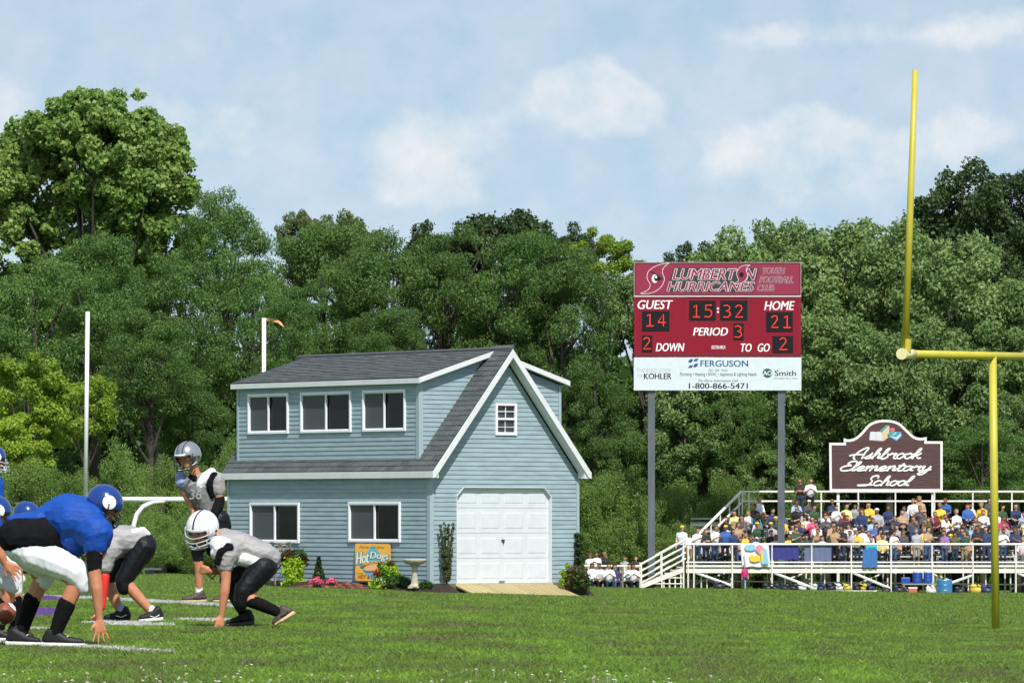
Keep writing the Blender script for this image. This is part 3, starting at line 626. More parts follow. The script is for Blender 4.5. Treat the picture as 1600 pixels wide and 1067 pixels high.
# ------------------------------------------------------------------ lettering
def plainm(name, col, rough=.5, **k): return mat(name, col, rough, .03, 4, **k)
def text2d(s, shear=0, offset=0.0):
    c = bpy.data.curves.new('t', 'FONT'); c.body = s; c.shear = shear; c.offset = offset; c.resolution_u = 3; c.fill_mode = 'FRONT'
    o = bpy.data.objects.new('t', c); me = o.to_mesh(); v = [(q.co.x, q.co.y) for q in me.vertices]; f = [tuple(p.vertices) for p in me.polygons]
    o.to_mesh_clear(); bpy.data.objects.remove(o); bpy.data.curves.remove(c); return v, f
class Print:
    """flat print on a board: pt(x, y) maps drawing units to the board, lift in metres towards the viewer"""
    def __init__(s, pt, n): s.pt = pt; s.n = n; s.g = {}
    def _add(s, key, vs, fs, lift):
        V, Fc = s.g.setdefault(key, ([], [])); k = len(V); V += [s.pt(*v)+s.n*lift for v in vs]; Fc += [tuple(i+k for i in f) for f in fs]
    def poly(s, key, pts, lift=.004): s._add(key, pts, [tuple(range(len(pts)))], lift)
    def rect(s, key, x0, y0, x1, y1, lift=.004): s.poly(key, [(x0, y0), (x1, y0), (x1, y1), (x0, y1)], lift)
    def frame(s, key, x0, y0, x1, y1, t, lift=.004):
        s.rect(key, x0, y0, x1, y0+t, lift); s.rect(key, x0, y1-t, x1, y1, lift); s.rect(key, x0, y0+t, x0+t, y1-t, lift); s.rect(key, x1-t, y0+t, x1, y1-t, lift)
    def disc(s, key, x, y, rx, ry=None, lift=.004, n=20):
        ry = ry or rx; s.poly(key, [(x+rx*math.cos(2*math.pi*k/n), y+ry*math.sin(2*math.pi*k/n)) for k in range(n)], lift)
    def text(s, key, t, x0, y0, x1, y1, shear=0, bold=0.0, outline=None, ow=.03, lift=.004, warp=None):
        """bold = weight added, ow = outline width, both as shifted layers so that no outline crosses itself"""
        v, f = text2d(t, shear); xs = [p[0] for p in v]; ys = [p[1] for p in v]; a, b, c, d = min(xs), max(xs), min(ys), max(ys)
        M = lambda p: (x0+(p[0]-a)/(b-a)*(x1-x0), y1-(p[1]-c)/(d-c)*(y1-y0)); h = y1-y0
        W = warp or (lambda x, y: (x, y)); pv = [M(p) for p in v]; bw = max(0, bold)*h
        if outline:
            for k in range(8):
                ox, oy = math.cos(k*math.pi/4)*(ow*h)+(bw if math.cos(k*math.pi/4) > 0 else -bw), math.sin(k*math.pi/4)*ow*h
                s._add(outline, [W(x+ox, y+oy) for x, y in pv], f, lift+.0004*k)
            lift += .005
        sh = (0,) if bw < .3 else (-bw, 0, bw)
        for k, o in enumerate(sh): s._add(key, [W(x+o, y) for x, y in pv], f, lift+.0006*k)
    def stroke(s, key, pts, wd, lift=.006, smooth=True, rise=0):
        if smooth: pts = catmull(pts, 6)
        n = len(pts); L = []; Rr = []
        for i, p in enumerate(pts):
            q0, q1 = pts[max(i-1, 0)], pts[min(i+1, n-1)]; dx, dy = q1[0]-q0[0], q1[1]-q0[1]; l = math.hypot(dx, dy) or 1; ox, oy = -dy/l*wd/2, dx/l*wd/2
            L.append((p[0]+ox, p[1]+oy)); Rr.append((p[0]-ox, p[1]-oy))
        k0 = len(s.g.setdefault(key, ([], []))[0]); s._add(key, L+Rr, [(i, i+1, n+i+1, n+i) for i in range(n-1)], lift)
        if rise:
            V = s.g[key][0]
            for i in range(n):
                for q in (k0+i, k0+n+i): V[q] = V[q]+s.n*(rise*i/n)
        for j, p in enumerate((pts[0], pts[-1])): s.disc(key, p[0], p[1], wd/2, lift=lift+.0004*(j+1)+(rise if j else 0), n=8)
    def build(s, name, parent, mats):
        for key, (V, Fc) in s.g.items(): mesh_obj(name if isinstance(name, str) else name.get(key, 'lettering'), V, Fc, mats[key], parent)
def catmull(P_, k=6):
    out = []
    for i in range(len(P_)-1):
        p0, p1, p2, p3 = P_[max(i-1, 0)], P_[i], P_[i+1], P_[min(i+2, len(P_)-1)]
        for j in range(k):
            t = j/k; out.append(tuple(.5*((2*p1[d])+(-p0[d]+p2[d])*t+(2*p0[d]-5*p1[d]+4*p2[d]-p3[d])*t*t+(-p0[d]+3*p1[d]-3*p2[d]+p3[d])*t**3) for d in (0, 1)))
    out.append(P_[-1]); return out
DIG = {'1': [[(.1, .85), (.48, 1), (.48, 0)], [(0, 0), (.95, 0)]], '5': [[(.9, 1), (.12, 1), (.12, .58), (.5, .63), (.88, .48), (.92, .22), (.6, .0), (.0, .03)]],
       '3': [[(.05, .93), (.45, 1), (.85, .86), (.8, .62), (.35, .53), (.85, .42), (.95, .2), (.6, 0), (0, .03)]], '2': [[(.05, .85), (.35, 1), (.75, .95), (.85, .7), (.5, .38), (0, .02), (.95, .02)]],
       '4': [[(.72, 0), (.72, 1), (0, .33), (0, .29), (1, .29)]]}
NF = Vector((0, -1, 0))
def build_scoreboard():
    Y = 210.55; z2p = lambda x, y: (980+x/4.85, 400+y/4.85); pt = lambda x, y: P(*z2p(x, y), Y)
    c0 = Vector((sc(1120, Y), Y, gz(sc(1120, Y), Y)))
    root = empty('scoreboard', c0, label='big maroon and white football scoreboard with red digits on two grey posts', cat='scoreboard')
    maroon = plainm('maroon_face', (.235, .010, .026), .6, spec=.15); head = plainm('maroon_header', (.27, .030, .068), .6, spec=.2); wht = plainm('sign_white', (.60, .67, .72), .5, spec=.2); lw = plainm('letter_white', (.78, .80, .82), .5)
    blk = plainm('print_black', (.012, .013, .015), spec=.15); dk = plainm('print_dark', (.035, .03, .035)); blue = plainm('print_blue', (.018, .085, .22)); grn = plainm('print_green', (.01, .09, .06)); gry = plainm('print_grey', (.40, .43, .45)); 
    red = mat('lit_red_digit', (.7, .02, .01), .4, .02, emis=(1, .035, .015, .9)); frm = plainm('scoreboard_frame', (.42, .40, .42), .4); M_ = dict(m=maroon, h=head, w=lw, k=blk, d=dk, b=blue, g=grn, y=gry, r=red, f=frm)
    def panel(name, x0, y0, x1, y1, m, d=.22):
        t = MB(); t.prism([pt(x0, y0), pt(x1, y0), pt(x1, y1), pt(x0, y1)], -NF*d); o = t.build(name, m, bevel=.008); o.parent = root; o.matrix_parent_inverse = Matrix.Translation(-c0); return o
    hp = panel('header_panel', 52, 48, 1318, 303, head); sp = panel('score_panel', 52, 309, 1318, 762, maroon); ap = panel('advert_panel', 50, 768, 1320, 1018, wht)
    tb = MB(); tb.prism([pt(50, 303.5), pt(1318, 303.5), pt(1318, 308.5), pt(50, 308.5)], -NF*.15); o = tb.build('panel_joint', lw); o.parent = root; o.matrix_parent_inverse = Matrix.Translation(-c0)
    p = Print(pt, NF)
    p.frame('d', 60, 56, 1310, 296, 6); p.frame('f', 52, 48, 1318, 303, 3, .002)
    p.poly('d', [(352, 88), (1000, 94), (955, 276), (290, 273)])
    bird = catmull([(322, 50), (240, 68), (185, 95), (155, 130), (152, 175), (172, 210), (168, 245), (135, 270), (102, 285), (170, 283), (230, 258), (270, 215), (282, 170), (268, 130), (275, 90), (322, 50)], 5)
    p.poly('h', bird, .006); 
    for a, b in zip(bird[:-1], bird[1:]): p.stroke('w', [a, b], 3.5, .009, False)
    p.stroke('k', [(175, 122), (200, 126), (228, 148), (262, 172)], 8, .009); p.disc('w', 210, 172, 24, 32, .010); p.disc('k', 222, 168, 19, 24, .012); p.disc('w', 219, 160, 8, 10, .014); p.poly('k', [(236, 158), (270, 172), (232, 190)], .014)
    p.text('h', 'LUMBERT', 345, 99, 830, 179, .28, .03, 'w', .045, .007); p.text('h', 'N', 893, 99, 978, 179, .28, .03, 'w', .045, .007); p.text('h', 'HURRICANES', 303, 195, 963, 267, .28, .03, 'w', .045, .007)
    hur = catmull([(932, 68), (880, 74), (843, 98), (828, 135), (838, 168), (842, 190), (812, 210), (862, 206), (900, 180), (912, 145), (902, 112), (908, 88), (932, 68)], 5)
    p.poly('h', hur, .014)
    for a, b in zip(hur[:-1], hur[1:]): p.stroke('w', [a, b], 3, .016, False)
    p.disc('k', 866, 142, 17, 19, .018)
    p.text('h', 'YOUTH', 1028, 90, 1195, 138, .28, .02, 'y', .05); p.text('h', 'FOOTBALL', 1003, 156, 1255, 206, .28, .02, 'y', .05); p.text('h', 'CLUB', 988, 220, 1113, 266, .28, .02, 'y', .05)
    p.build('header_lettering', hp, M_)
    p = Print(pt, NF)
    p.frame('d', 60, 314, 1310, 752, 6); p.frame('d', 455, 316, 922, 499, 4)
    for t, x0, y0, x1, y1 in (('GUEST', 80, 335, 345, 402), ('HOME', 1040, 342, 1268, 410), ('PERIOD', 500, 542, 762, 603), ('DOWN', 218, 660, 433, 722), ('TO', 862, 663, 942, 725), ('GO', 990, 663, 1080, 725)):
        p.text('w', t, x0, y0, x1, y1, .22, .028)
    p.text('w', 'ELECTRO-MECH', 640, 678, 742, 704, 0, .02); p.disc('w', 688, 398, 8); p.disc('w', 688, 424, 8)
    p.build('score_lettering', sp, M_)
    for (x0, y0, x1, y1, ds) in ((113, 418, 320, 568, [('1', 147, 440, 200, 530), ('4', 235, 440, 290, 530)]), (470, 338, 670, 487, [('1', 500, 372, 552, 462), ('5', 588, 372, 645, 462)]), (705, 338, 912, 487, [('3', 730, 372, 785, 464), ('2', 820, 372, 878, 464)]),
                                 (1053, 424, 1255, 573, [('2', 1092, 452, 1146, 542), ('1', 1186, 452, 1240, 542)]), (805, 510, 882, 635, [('3', 816, 528, 870, 615)]), (112, 602, 190, 727, [('2', 122, 618, 178, 705)]), (1102, 606, 1257, 733, [('2', 1154, 620, 1212, 710)])):
        t = MB(); t.prism([pt(x0, y0)+NF*.02, pt(x1, y0)+NF*.02, pt(x1, y1)+NF*.02, pt(x0, y1)+NF*.02], -NF*.017); d = t.build('digit_display', blk); d.parent = sp
        V, Fc = [], []; p = Print(pt, NF)
        for ch, a, b, c, e in ds:
            for st in DIG[ch]: p.stroke('r', [(a+u*(c-a), e-v*(e-b)) for u, v in st], 6.5, .024, smooth=False)
        p.build('digits', sp, M_)
    p = Print(pt, NF)
    p.text('b', 'FERGUSON', 556, 790, 915, 838, 0, .03)
    for (x, y) in ((462, 808), (502, 800), (462, 850), (500, 842)): p.poly('b', [(x, y), (x+6, y-20), (x+20, y-28), (x+38, y-28), (x+32, y-9), (x+18, y)] if y in (808, 842) else [(x, y), (x+8, y-20), (x+38, y-25), (x+30, y-5)], .004)
    p.text('k', 'For  All  Your', 616, 857, 765, 874, .3); p.text('k', 'Plumbing \u2022 Heating \u2022 HVAC \u2022 Appliance & Lighting Needs', 400, 882, 980, 916, 0, .006)
    p.text('k', 'For More Information Call', 538, 935, 840, 953, .3); p.text('k', '1-800-866-5471', 468, 962, 913, 1005, 0, .03)
    p.text('y', 'THE BOLD LOOK', 72, 852, 335, 880, 0, -.008); p.text('y', 'OF', 75, 896, 117, 921, 0, -.008); p.text('k', 'KOHLER', 128, 888, 335, 932, 0, .03)
    p.disc('g', 1063, 887, 37, 35); p.text('w', 'AO', 1030, 870, 1096, 904, 0, .02, lift=.007); p.text('k', 'Smith', 1118, 866, 1278, 908, 0, .015); p.text('g', 'Innovation has a name.', 1115, 920, 1295, 932)
    p.build('advert_lettering', ap, M_)
    pm = mat('galvanised_post', (.13, .15, .17), .5, .15, 3, metal=.35, gpos=True, stretch=(1, 1, .2))
    for px in (1018, 1221):
        X = sc(px, Y); t = MB(); t.box((X-c0.x, .22, (CZ-(400+1018/4.85-800)*Y/F-c0.z)/2+1.2), (.29, .22, (CZ+(800-610)*Y/F-c0.z)+2.4), None); o = t.build('post', pm, root, bevel=.01)
    for py in (440, 590):
        t = MB(); t.box((0, .27, CZ-(py-800)*Y/F-c0.z), (6.6, .1, .15)); t.build('cross_beam', pm, root)
build_scoreboard()
SCRIPT = {
 'a': ([[(.85, .85), (.5, 1), (.12, .72), (.1, .25), (.4, 0), (.75, .3), (.92, .95), (.88, .2), (1.2, .12)]], 1.12), 'c': ([[(.85, .8), (.5, 1), (.12, .7), (.12, .25), (.45, 0), (1.05, .2)]], .95),
 'e': ([[(-.1, .25), (.5, .45), (.75, .75), (.5, 1), (.15, .7), (.15, .2), (.5, 0), (1.05, .2)]], .95), 'h': ([[(0, .1), (.45, 1.3), (.5, 1.9), (.25, 1.6), (.15, 0)], [(.2, .5), (.5, 1), (.78, .85), (.75, .15), (1.1, .12)]], 1.05),
 'k': ([[(0, .1), (.45, 1.3), (.5, 1.9), (.25, 1.6), (.15, 0)], [(.25, .5), (.55, .62), (.8, 1)], [(.45, .55), (.75, .1), (1.1, .12)]], 1.1), 'l': ([[(-.05, .12), (.4, 1.2), (.5, 1.9), (.22, 1.6), (.15, .2), (.5, .1)]], .55),
 'b': ([[(-.05, .12), (.4, 1.2), (.5, 1.9), (.22, 1.6), (.15, .1), (.55, 0), (.85, .4), (.7, .85), (.95, .75), (1.1, .85)]], 1.0), 'm': ([[(0, .7), (.2, 1), (.2, 0)], [(.2, .5), (.5, 1), (.7, .85), (.68, 0)], [(.7, .5), (1.0, 1), (1.2, .85), (1.18, .15), (1.5, .12)]], 1.45),
 'n': ([[(0, .7), (.2, 1), (.2, 0)], [(.2, .5), (.5, 1), (.75, .85), (.72, .15), (1.05, .12)]], 1.0), 'o': ([[(.5, 1), (.12, .7), (.12, .25), (.45, 0), (.8, .3), (.8, .75), (.5, 1), (.75, .8), (1.1, .85)]], .98),
 'r': ([[(0, .7), (.2, 1.05), (.35, .8), (.7, 1), (.62, .3), (.85, 0), (1.0, .12)]], .9), 's': ([[(0, .12), (.45, .6), (.65, 1.05), (.6, .6), (.7, .2), (.35, 0), (.05, .12)], [(.4, 0), (.9, .12)]], .85),
 't': ([[(-.05, .12), (.35, .9), (.45, 1.6), (.25, .3), (.45, 0), (.8, .12)], [(.05, 1.1), (.75, 1.15)]], .75), 'y': ([[(0, .7), (.2, 1), (.2, .3), (.45, .05), (.75, .35), (.88, .98), (.75, -.4), (.35, -.85), (.05, -.6), (.5, -.1), (1.1, .3)]], 1.0),
 'A': ([[(1.35, 0), (1.3, 1.0), (1.38, 2.0), (.85, 1.8), (.35, 1.0), (.25, .2), (.55, -.1)], [(-.35, .55), (.2, .75), (1.35, .75)]], 1.6), 'E': ([[(1.35, 1.6), (1.2, 2.0), (.65, 1.95), (.45, 1.45), (.95, 1.15), (.35, 1.0), (.05, .5), (.4, .02), (1.1, .1), (1.35, .3)]], 1.25),
 'S': ([[(1.45, 1.55), (1.3, 2.0), (.75, 1.85), (.65, 1.35), (1.0, .9), (.85, .2), (.3, 0), (-.5, .05), (.1, .12), (1.3, .15)]], 1.35)}
def script_word(pr, key, word, x0, y0, x1, y1, wd, lift):
    st = []; x = 0
    for ch in word:
        S_, adv = SCRIPT[ch]; st += [catmull([(x+a+b*.42, b) for a, b in s], 5) for s in S_]; x += adv
    xs = [p[0] for s in st for p in s]; ys = [p[1] for s in st for p in s]; a, b, c, d = min(xs), max(xs), min(ys), max(ys)
    for i, s in enumerate(st): pr.stroke(key, [(x0+(p[0]-a)/(b-a)*(x1-x0), y1-(p[1]-c)/(d-c)*(y1-y0)) for p in s], wd, lift+(i % 3)*.009, smooth=False, rise=.007)
def inset(poly, d):
    out = []; n = len(poly)
    A = sum(poly[i][0]*poly[(i+1) % n][1]-poly[(i+1) % n][0]*poly[i][1] for i in range(n)); sg = 1 if A > 0 else -1
    for i in range(n):
        p, q, r = Vector(poly[i-1]), Vector(poly[i]), Vector(poly[(i+1) % n]); a, b = (q-p).normalized(), (r-q).normalized()
        na, nb = Vector((-a.y, a.x))*sg, Vector((-b.y, b.x))*sg; m = (na+nb); m = m/(m.length_squared)*2 if m.length > .3 else na
        out.append(tuple(q+m*d))
    return out
def build_school_sign():
    Y = 218.4; pt = lambda x, y: P(1280+x/5, 640+y/5, Y); c0 = Vector((sc(1384, Y), Y, gz(sc(1384, Y), Y)))
    root = empty('school_sign', c0, label='brown wooden school name sign with arched white border and painted books', cat='sign')
    top = catmull([(192, 222), (235, 232), (290, 212), (340, 165), (385, 115), (445, 86), (515, 78), (585, 86), (640, 112), (690, 160), (740, 205), (790, 220), (840, 212)], 3)
    outer = [(78, 258), (192, 258)]+top+[(840, 246), (965, 246), (965, 633), (82, 633)]
    brown = mat('brown_carved_wood', (.085, .038, .036), .6, .25, 9, bump=.5, gpos=True, stretch=(.25, 1, 6)); wm = plainm('sign_border_white', (.78, .80, .76)); 
    t = MB(); t.prism([pt(*p) for p in outer], Vector((0, .12, 0))); o = t.build('border', wm); o.parent = root; o.matrix_parent_inverse = Matrix.Translation(-c0)
    inn = inset(outer, 19); t = MB(); t.prism([pt(*p)+NF*.02 for p in inn], Vector((0, .018, 0))); b = t.build('board', brown); b.parent = root; b.matrix_parent_inverse = Matrix.Translation(-c0)
    pr = Print(pt, NF); Mx = dict(w=wm, p=plainm('page_white', (.62, .66, .75)), t=plainm('book_teal', (.05, .33, .33)), c=plainm('book_cream', (.62, .50, .33)), b=plainm('book_blue', (.12, .33, .62)), a=plainm('apple_red', (.55, .16, .18)))
    script_word(pr, 'w', 'Ashbrook', 238, 296, 800, 386, 12.5, .035); script_word(pr, 'w', 'Elementary', 166, 402, 876, 508, 12.5, .035); script_word(pr, 'w', 'School', 296, 514, 745, 592, 12.5, .035)
    pr.poly('c', [(391, 238), (500, 246), (502, 238), (480, 168), (396, 180)], .024); pr.poly('p', [(395, 234), (440, 236), (441, 172), (400, 170)], .027); pr.poly('p', [(444, 236), (494, 240), (490, 178), (444, 172)], .027)
    pr.poly('c', [(487, 178), (540, 122), (549, 132), (546, 210), (505, 243), (492, 238)], .030); pr.poly('t', [(474, 163), (522, 119), (538, 122), (486, 174)], .033)
    pr.disc('a', 572, 158, 20, 18, .028); pr.poly('b', [(530, 204), (606, 244), (643, 206), (640, 172), (560, 190)], .030); pr.poly('p', [(545, 203), (606, 232), (640, 200), (637, 186), (600, 215)], .033); pr.poly('t', [(528, 196), (602, 216), (637, 172), (560, 172)], .036); pr.stroke('p', [(575, 196), (600, 178)], 7, .039, False)
    pr.build({'w': 'lettering', 'p': 'painted_pages', 't': 'painted_book', 'c': 'painted_book', 'b': 'painted_book', 'a': 'painted_apple'}, b, Mx)
    for px in (1310, 1458):
        X = sc(px, Y); z = CZ+(800-700)*Y/F; t = MB(); t.box((X-c0.x, .2, (z-c0.z)/2), (.12, .12, z-c0.z)); t.build('post', wm, root)
build_school_sign()
# ------------------------------------------------------------------ bleachers
BY = 210.0; BF = CZ-85*BY/F; BX0, BX1 = sc(1072, BY), sc(1690, BY)
def foot(i): return (BF+.26*i, BY+1.3+.72*i)
def build_bleachers():
    al = mat('white_painted_steel', (.80, .77, .69), .5, .06, 2, gpos=True); alu = mat('aluminium_plank', (.62, .61, .57), .4, .1, 3, gpos=True, metal=.2)
    c0 = Vector((BX0, BY, gz((BX0+BX1)/2, BY))); root = empty('bleachers', c0, label='white steel bleachers with railings, seating the crowd beside the field', cat='bleachers')
    def fin(mb, name, m=al):
        o = mb.build(name, m); o.parent = root; o.matrix_parent_inverse = Matrix.Translation(-c0); return o
    g0 = lambda x, y=BY: gz(x, y)
    # walkway
    for k in range(4): t = MB(); t.box(((BX0+BX1)/2, BY+.15+.3*k, BF-.03), (BX1-BX0, .27, .05)); fin(t, 'deck_plank', alu)
    t = MB(); t.box(((BX0+BX1)/2, BY-.02, BF-.17), (BX1-BX0, .05, .17)); fin(t, 'front_beam')
    t = MB(); t.box(((BX0+BX1)/2, BY-.04, BF+.03), (BX1-BX0, .04, .08)); fin(t, 'toe_board')
    # seat and foot planks per tier
    for i in range(7):
        z, y = foot(i)
        t = MB(); t.box(((BX0+BX1)/2+.2, y-.02, z-.03), (BX1-BX0-.4, .36, .045)); fin(t, 'foot_plank', alu)
        t = MB(); t.box(((BX0+BX1)/2+.2, y+.40, z+.40), (BX1-BX0-.4, .26, .045)); fin(t, 'seat_plank', alu)
        t = MB(); t.box(((BX0+BX1)/2+.2, y+.52, z+.16), (BX1-BX0-.4, .03, .18)); fin(t, 'riser', alu)
    # front railing
    zr = CZ-50*BY/F; xs = [sc(p, BY) for p in (1075, 1084, 1144, 1206, 1268, 1330, 1392, 1456, 1520, 1587, 1650)]
    for z in (zr, zr-.74): 
        t = MB(); t.tube([(BX0, BY-.07, z), (BX1, BY-.07, z)], .045 if z == zr else .03, 8); fin(t, 'front_rail')
    for x in xs:
        t = MB(); t.tube([(x, BY-.07, g0(x)-.05), (x, BY-.07, zr)], .032, 8); fin(t, 'front_post')
    # under structure
    for k, x in enumerate(xs):
        for j, y in enumerate((BY+1.2, BY+3.2, BY+5.6)):
            i = max(0, (y-BY-1.3)/.72); t = MB(); t.box((x+.1, y, (g0(x, y)+BF+.26*i-.05)/2), (.06, .06, BF+.26*i-.05-g0(x, y))); fin(t, 'support_leg')
        t = MB(); t.tube([(x+.1, BY+.1, BF-.1), (x+.1, BY+6.2, BF+1.7)], .035, 6); fin(t, 'stringer')
        x2 = x+.55; t = MB(); t.tube([(x2, BY+.2, g0(x2)), (x2, BY+.2, BF-.1)], .028, 6); fin(t, 'support_leg')
    for a, b, s in ((1084, 1144, 1), (1206, 1268, 1), (1330, 1392, 1), (1465, 1520, -1), (1587, 1650, 1)):
        xa, xb = sc(a, BY), sc(b, BY); za, zb = (BF-.22, g0(xb)+.18) if s > 0 else (g0(xa)+.25, BF-.35)
        t = MB(); t.tube([(xa, BY+.02, za), (xb, BY+.02, zb)], .055, 6); fin(t, 'diagonal_brace', plainm('bright_white_brace', (.82, .82, .80)))
        t = MB(); t.tube([(xa, BY+2.0, zb), (xb, BY+2.0, za)], .04, 6); fin(t, 'diagonal_brace')
    for z in (.35,): t = MB(); t.tube([(BX0, BY+1.2, g0(BX0)+z), (BX1, BY+1.2, g0(BX1)+z)], .03, 6); fin(t, 'lower_rail')
    # top rail behind the crowd
    yt = BY+1.3+.72*7; pz = lambda py: CZ-(py-800)*yt/F; xt0 = sc(1158, yt); xt1 = sc(1690, yt)
    for py, r in ((768, .045), (783, .04)): t = MB(); t.tube([(xt0, yt, pz(py)), (xt1, yt, pz(py))], r, 8); fin(t, 'back_rail')
    for px in (1160, 1170, 1223, 1283, 1341, 1399, 1460, 1520, 1581, 1642): t = MB(); x = sc(px, yt); t.tube([(x, yt, BF+1.4), (x, yt, pz(768))], .035, 6); fin(t, 'back_post')
    for px in (1160, 1283, 1399, 1520, 1642): t = MB(); x = sc(px, yt); t.tube([(x, yt+.05, g0(x, yt)), (x, yt+.05, BF+1.8)], .05, 6); fin(t, 'back_leg')
    # left sloping side rails
    ys = BY+1.2; a = P(1092, 834, ys); b = P(1158, 768, yt)
    t = MB(); t.tube([a, b], .06, 8); fin(t, 'side_rail'); t = MB(); t.tube([P(1122, 822, ys+1.5), P(1158, 786, yt)], .045, 8); fin(t, 'side_rail')
    for k in (0, .28, .5, .72, .95): q = a.lerp(b, k); t = MB(); t.tube([q, q-UP*(1.3 if k else 1.35)], .03, 6); fin(t, 'side_post')
    # stairs down to the left
    x0, x1 = sc(1000, BY), sc(1068, BY); zb = g0(x0)+.05; n = 7; yA, yB = BY+.05, BY+1.15
    for k in range(n):
        x = x0+(x1-x0)*(k+.5)/n; z = zb+(BF-zb)*(k+1)/n; t = MB(); t.box((x, (yA+yB)/2, z-.02), ((x1-x0)/n+.03, yB-yA, .04)); fin(t, 'stair_tread', alu)
        t = MB(); t.box((x-(x1-x0)/n/2, (yA+yB)/2, z-.09), (.02, yB-yA, .12)); fin(t, 'stair_riser', alu)
    for y in (yA-.06, yB+.06):
        t = MB(); t.prism([(x0, y, zb-.05), (x1, y, BF-.22), (x1, y, BF-.02), (x0, y, zb+.15)], (0, .04, 0)); fin(t, 'stair_stringer')
        for k, (dz0, dz1, r) in enumerate(((1.0, 1.0, .045), (.72, .72, .035), (.46, .46, .035), (.22, .22, .035))):
            t = MB(); t.tube([(x0, y, zb+dz0-.05), (x1+.1, y, BF+dz1+.12)], r, 6); fin(t, 'stair_rail')
        for k in (0, .5, 1): x = x0+(x1-x0)*k; z = zb+(BF-zb)*k; t = MB(); t.tube([(x, y, g0(x)), (x, y, z+1.05)], .035, 6); fin(t, 'stair_post')
    for k in range(4):
        x = x0+(x1-x0)*(.55+.13*k); t = MB(); t.box((x, yA, (g0(x)+BF-.6+.1*k)/2), (.05, .05, BF-.6+.1*k-g0(x))); fin(t, 'support_leg')
    for z in (.18, .42): t = MB(); t.tube([(x0+.25+z, yA-.03, zb+z), (x1, yA-.03, zb+z)], .025, 6); fin(t, 'lower_rail')
build_bleachers()
def build_low_fence():
    al = MATS['white_painted_steel']; Y = 209.6; root = empty('field_railing', (sc(905, Y), Y, gz(sc(905, Y), Y)), label='low white pipe railing behind the sitting cheerleaders', cat='railing')
    zz = CZ-84*Y/F-root.location.z
    t = MB(); t.tube([(0, 0, zz), (sc(1003, Y)-sc(905, Y), 0, zz)], .04, 8); t.build('rail', al, root)
    for px in (925, 976, 1002): t = MB(); x = sc(px, Y)-sc(905, Y); t.tube([(x, 0, -.1), (x, 0, zz)], .035, 8); t.build('post', al, root)
build_low_fence()
# ------------------------------------------------------------------ goalposts
def build_goals():
    yel = mat('yellow_goal_paint', (.46, .41, .035), .5, .06, 3, gpos=True, coat=.2); Y = 56.7; bx = sc(1556, Y); g = gz(bx, Y)
    c0 = Vector((bx, Y, g)); root = empty('yellow_goalpost', c0, label='tall yellow football goalpost close by at the right edge', cat='goalpost')
    L = lambda v: v-c0
    top = P(1551, 556, Y); t = MB(); t.tube([L(Vector((bx, Y, g-.1))), L(top)], .044, 16); t.build('base_post', yel, root, smooth=True)
    a = P(1414, 553, Y-1.5); d = (top-a); b = top+d*1.0
    t = MB(); t.tube([L(a), L(b)], .044, 16); t.build('crossbar', yel, root, smooth=True)
    dn = d.normalized(); t = MB(); t.tube([L(a-dn*.06), L(a+dn*.16)], .053, 20); t.build('end_sleeve', plainm('pale_yellow_plastic', (.72, .66, .36)), root, smooth=True)
    t = MB(); t.tube([L(a+NF*.02-dn*.07), L(a-dn*.055)], .062, 20); t.build('end_cap', plainm('pale_yellow_plastic', (.72, .66, .36)), root)
    for q, m in ((a, 1), (b, -1)):
        tp = P(1430, 110, Y-1.5)-a; tp = Vector((tp.x*m, 0, tp.z)); t = MB(); t.tube([L(q), L(q+tp*.5), L(q+tp)], [.040, .037, .030], 14); t.build('upright', yel, root, smooth=True)
    t = MB(); t.tube([L(a+UP*.02+Vector((.02, 0, 0))), L(a+UP*.16+Vector((.024, 0, 0)))], .046, 14); t.build('upright_bracket', yel, root)
    wh = plainm('white_goal_paint', (.78, .79, .80), .4); Y = 160; c0 = Vector((sc(273, Y), Y, gz(sc(273, Y), Y)))
    root = empty('white_goalpost', c0, label='distant white football goalpost behind the grey players and the building', cat='goalpost')
    zc = P(0, 780, Y).z
    t = MB(); t.tube([L(Vector((sc(134, Y), Y, zc))), L(Vector((sc(412, Y), Y, zc)))], .082, 12); t.build('crossbar', wh, root, smooth=True)
    for px, px2, py in ((133.5, 137, 487), (412, 412.5, 497)): t = MB(); t.tube([L(P(px, 780, Y)), L(P(px2, py, Y))], .066, 12); t.build('upright', wh, root, smooth=True)
    pts = [P(258, 782, Y), P(240, 784, Y), P(224, 791, Y), P(214, 803, Y), P(209, 820, Y), P(207, 860, Y), P(207, 905, Y)]; t = MB(); t.tube([L(p) for p in pts], .075, 12); t.build('gooseneck_post', wh, root, smooth=True)
    og = plainm('orange_ribbon', (.62, .30, .13)); pts = [(415, 497), (425, 498), (434, 500), (440, 504), (444, 511)]; V = []
    for k, (x, y) in enumerate(pts): h = (3, 4.5, 4, 5, 1.5)[k]; q = P(x, y, Y); V += [q+Vector((0, -.05*math.sin(k*2), 0)), q+Vector((0, .05*math.sin(k*2), -h*Y/F))]
    o = mesh_obj('wind_ribbon', [L(v) for v in V], [(2*i, 2*i+1, 2*i+3, 2*i+2) for i in range(4)], og, root); s = o.modifiers.new('thick', 'SOLIDIFY'); s.thickness = .01
build_goals()
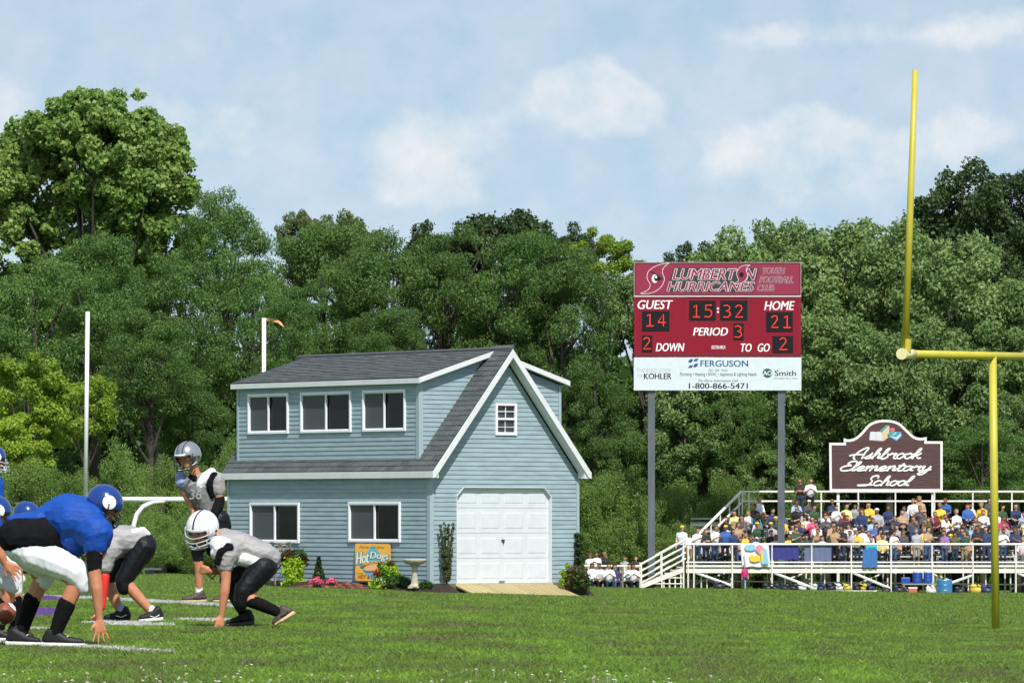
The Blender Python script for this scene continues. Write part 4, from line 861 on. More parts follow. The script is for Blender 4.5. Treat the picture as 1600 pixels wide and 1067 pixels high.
# ------------------------------------------------------------------ bodies: hulls of spheres merged by voxel remeshing
_bm = bmesh.new(); bmesh.ops.create_icosphere(_bm, subdivisions=2, radius=1); ICO = np.array([v.co[:] for v in _bm.verts]); _bm.free()
def remesh(prims, voxel, smooth=3, fac=.5):
    """prims: list of (tag, [(centre, r or (rx,ry,rz)[, rot])...]); returns verts (np), faces (list), tag per face"""
    tot = bmesh.new()
    for tag_, sp in prims:
        b = bmesh.new()
        for s in sp:
            c = np.array(s[0][:]); r = s[1]; pts = ICO*np.array(r if isinstance(r, (tuple, list)) else (r, r, r))
            if len(s) > 2: pts = pts @ np.array(s[2]).T
            for q in pts+c: b.verts.new(q)
        res = bmesh.ops.convex_hull(b, input=b.verts[:]); bmesh.ops.delete(b, geom=list({e for e in res['geom_interior']+res['geom_unused'] if isinstance(e, bmesh.types.BMVert)}), context='VERTS')
        me = bpy.data.meshes.new('h'); b.to_mesh(me); b.free(); tot.from_mesh(me); bpy.data.meshes.remove(me)
    me = bpy.data.meshes.new('tmp'); tot.to_mesh(me); tot.free(); o = bpy.data.objects.new('tmp', me)
    COL.objects.link(o)
    m = o.modifiers.new('r', 'REMESH'); m.mode = 'VOXEL'; m.voxel_size = voxel
    if smooth: m = o.modifiers.new('s', 'SMOOTH'); m.iterations = smooth; m.factor = fac
    dg = bpy.context.evaluated_depsgraph_get(); ev = o.evaluated_get(dg); m2 = ev.to_mesh()
    n = len(m2.vertices); V = np.empty(n*3, np.float32); m2.vertices.foreach_get('co', V); V = V.reshape(-1, 3)
    Fc = [tuple(p.vertices) for p in m2.polygons]; ev.to_mesh_clear(); bpy.data.objects.remove(o); bpy.data.meshes.remove(me)
    tags = sorted({p[0] for p in prims}); cen = np.array([V[list(f)].mean(0) for f in Fc]); best = np.full(len(cen), 1e9); idx = np.zeros(len(cen), int)
    for tg, sp in prims:
        pr = [(np.array(s[0][:]), (s[1] if not isinstance(s[1], (tuple, list)) else sum(s[1])/3)) for s in sp]
        segs = [(pr[i], pr[j]) for i in range(len(pr)) for j in range(i+1, len(pr))] or [(pr[0], pr[0])]
        for (a, ra), (b, rb) in segs:
            ab = b-a; t = np.clip(((cen-a) @ ab)/max(ab @ ab, 1e-9), 0, 1); d = np.linalg.norm(cen-(a+t[:, None]*ab), axis=1)-(ra+(rb-ra)*t)
            k = d < best; best[k] = d[k]; idx[k] = tags.index(tg)
    return V, Fc, [tags[i] for i in idx]
def body_obj(name, prims, mats, voxel, parent=None, smooth=3, wrinkle=0, wscale=14, loc=None, stretch=(1, 1, 1), fac=.5):
    V, Fc, tg = remesh(prims, voxel, smooth, fac); names = list(mats.keys()); 
    if wrinkle:
        me = bpy.data.meshes.new('n'); me.from_pydata(V.tolist(), [], Fc); me.update(); nn = np.empty(len(V)*3, np.float32); me.vertices.foreach_get('normal', nn); nn = nn.reshape(-1, 3); bpy.data.meshes.remove(me)
        st = Vector(stretch); w_ = np.array([noise.noise(Vector((v[0]*st.x, v[1]*st.y, v[2]*st.z))*wscale*1.5)+.4*noise.noise(Vector((v[0]*st.x, v[1]*st.y, v[2]*st.z))*wscale*2.3+Vector((5, 5, 5))) for v in V.tolist()])
        w_ = np.clip(1-np.abs(w_)*3.5, -.3, 1)
        V = V+nn*(w_*wrinkle*.4)[:, None]
    if loc is not None: V = V-np.array(loc[:])
    o = mesh_obj(name, V.tolist(), Fc, [mats[k] for k in names], parent, smooth=True)
    o.data.polygons.foreach_set('material_index', [names.index(t) for t in tg]); return o
skin = mat('skin', (.50, .205, .110), .5, .08, 20, spec=.4, gpos=True); skin_red = mat('skin_sunlit_red', (.52, .18, .10), .5, .1, 20, gpos=True)
# ------------------------------------------------------------------ spectators
def objcol(name, rough=.8):
    m = bpy.data.materials.new(name); m.use_nodes = True; nt = m.node_tree; b = nt.nodes['Principled BSDF']; oi = N(nt, 'ShaderNodeObjectInfo'); nt.links.new(oi.outputs['Color'], b.inputs['Base Color']); b.inputs['Roughness'].default_value = rough; b.inputs['Specular IOR Level'].default_value = .2; return m
def randcol(name, cols, rough=.8, seedmul=1.0):
    m = bpy.data.materials.new(name); m.use_nodes = True; nt = m.node_tree; b = nt.nodes['Principled BSDF']; oi = N(nt, 'ShaderNodeObjectInfo'); r = N(nt, 'ShaderNodeValToRGB'); r.color_ramp.interpolation = 'CONSTANT'
    e = r.color_ramp.elements; e[0].color = (*cols[0], 1); e[1].position = 1/len(cols); e[1].color = (*cols[1], 1)
    for i, c in enumerate(cols[2:], 2): x = e.new(i/len(cols)); x.color = (*c, 1)
    nt.links.new(math_(nt, 'FRACT', math_(nt, 'MULTIPLY', oi.outputs['Random'], seedmul)), r.inputs[0]); nt.links.new(r.outputs[0], b.inputs['Base Color']); b.inputs['Roughness'].default_value = rough; b.inputs['Specular IOR Level'].default_value = .2; return m
m_shirt = objcol('spectator_shirt'); m_trou = randcol('spectator_trousers', [(.03, .05, .10), (.02, .02, .03), (.30, .24, .15), (.06, .10, .18), (.015, .015, .02), (.20, .20, .19), (.04, .06, .12)], seedmul=3.7)
m_hair = randcol('spectator_hair', [(.025, .015, .01), (.10, .055, .02), (.02, .015, .012), (.22, .15, .07), (.05, .03, .015), (.035, .02, .012)], seedmul=7.3)
m_skin = randcol('spectator_skin', [(.50, .27, .18), (.42, .21, .13), (.55, .31, .22), (.30, .15, .09)], .6, seedmul=11.1)
m_shoe = plainm('spectator_shoe', (.12, .12, .12)); CAPM = {c: plainm(c+'_cap', v) for c, v in dict(yellow=(.72, .50, .03), white=(.72, .72, .70), black=(.02, .02, .025)).items()}
PM = dict(shirt=m_shirt, trou=m_trou, skin=m_skin, hair=m_hair, shoe=m_shoe)
def V3(*a): return Vector(a)
def person_prims(pose, seed):
    g = random.Random(seed); p = []; j = lambda s=.02: g.uniform(-s, s)
    sit = pose.startswith('sit'); hz = .47 if sit else .86; hy = .35 if sit else 0; lean = j(.05)-(.10 if 'lean' in pose else 0)
    H_ = V3(0, hy, hz); C = V3(j(), hy+lean*.8, hz+.36); N_ = V3(j(), hy+lean, hz+.52); Hd = V3(j(.03), hy+lean*1.2-.02, hz+.70)
    p.append(('trou', [(H_+V3(-.09, 0, 0), .105), (H_+V3(.09, 0, 0), .105)]))
    p.append(('shirt', [(H_+V3(0, 0, .10), (.16, .11, .10)), (C+V3(-.10, 0, 0), .115), (C+V3(.10, 0, 0), .115)]))
    p.append(('shirt', [(N_+V3(-.145, 0, -.05), .055), (N_+V3(.145, 0, -.05), .055), (N_, .06)])); p.append(('skin', [(N_, .05), (Hd, .05)]))
    p.append(('skin', [(Hd+V3(0, -.015, -.05), .065), (Hd+V3(0, -.005, .03), .085)])); p.append(('skin', [(Hd+V3(0, -.105, -.02), .014)]))
    if 'cap' in pose: p.append(('cap', [(Hd+V3(0, .01, .06), (.10, .105, .07))])); p.append(('cap', [(Hd+V3(0, -.12, .055), (.07, .07, .012)), (Hd+V3(0, 0, .06), (.08, .08, .02))]))
    elif 'long' in pose: p.append(('hair', [(Hd+V3(0, .005, .06), (.105, .105, .075)), (Hd+V3(0, .06, -.10), (.10, .05, .05))])); p.append(('hair', [(Hd+V3(-.08, .03, 0), .03), (Hd+V3(-.10, .03, -.16), .028)])); p.append(('hair', [(Hd+V3(.08, .03, 0), .03), (Hd+V3(.10, .03, -.16), .028)]))
    else: p.append(('hair', [(Hd+V3(0, .01, .065), (.098, .105, .07)), (Hd+V3(0, .05, 0), (.095, .07, .08))]))
    for s in (-1, 1):
        hip = H_+V3(s*.09, 0, 0)
        if sit: kn = V3(s*(.12+g.random()*.06), hy-.42, .50); an = V3(s*(.11+j(.04)), hy-.40+j(.06), .07)
        else: kn = V3(s*.10, -.01, .46); an = V3(s*.10, .02, .07)
        p += [('trou', [(hip, .085), (kn, .06)]), ('trou', [(kn, .058), (an, .045)]), ('shoe', [(an+V3(0, .03, -.03), .035), (an+V3(s*.02, -.15, -.04), .03)])]
        sh = N_+V3(s*.18, 0, -.06)
        if 'clap' in pose: el = sh+V3(s*.07, -.08, -.24); ha = N_+V3(s*.03, -.30, -.16)
        elif 'cross' in pose: el = sh+V3(s*.05, -.04, -.26); ha = N_+V3(-s*.08, -.17, -.24)
        elif 'up' in pose and s > 0: el = sh+V3(.12, -.1, .10); ha = el+V3(-.05, -.05, .25)
        elif sit: el = sh+V3(s*.05, -.08, -.27); ha = V3(s*.08, hy-.30, hz+.14)
        else: el = sh+V3(s*.05, .02, -.28); ha = sh+V3(s*.05, -.05, -.52)
        fo = 'skin' if g.random() < .6 or 'short' in pose else 'shirt'
        p += [('shirt', [(sh, .055), (el, .042)]), (fo, [(el, .040), (ha, .028)]), ('skin', [(ha, .034), (ha+(ha-el).normalized()*.07, .028)])]
    return p
POSES = ['sit', 'sit_long', 'sit_clap', 'sit_lean', 'sit_cap', 'sit_cross', 'sit_long_clap', 'sit_lean_cap', 'sit_up', 'stand', 'stand_cap', 'stand_cross', 'stand_long', 'stand_clap']
PME = {}
def person_mesh(pose):
    if pose not in PME:
        mats = dict(PM); 
        if 'cap' in pose: mats['cap'] = CAPM['white']
        pr = person_prims(pose, len(PME)+3); o = body_obj('person', pr, mats, .026, smooth=1, fac=.4); PME[pose] = o.data; COL.objects.unlink(o); bpy.data.objects.remove(o)
    return PME[pose]
COLS = dict(white=(.72, .72, .74), black=(.03, .03, .036), navy=(.035, .05, .12), teal=(.05, .38, .45), yellow=(.72, .50, .06), pale=(.75, .68, .30), tan=(.42, .28, .17), brown=(.16, .09, .05), green=(.04, .09, .05), olive=(.09, .10, .04),
            pink=(.75, .10, .22), magenta=(.50, .03, .16), grey=(.36, .37, .39), maroon=(.15, .03, .05), blue=(.05, .12, .35), lightblue=(.32, .44, .62), purple=(.30, .16, .42), charcoal=(.08, .08, .095))
CNAME = dict(pale='pale yellow', green='dark green', lightblue='light blue', charcoal='charcoal')
PEOPLE = []
def add_person(pose, x, y, z, col, where, rz=0.0, scale=1.0, capcol=None, group=None):
    me = person_mesh(pose)
    o = bpy.data.objects.new('person', me); link(o); o.location = (x, y, z); o.rotation_euler = (0, 0, rz); o.scale = (scale,)*3; o.color = (*COLS[col], 1)
    if capcol and 'cap' in pose:
        for i, m in enumerate(me.materials):
            if m == CAPM['white']: o.material_slots[i].link = 'OBJECT'; o.material_slots[i].material = CAPM[capcol]
    o['category'] = 'person'; 
    if group: o['group'] = group
    PEOPLE.append((o, pose, col, where, capcol, x)); return o
def build_crowd():
    g = random.Random(21); A = lambda x, y: (1120+x/5.08, 740+y/5.08); B_ = lambda x, y: (1350+x/5.08, 740+y/5.08)
    L = [(A, 375, 215, 'white'), (A, 270, 250, 'charcoal'), (A, 345, 270, 'teal'), (A, 455, 295, 'navy'), (A, 210, 285, 'white'), (A, 300, 300, 'white'), (A, 70, 345, 'black'), (A, 115, 405, 'navy', 'white'), (A, 200, 400, 'tan'), (A, 225, 455, 'yellow'), (A, 285, 460, 'black'), (A, 325, 430, 'white', 'white'), (A, 365, 460, 'black', 'yellow'), (A, 425, 410, 'grey', 'yellow'), (A, 460, 385, 'black'), (A, 465, 470, 'white'),
         (A, 590, 490, 'yellow'), (A, 650, 480, 'brown'), (A, 575, 375, 'white'), (A, 665, 370, 'olive'), (A, 700, 260, 'grey'), (A, 745, 215, 'charcoal', 'white'), (A, 750, 290, 'white', 'white'), (A, 755, 335, 'pink'), (A, 800, 300, 'green'), (A, 765, 385, 'white'), (A, 835, 230, 'white'), (A, 915, 190, 'navy'), (A, 970, 235, 'white'), (A, 1055, 220, 'pale'), (A, 1080, 175, 'grey'), (A, 1190, 225, 'yellow'), (A, 1075, 330, 'black'), (A, 1150, 350, 'white'), (A, 1200, 380, 'white'), (A, 1250, 340, 'lightblue'),
         (A, 840, 470, 'white'), (A, 900, 470, 'maroon'), (A, 705, 480, 'green'), (A, 780, 480, 'tan'), (A, 935, 400, 'tan'), (A, 990, 480, 'black'), (A, 820, 380, 'pale'), (A, 540, 300, 'charcoal'), (A, 620, 430, 'white'), (A, 1030, 270, 'maroon'), (A, 1130, 260, 'navy'), (A, 1230, 460, 'teal'), (A, 880, 330, 'charcoal'), (A, 690, 420, 'tan'),
         (B_, 190, 265, 'navy'), (B_, 235, 275, 'navy'), (B_, 300, 235, 'grey'), (B_, 375, 215, 'white'), (B_, 440, 190, 'charcoal'), (B_, 490, 230, 'charcoal'), (B_, 635, 190, 'blue'), (B_, 710, 200, 'black'), (B_, 855, 190, 'white'), (B_, 985, 190, 'charcoal'), (B_, 325, 270, 'tan'), (B_, 385, 270, 'charcoal'), (B_, 440, 280, 'grey'), (B_, 490, 330, 'olive'), (B_, 115, 345, 'blue'), (B_, 200, 350, 'black'), (B_, 245, 380, 'grey'), (B_, 315, 350, 'white'), (B_, 430, 380, 'navy'), (B_, 530, 390, 'navy'), (B_, 490, 420, 'yellow'), (B_, 675, 300, 'white'), (B_, 775, 300, 'white'), (B_, 670, 365, 'white'), (B_, 600, 350, 'grey'),
         (B_, 655, 450, 'black'), (B_, 750, 430, 'navy'), (B_, 805, 445, 'tan'), (B_, 820, 490, 'charcoal'), (B_, 890, 330, 'grey'), (B_, 940, 380, 'black'), (B_, 910, 260, 'yellow'), (B_, 955, 310, 'white'), (B_, 830, 250, 'blue'), (B_, 1085, 300, 'white'), (B_, 1135, 290, 'magenta'), (B_, 1220, 230, 'navy'), (B_, 1250, 290, 'lightblue'), (B_, 1100, 390, 'grey'), (B_, 1175, 390, 'navy'), (B_, 1240, 430, 'white'), (B_, 150, 470, 'pale'), (B_, 70, 460, 'tan'), (B_, 230, 480, 'tan'), (B_, 420, 500, 'grey'), (B_, 535, 490, 'blue'), (B_, 345, 480, 'charcoal'), (B_, 30, 300, 'lightblue'), (B_, 60, 380, 'charcoal'), (B_, 1020, 260, 'navy'), (B_, 1000, 440, 'charcoal'), (B_, 1180, 270, 'grey'), (B_, 570, 280, 'maroon'), (B_, 390, 440, 'maroon')]
    occ = {}
    def seat(i, x, col, cap=None, w_=.40, pose=None):
        for q in occ.get(i, []):
            if abs(q-x) < w_: return False
        z, y = foot(i); occ.setdefault(i, []).append(x)
        pose = pose or (g.choice(['sit_cap', 'sit_lean_cap']) if cap else g.choice(['sit', 'sit_long', 'sit_clap', 'sit_lean', 'sit_cross', 'sit_long_clap', 'sit', 'sit_up' if g.random() < .2 else 'sit_long']))
        s = g.choice([g.uniform(.92, 1.06)]*4+[g.uniform(.72, .86)]); add_person(pose, x, y, z, col, 'row%d' % i, g.uniform(-.65, .65), s, cap, 'spectators seated on the bleachers'); return True
    for e in L:
        px, py = e[0](e[1], e[2]); col = e[3]; cap = e[4] if len(e) > 4 else None
        best = min(range(7), key=lambda i: abs(800+(CZ-foot(i)[0]-1.18)*F/foot(i)[1]-py-3)); 
        for i in (best, max(0, best-1), min(6, best+1)):
            if seat(i, sc(px, foot(i)[1]), col, cap): break
    pal = ['white', 'white', 'white', 'navy', 'charcoal', 'grey', 'grey', 'tan', 'green', 'lightblue', 'black', 'yellow', 'pale', 'pale', 'white']
    for i in range(7):
        z, y = foot(i); x = sc((1105, 1118, 1128, 1138, 1146, 1152, 1160)[i], y); dens = (.85, .85, .8, .75, .62, .5, .3)[i]
        while x < sc(1640, y):
            if g.random() < dens: seat(i, x+g.uniform(-.05, .05), g.choice(pal), g.choice([None]*7+['white', 'yellow', 'black']), w_=.43)
            x += .47
    # two standing at the very top
    z, y = foot(6); 
    for px, col, pose in ((1250, 'black', 'stand_cross'), (1266, 'white', 'stand_clap')): add_person(pose, sc(px, y+.42), y+.42, z+.425, col, 'top', 0, 1.0)
    # walkway
    yw = BY+.45
    for px, col, pose, cap in ((1065.5, 'white', 'stand_cap', 'yellow'), (1077, 'white', 'stand_cap', 'black'), (1089, 'white', 'stand_clap', None), (1103, 'black', 'stand_cross', None), (1117, 'white', 'stand_clap', None), (1133, 'blue', 'stand_cap', 'yellow'), (1147, 'navy', 'stand', None), (1242, 'green', 'stand_clap', None),
                               (1304, 'tan', 'stand', None), (1315, 'black', 'stand_cross', None), (1328, 'grey', 'stand_clap', None), (1340, 'yellow', 'stand_cross', None), (1396, 'white', 'stand_clap', None), (1432, 'grey', 'stand', None), (1449, 'tan', 'stand_clap', None), (1476, 'purple', 'stand_cross', None), (1492, 'olive', 'stand_long', None), (1507, 'green', 'stand', None), (1527, 'black', 'stand_cross', None), (1541, 'navy', 'stand', None), (1567, 'white', 'stand_clap', None)):
        add_person(pose, sc(px, yw), yw, BF-.005, col, 'walk', g.uniform(-.8, .8), g.uniform(.84, 1.02), cap, 'spectators standing along the front rail')
    # ground: cheerleaders
    for px, py, col, pose in ((922, 868, 'white', 'stand_long'), (932, 866, 'white', 'stand_clap'), (945, 866, 'black', 'stand_long'), (976, 872, 'grey', 'stand_long'), (994, 873, 'black', 'stand_cross')):
        Y = 211; x = sc(px, Y); zz = gz(x, Y); s = (CZ-(py-800)*Y/F-zz)/1.56; add_person(pose, x, Y, zz, col, 'railing', g.uniform(-.4, .4), s, None, 'cheerleaders standing behind the low railing')
    for px, col in ((929, 'white'), (939, 'white'), (953, 'white'), (965, 'navy'), (981, 'white'), (991, 'white')):
        Y = 206.5+g.uniform(-.6, .6); x = sc(px, Y); add_person(g.choice(['sit_long', 'sit_lean', 'sit_clap']), x, Y, gz(x, Y)-.18, col, 'grass', g.uniform(-.7, .7), .95, None, 'cheerleaders sitting on the grass')
    # labels: colour, dress and place counted from the left
    rowname = {'row%d' % i: n for i, n in enumerate(['lowest seat row', 'second seat row', 'third seat row', 'fourth seat row', 'fifth seat row', 'sixth seat row', 'highest seat row'])}
    rowname.update(walk='front walkway rail', top='top of the bleachers', railing='low pipe railing', grass='grass before the railing')
    ORD = 'first second third fourth fifth sixth seventh eighth ninth tenth eleventh twelfth thirteenth fourteenth fifteenth sixteenth seventeenth eighteenth nineteenth twentieth'.split()
    cnt = {}
    for o, pose, col, where, cap, x in sorted(PEOPLE, key=lambda t: t[5]):
        k = (where, col, cap if 'cap' in pose else None); cnt[k] = cnt.get(k, 0)+1; n = cnt[k]
        c = CNAME.get(col, col); hat = (' and %s cap' % (cap or 'white')) if 'cap' in pose else ''
        if 'cap' in pose and cap is None: hat = ' and white cap'
        total = sum(1 for q in PEOPLE if (q[3], q[2], q[4] if 'cap' in q[1] else None) == k)
        if total == 1: o['label'] = 'the only person in %s top%s at the %s' % (c, hat, rowname[where])
        else: o['label'] = '%s person from left in %s top%s at the %s' % (ORD[n-1], c, hat, rowname[where])
build_crowd()
def build_side_gear():
    g = random.Random(4); blue = plainm('drum_blue', (.05, .20, .42), .35); navy = plainm('banner_navy', (.035, .035, .20)); grey = plainm('banner_greyblue', (.12, .15, .26)); bl2 = plainm('banner_blue', (.05, .16, .42)); wt = plainm('banner_white', (.74, .74, .76))
    def hang(name, x0, y0, x1, y1, m, label, Y=BY-.14, skew=0):
        c0 = P((x0+x1)/2, y0, Y); n = 8; V = []; 
        for i in range(n+1):
            for j in (0, 1):
                px = x0+(x1-x0)*i/n+(skew*(x1-x0)*.1 if j else 0); p = P(px, (y0 if j == 0 else y1+math.sin(i*1.7)*.8), Y); p.y += .012*math.sin(i*2.1+j); V.append(p-c0)
        o = mesh_obj(name, V, [(2*i, 2*i+1, 2*i+3, 2*i+2) for i in range(n)], m, smooth=False, loc=c0); s = o.modifiers.new('t', 'SOLIDIFY'); s.thickness = .008
        return tag(o, label, 'banner')
    b = hang('painted_banner', 1157, 849, 1201, 885, wt, 'white banner with yellow, pink and light blue paint hung on the rail', skew=.6)
    pr = Print(lambda x, y: P(1120+x/5.08, 740+y/5.08, BY-.20), NF); Mx = dict(y=plainm('paint_yellow', (.75, .55, .04)), p=plainm('paint_pink', (.70, .25, .38)), l=plainm('paint_lightblue', (.25, .52, .70)), v=plainm('paint_lilac', (.52, .45, .70)))
    pr.poly('l', [(220, 570), (275, 558), (300, 565), (310, 600), (270, 612), (228, 604)]); pr.poly('y', [(258, 650), (280, 640), (300, 655), (325, 640), (342, 650), (345, 690), (300, 700), (265, 692)]); pr.poly('p', [(310, 580), (335, 560), (365, 575), (370, 620), (340, 640), (312, 610)], .008); pr.poly('y', [(345, 600), (358, 596), (372, 690), (352, 700)], .012); pr.poly('l', [(368, 585), (395, 600), (412, 715), (355, 715)], .010); pr.poly('v', [(212, 640), (222, 640), (232, 715), (222, 715)])
    pr.build('painted_shape', b, Mx)
    for o in b.children: o.location = -Vector(b.location)
    hang('blanket', 1202, 850, 1248, 874, navy, 'dark blue cloth hung on the rail behind the scoreboard post', BY-.02); hang('blanket', 1257, 850, 1299, 876, grey, 'grey-blue cloth hung on the rail left of centre', BY-.02); hang('blanket', 1348, 858, 1371, 886, bl2, 'bright blue cloth hung on the rail under the school sign', BY-.15)
    # bench with kit in front
    Y = 207.2; al = MATS['white_painted_steel']
    for x0, x1, lab in ((1195, 1370, 'long low white team bench in front of the bleachers, left part'), ):
        X0, X1 = sc(x0, Y), sc(x1, Y); z = CZ-(923-800)*Y/F; c0 = Vector((X0, Y, gz((X0+X1)/2, Y))); root = empty('team_bench', c0, label='long low white team bench in front of the bleachers', cat='bench')
        t = MB(); t.box(((X1-X0)/2, 0, z-c0.z), (X1-X0, .28, .06)); t.build('seat', al, root)
        for k in range(6): t = MB(); t.box(((X1-X0)*(k+.2)/5.6, 0, (z-c0.z)/2-.05), (.06, .26, z-c0.z+.04)); t.build('leg', al, root)
        for i in range(13):
            x = X0+(X1-X0)*(i+.5+g.uniform(-.3, .3))/13; col, nm = g.choice([((.02, .02, .03), 'black'), ((.02, .03, .10), 'navy'), ((.6, .6, .6), 'white'), ((.55, .42, .05), 'yellow'), ((.02, .02, .025), 'black')])
            m = plainm('kit_'+nm, col, .5); t = MB(); t.box((0, 0, .09), (.30+g.random()*.1, .22, .15), Matrix.Rotation(g.uniform(-.2, .2), 3, 'Y')); t.sphere((g.uniform(-.12, .12), -.05, .20), (.12, .11, .09), 8, 5); t.box((-.10, -.05, .25), (.20, .12, .05), Matrix.Rotation(.4, 3, 'Y'))
            o = t.build('kit_bag', m, smooth=True); o.location = (x, Y-.02, z+.02); tag(o, '%s kit bag, %s from left on the team bench' % (nm, 'first second third fourth fifth sixth seventh eighth ninth tenth eleventh twelfth thirteenth'.split()[i]), 'bag', 'kit bags on the team bench')
    def drum(px, y0, y1, w_, Y, m, name, label, cat, lid=None, base=None):
        X = sc(px, Y); s = Y/F; z0 = CZ-(y1-800)*s; h = (y1-y0)*s; r = w_*s/2; o = MB().lathe((0, 0, 0), [(r*.94, 0), (r, .04), (r, h*.3), (r*1.03, h*.33), (r, h*.36), (r, h*.63), (r*1.03, h*.66), (r, h*.69), (r, h-.04), (r*.93, h)], 18).build(name, m, smooth=False); o.location = (X, Y, z0); tag(o, label, cat)
        if lid: l = MB().lathe((0, 0, h), [(r*.97, 0), (r*.97, .05), (r*.5, .09)], 18).build('lid', lid, o)
        return o
    X = sc(1443, 207.5); d = drum(1476, 905, 930, 24, 207, blue, 'blue_drum', 'light blue plastic drum standing right of the coolers', 'drum'); 
    tb = empty('folding_table', (sc(1438, 208), 208, gz(sc(1438, 208), 208)), label='low table carrying the two blue drink coolers', cat='table'); tz = CZ-(911-800)*208/F-tb.location.z
    t = MB(); t.box((0, 0, tz-.03), (1.5, .6, .05)); t.build('table_top', plainm('table_grey', (.3, .29, .27)), tb)
    for sx in (-.68, .68):
        for sy in (-.25, .25): t = MB(); t.box((sx, sy, (tz-.05)/2), (.04, .04, tz-.06)); t.build('leg', al, tb)
    db = plainm('cooler_blue', (.015, .07, .35), .35); wl = plainm('cooler_white', (.7, .7, .7))
    for px, lab in ((1433, 'left blue drink cooler with white lid under the bleacher rail'), (1450, 'right blue drink cooler with white lid under the bleacher rail')): drum(px, 894, 910.5, 14, 208, db, 'drink_cooler', lab, 'cooler', wl)
    t = MB(); t.box((0, 0, .12), (.35, .3, .24)); o = t.build('small_box', db, bevel=.02); o.location = (sc(1415, 208), 208, tz+tb.location.z); tag(o, 'small blue cool box left of the drink coolers', 'box')
    t = MB(); t.box((0, 0, .12), (.34, .3, .18)); o = t.build('red_cool_box', plainm('coolbox_red', (.6, .12, .08)), bevel=.02); X = sc(1426, 206.5); o.location = (X, 206.5, gz(X, 206.5)); l = MB().box((0, 0, .245), (.36, .32, .06)).build('lid', wl, o); tag(o, 'small red cool box with white lid on the ground', 'box')
    for i, (px, nm, col, s) in enumerate(((1124, 'black', (.02, .02, .022), 1.4), (1405, 'black', (.02, .02, .022), 1.3), (1418, 'brown', (.06, .03, .02), 1.1), (1500, 'black', (.02, .02, .02), 1.2), (1527, 'yellow', (.6, .42, .03), 1.6), (1543, 'navy', (.02, .03, .08), 1.5), (1455, 'white', (.62, .60, .55), 1.2), (1359, 'grey', (.2, .2, .2), .9), (1385, 'black', (.02, .02, .022), 1.0))):
        Y = 207+.2*i % 1; X = sc(px, Y); t = MB(); t.box((0, 0, .09), (.34, .22, .17), Matrix.Rotation(g.uniform(-.25, .25), 3, 'Y')); t.sphere((-.1, -.04, .2), (.10, .08, .07), 8, 5); t.box((.08, 0, .2), (.16, .1, .05), Matrix.Rotation(.5, 3, 'Y')); o = t.build('duffel_bag', plainm('kit_'+nm, col, .5), smooth=True); o.location = (X, Y, gz(X, Y)); o.scale = (s, s, s)
        tag(o, nm+' bag on the ground '+('under the bleacher brace', 'right of the team bench', 'beside the red cool box', 'left of the yellow bag', 'left of the yellow post', 'touching the yellow post', 'beside the blue drum', 'just past the team bench end', 'between team bench and red cool box')[i], 'bag', 'bags lying before the bleachers')
    # child under the banner
    X = sc(1164, 208); o = add_person('stand', X, 208, gz(X, 208), 'magenta', 'grass', .4, .62, None, None); o['label'] = 'small child in a red top standing under the painted banner'
    X = sc(236, 150); root = empty('park_bench', (X, 150, gz(X, 150)), label='small dark bench far back on the grass, left of the silver-helmet player', cat='bench'); m = plainm('bench_dark', (.10, .10, .10))
    MB().box((0, 0, .28), (.62, .35, .06)).build('seat', m, root); MB().box((0, 0, .12), (.16, .16, .26)).build('pedestal', m, root)
build_side_gear()
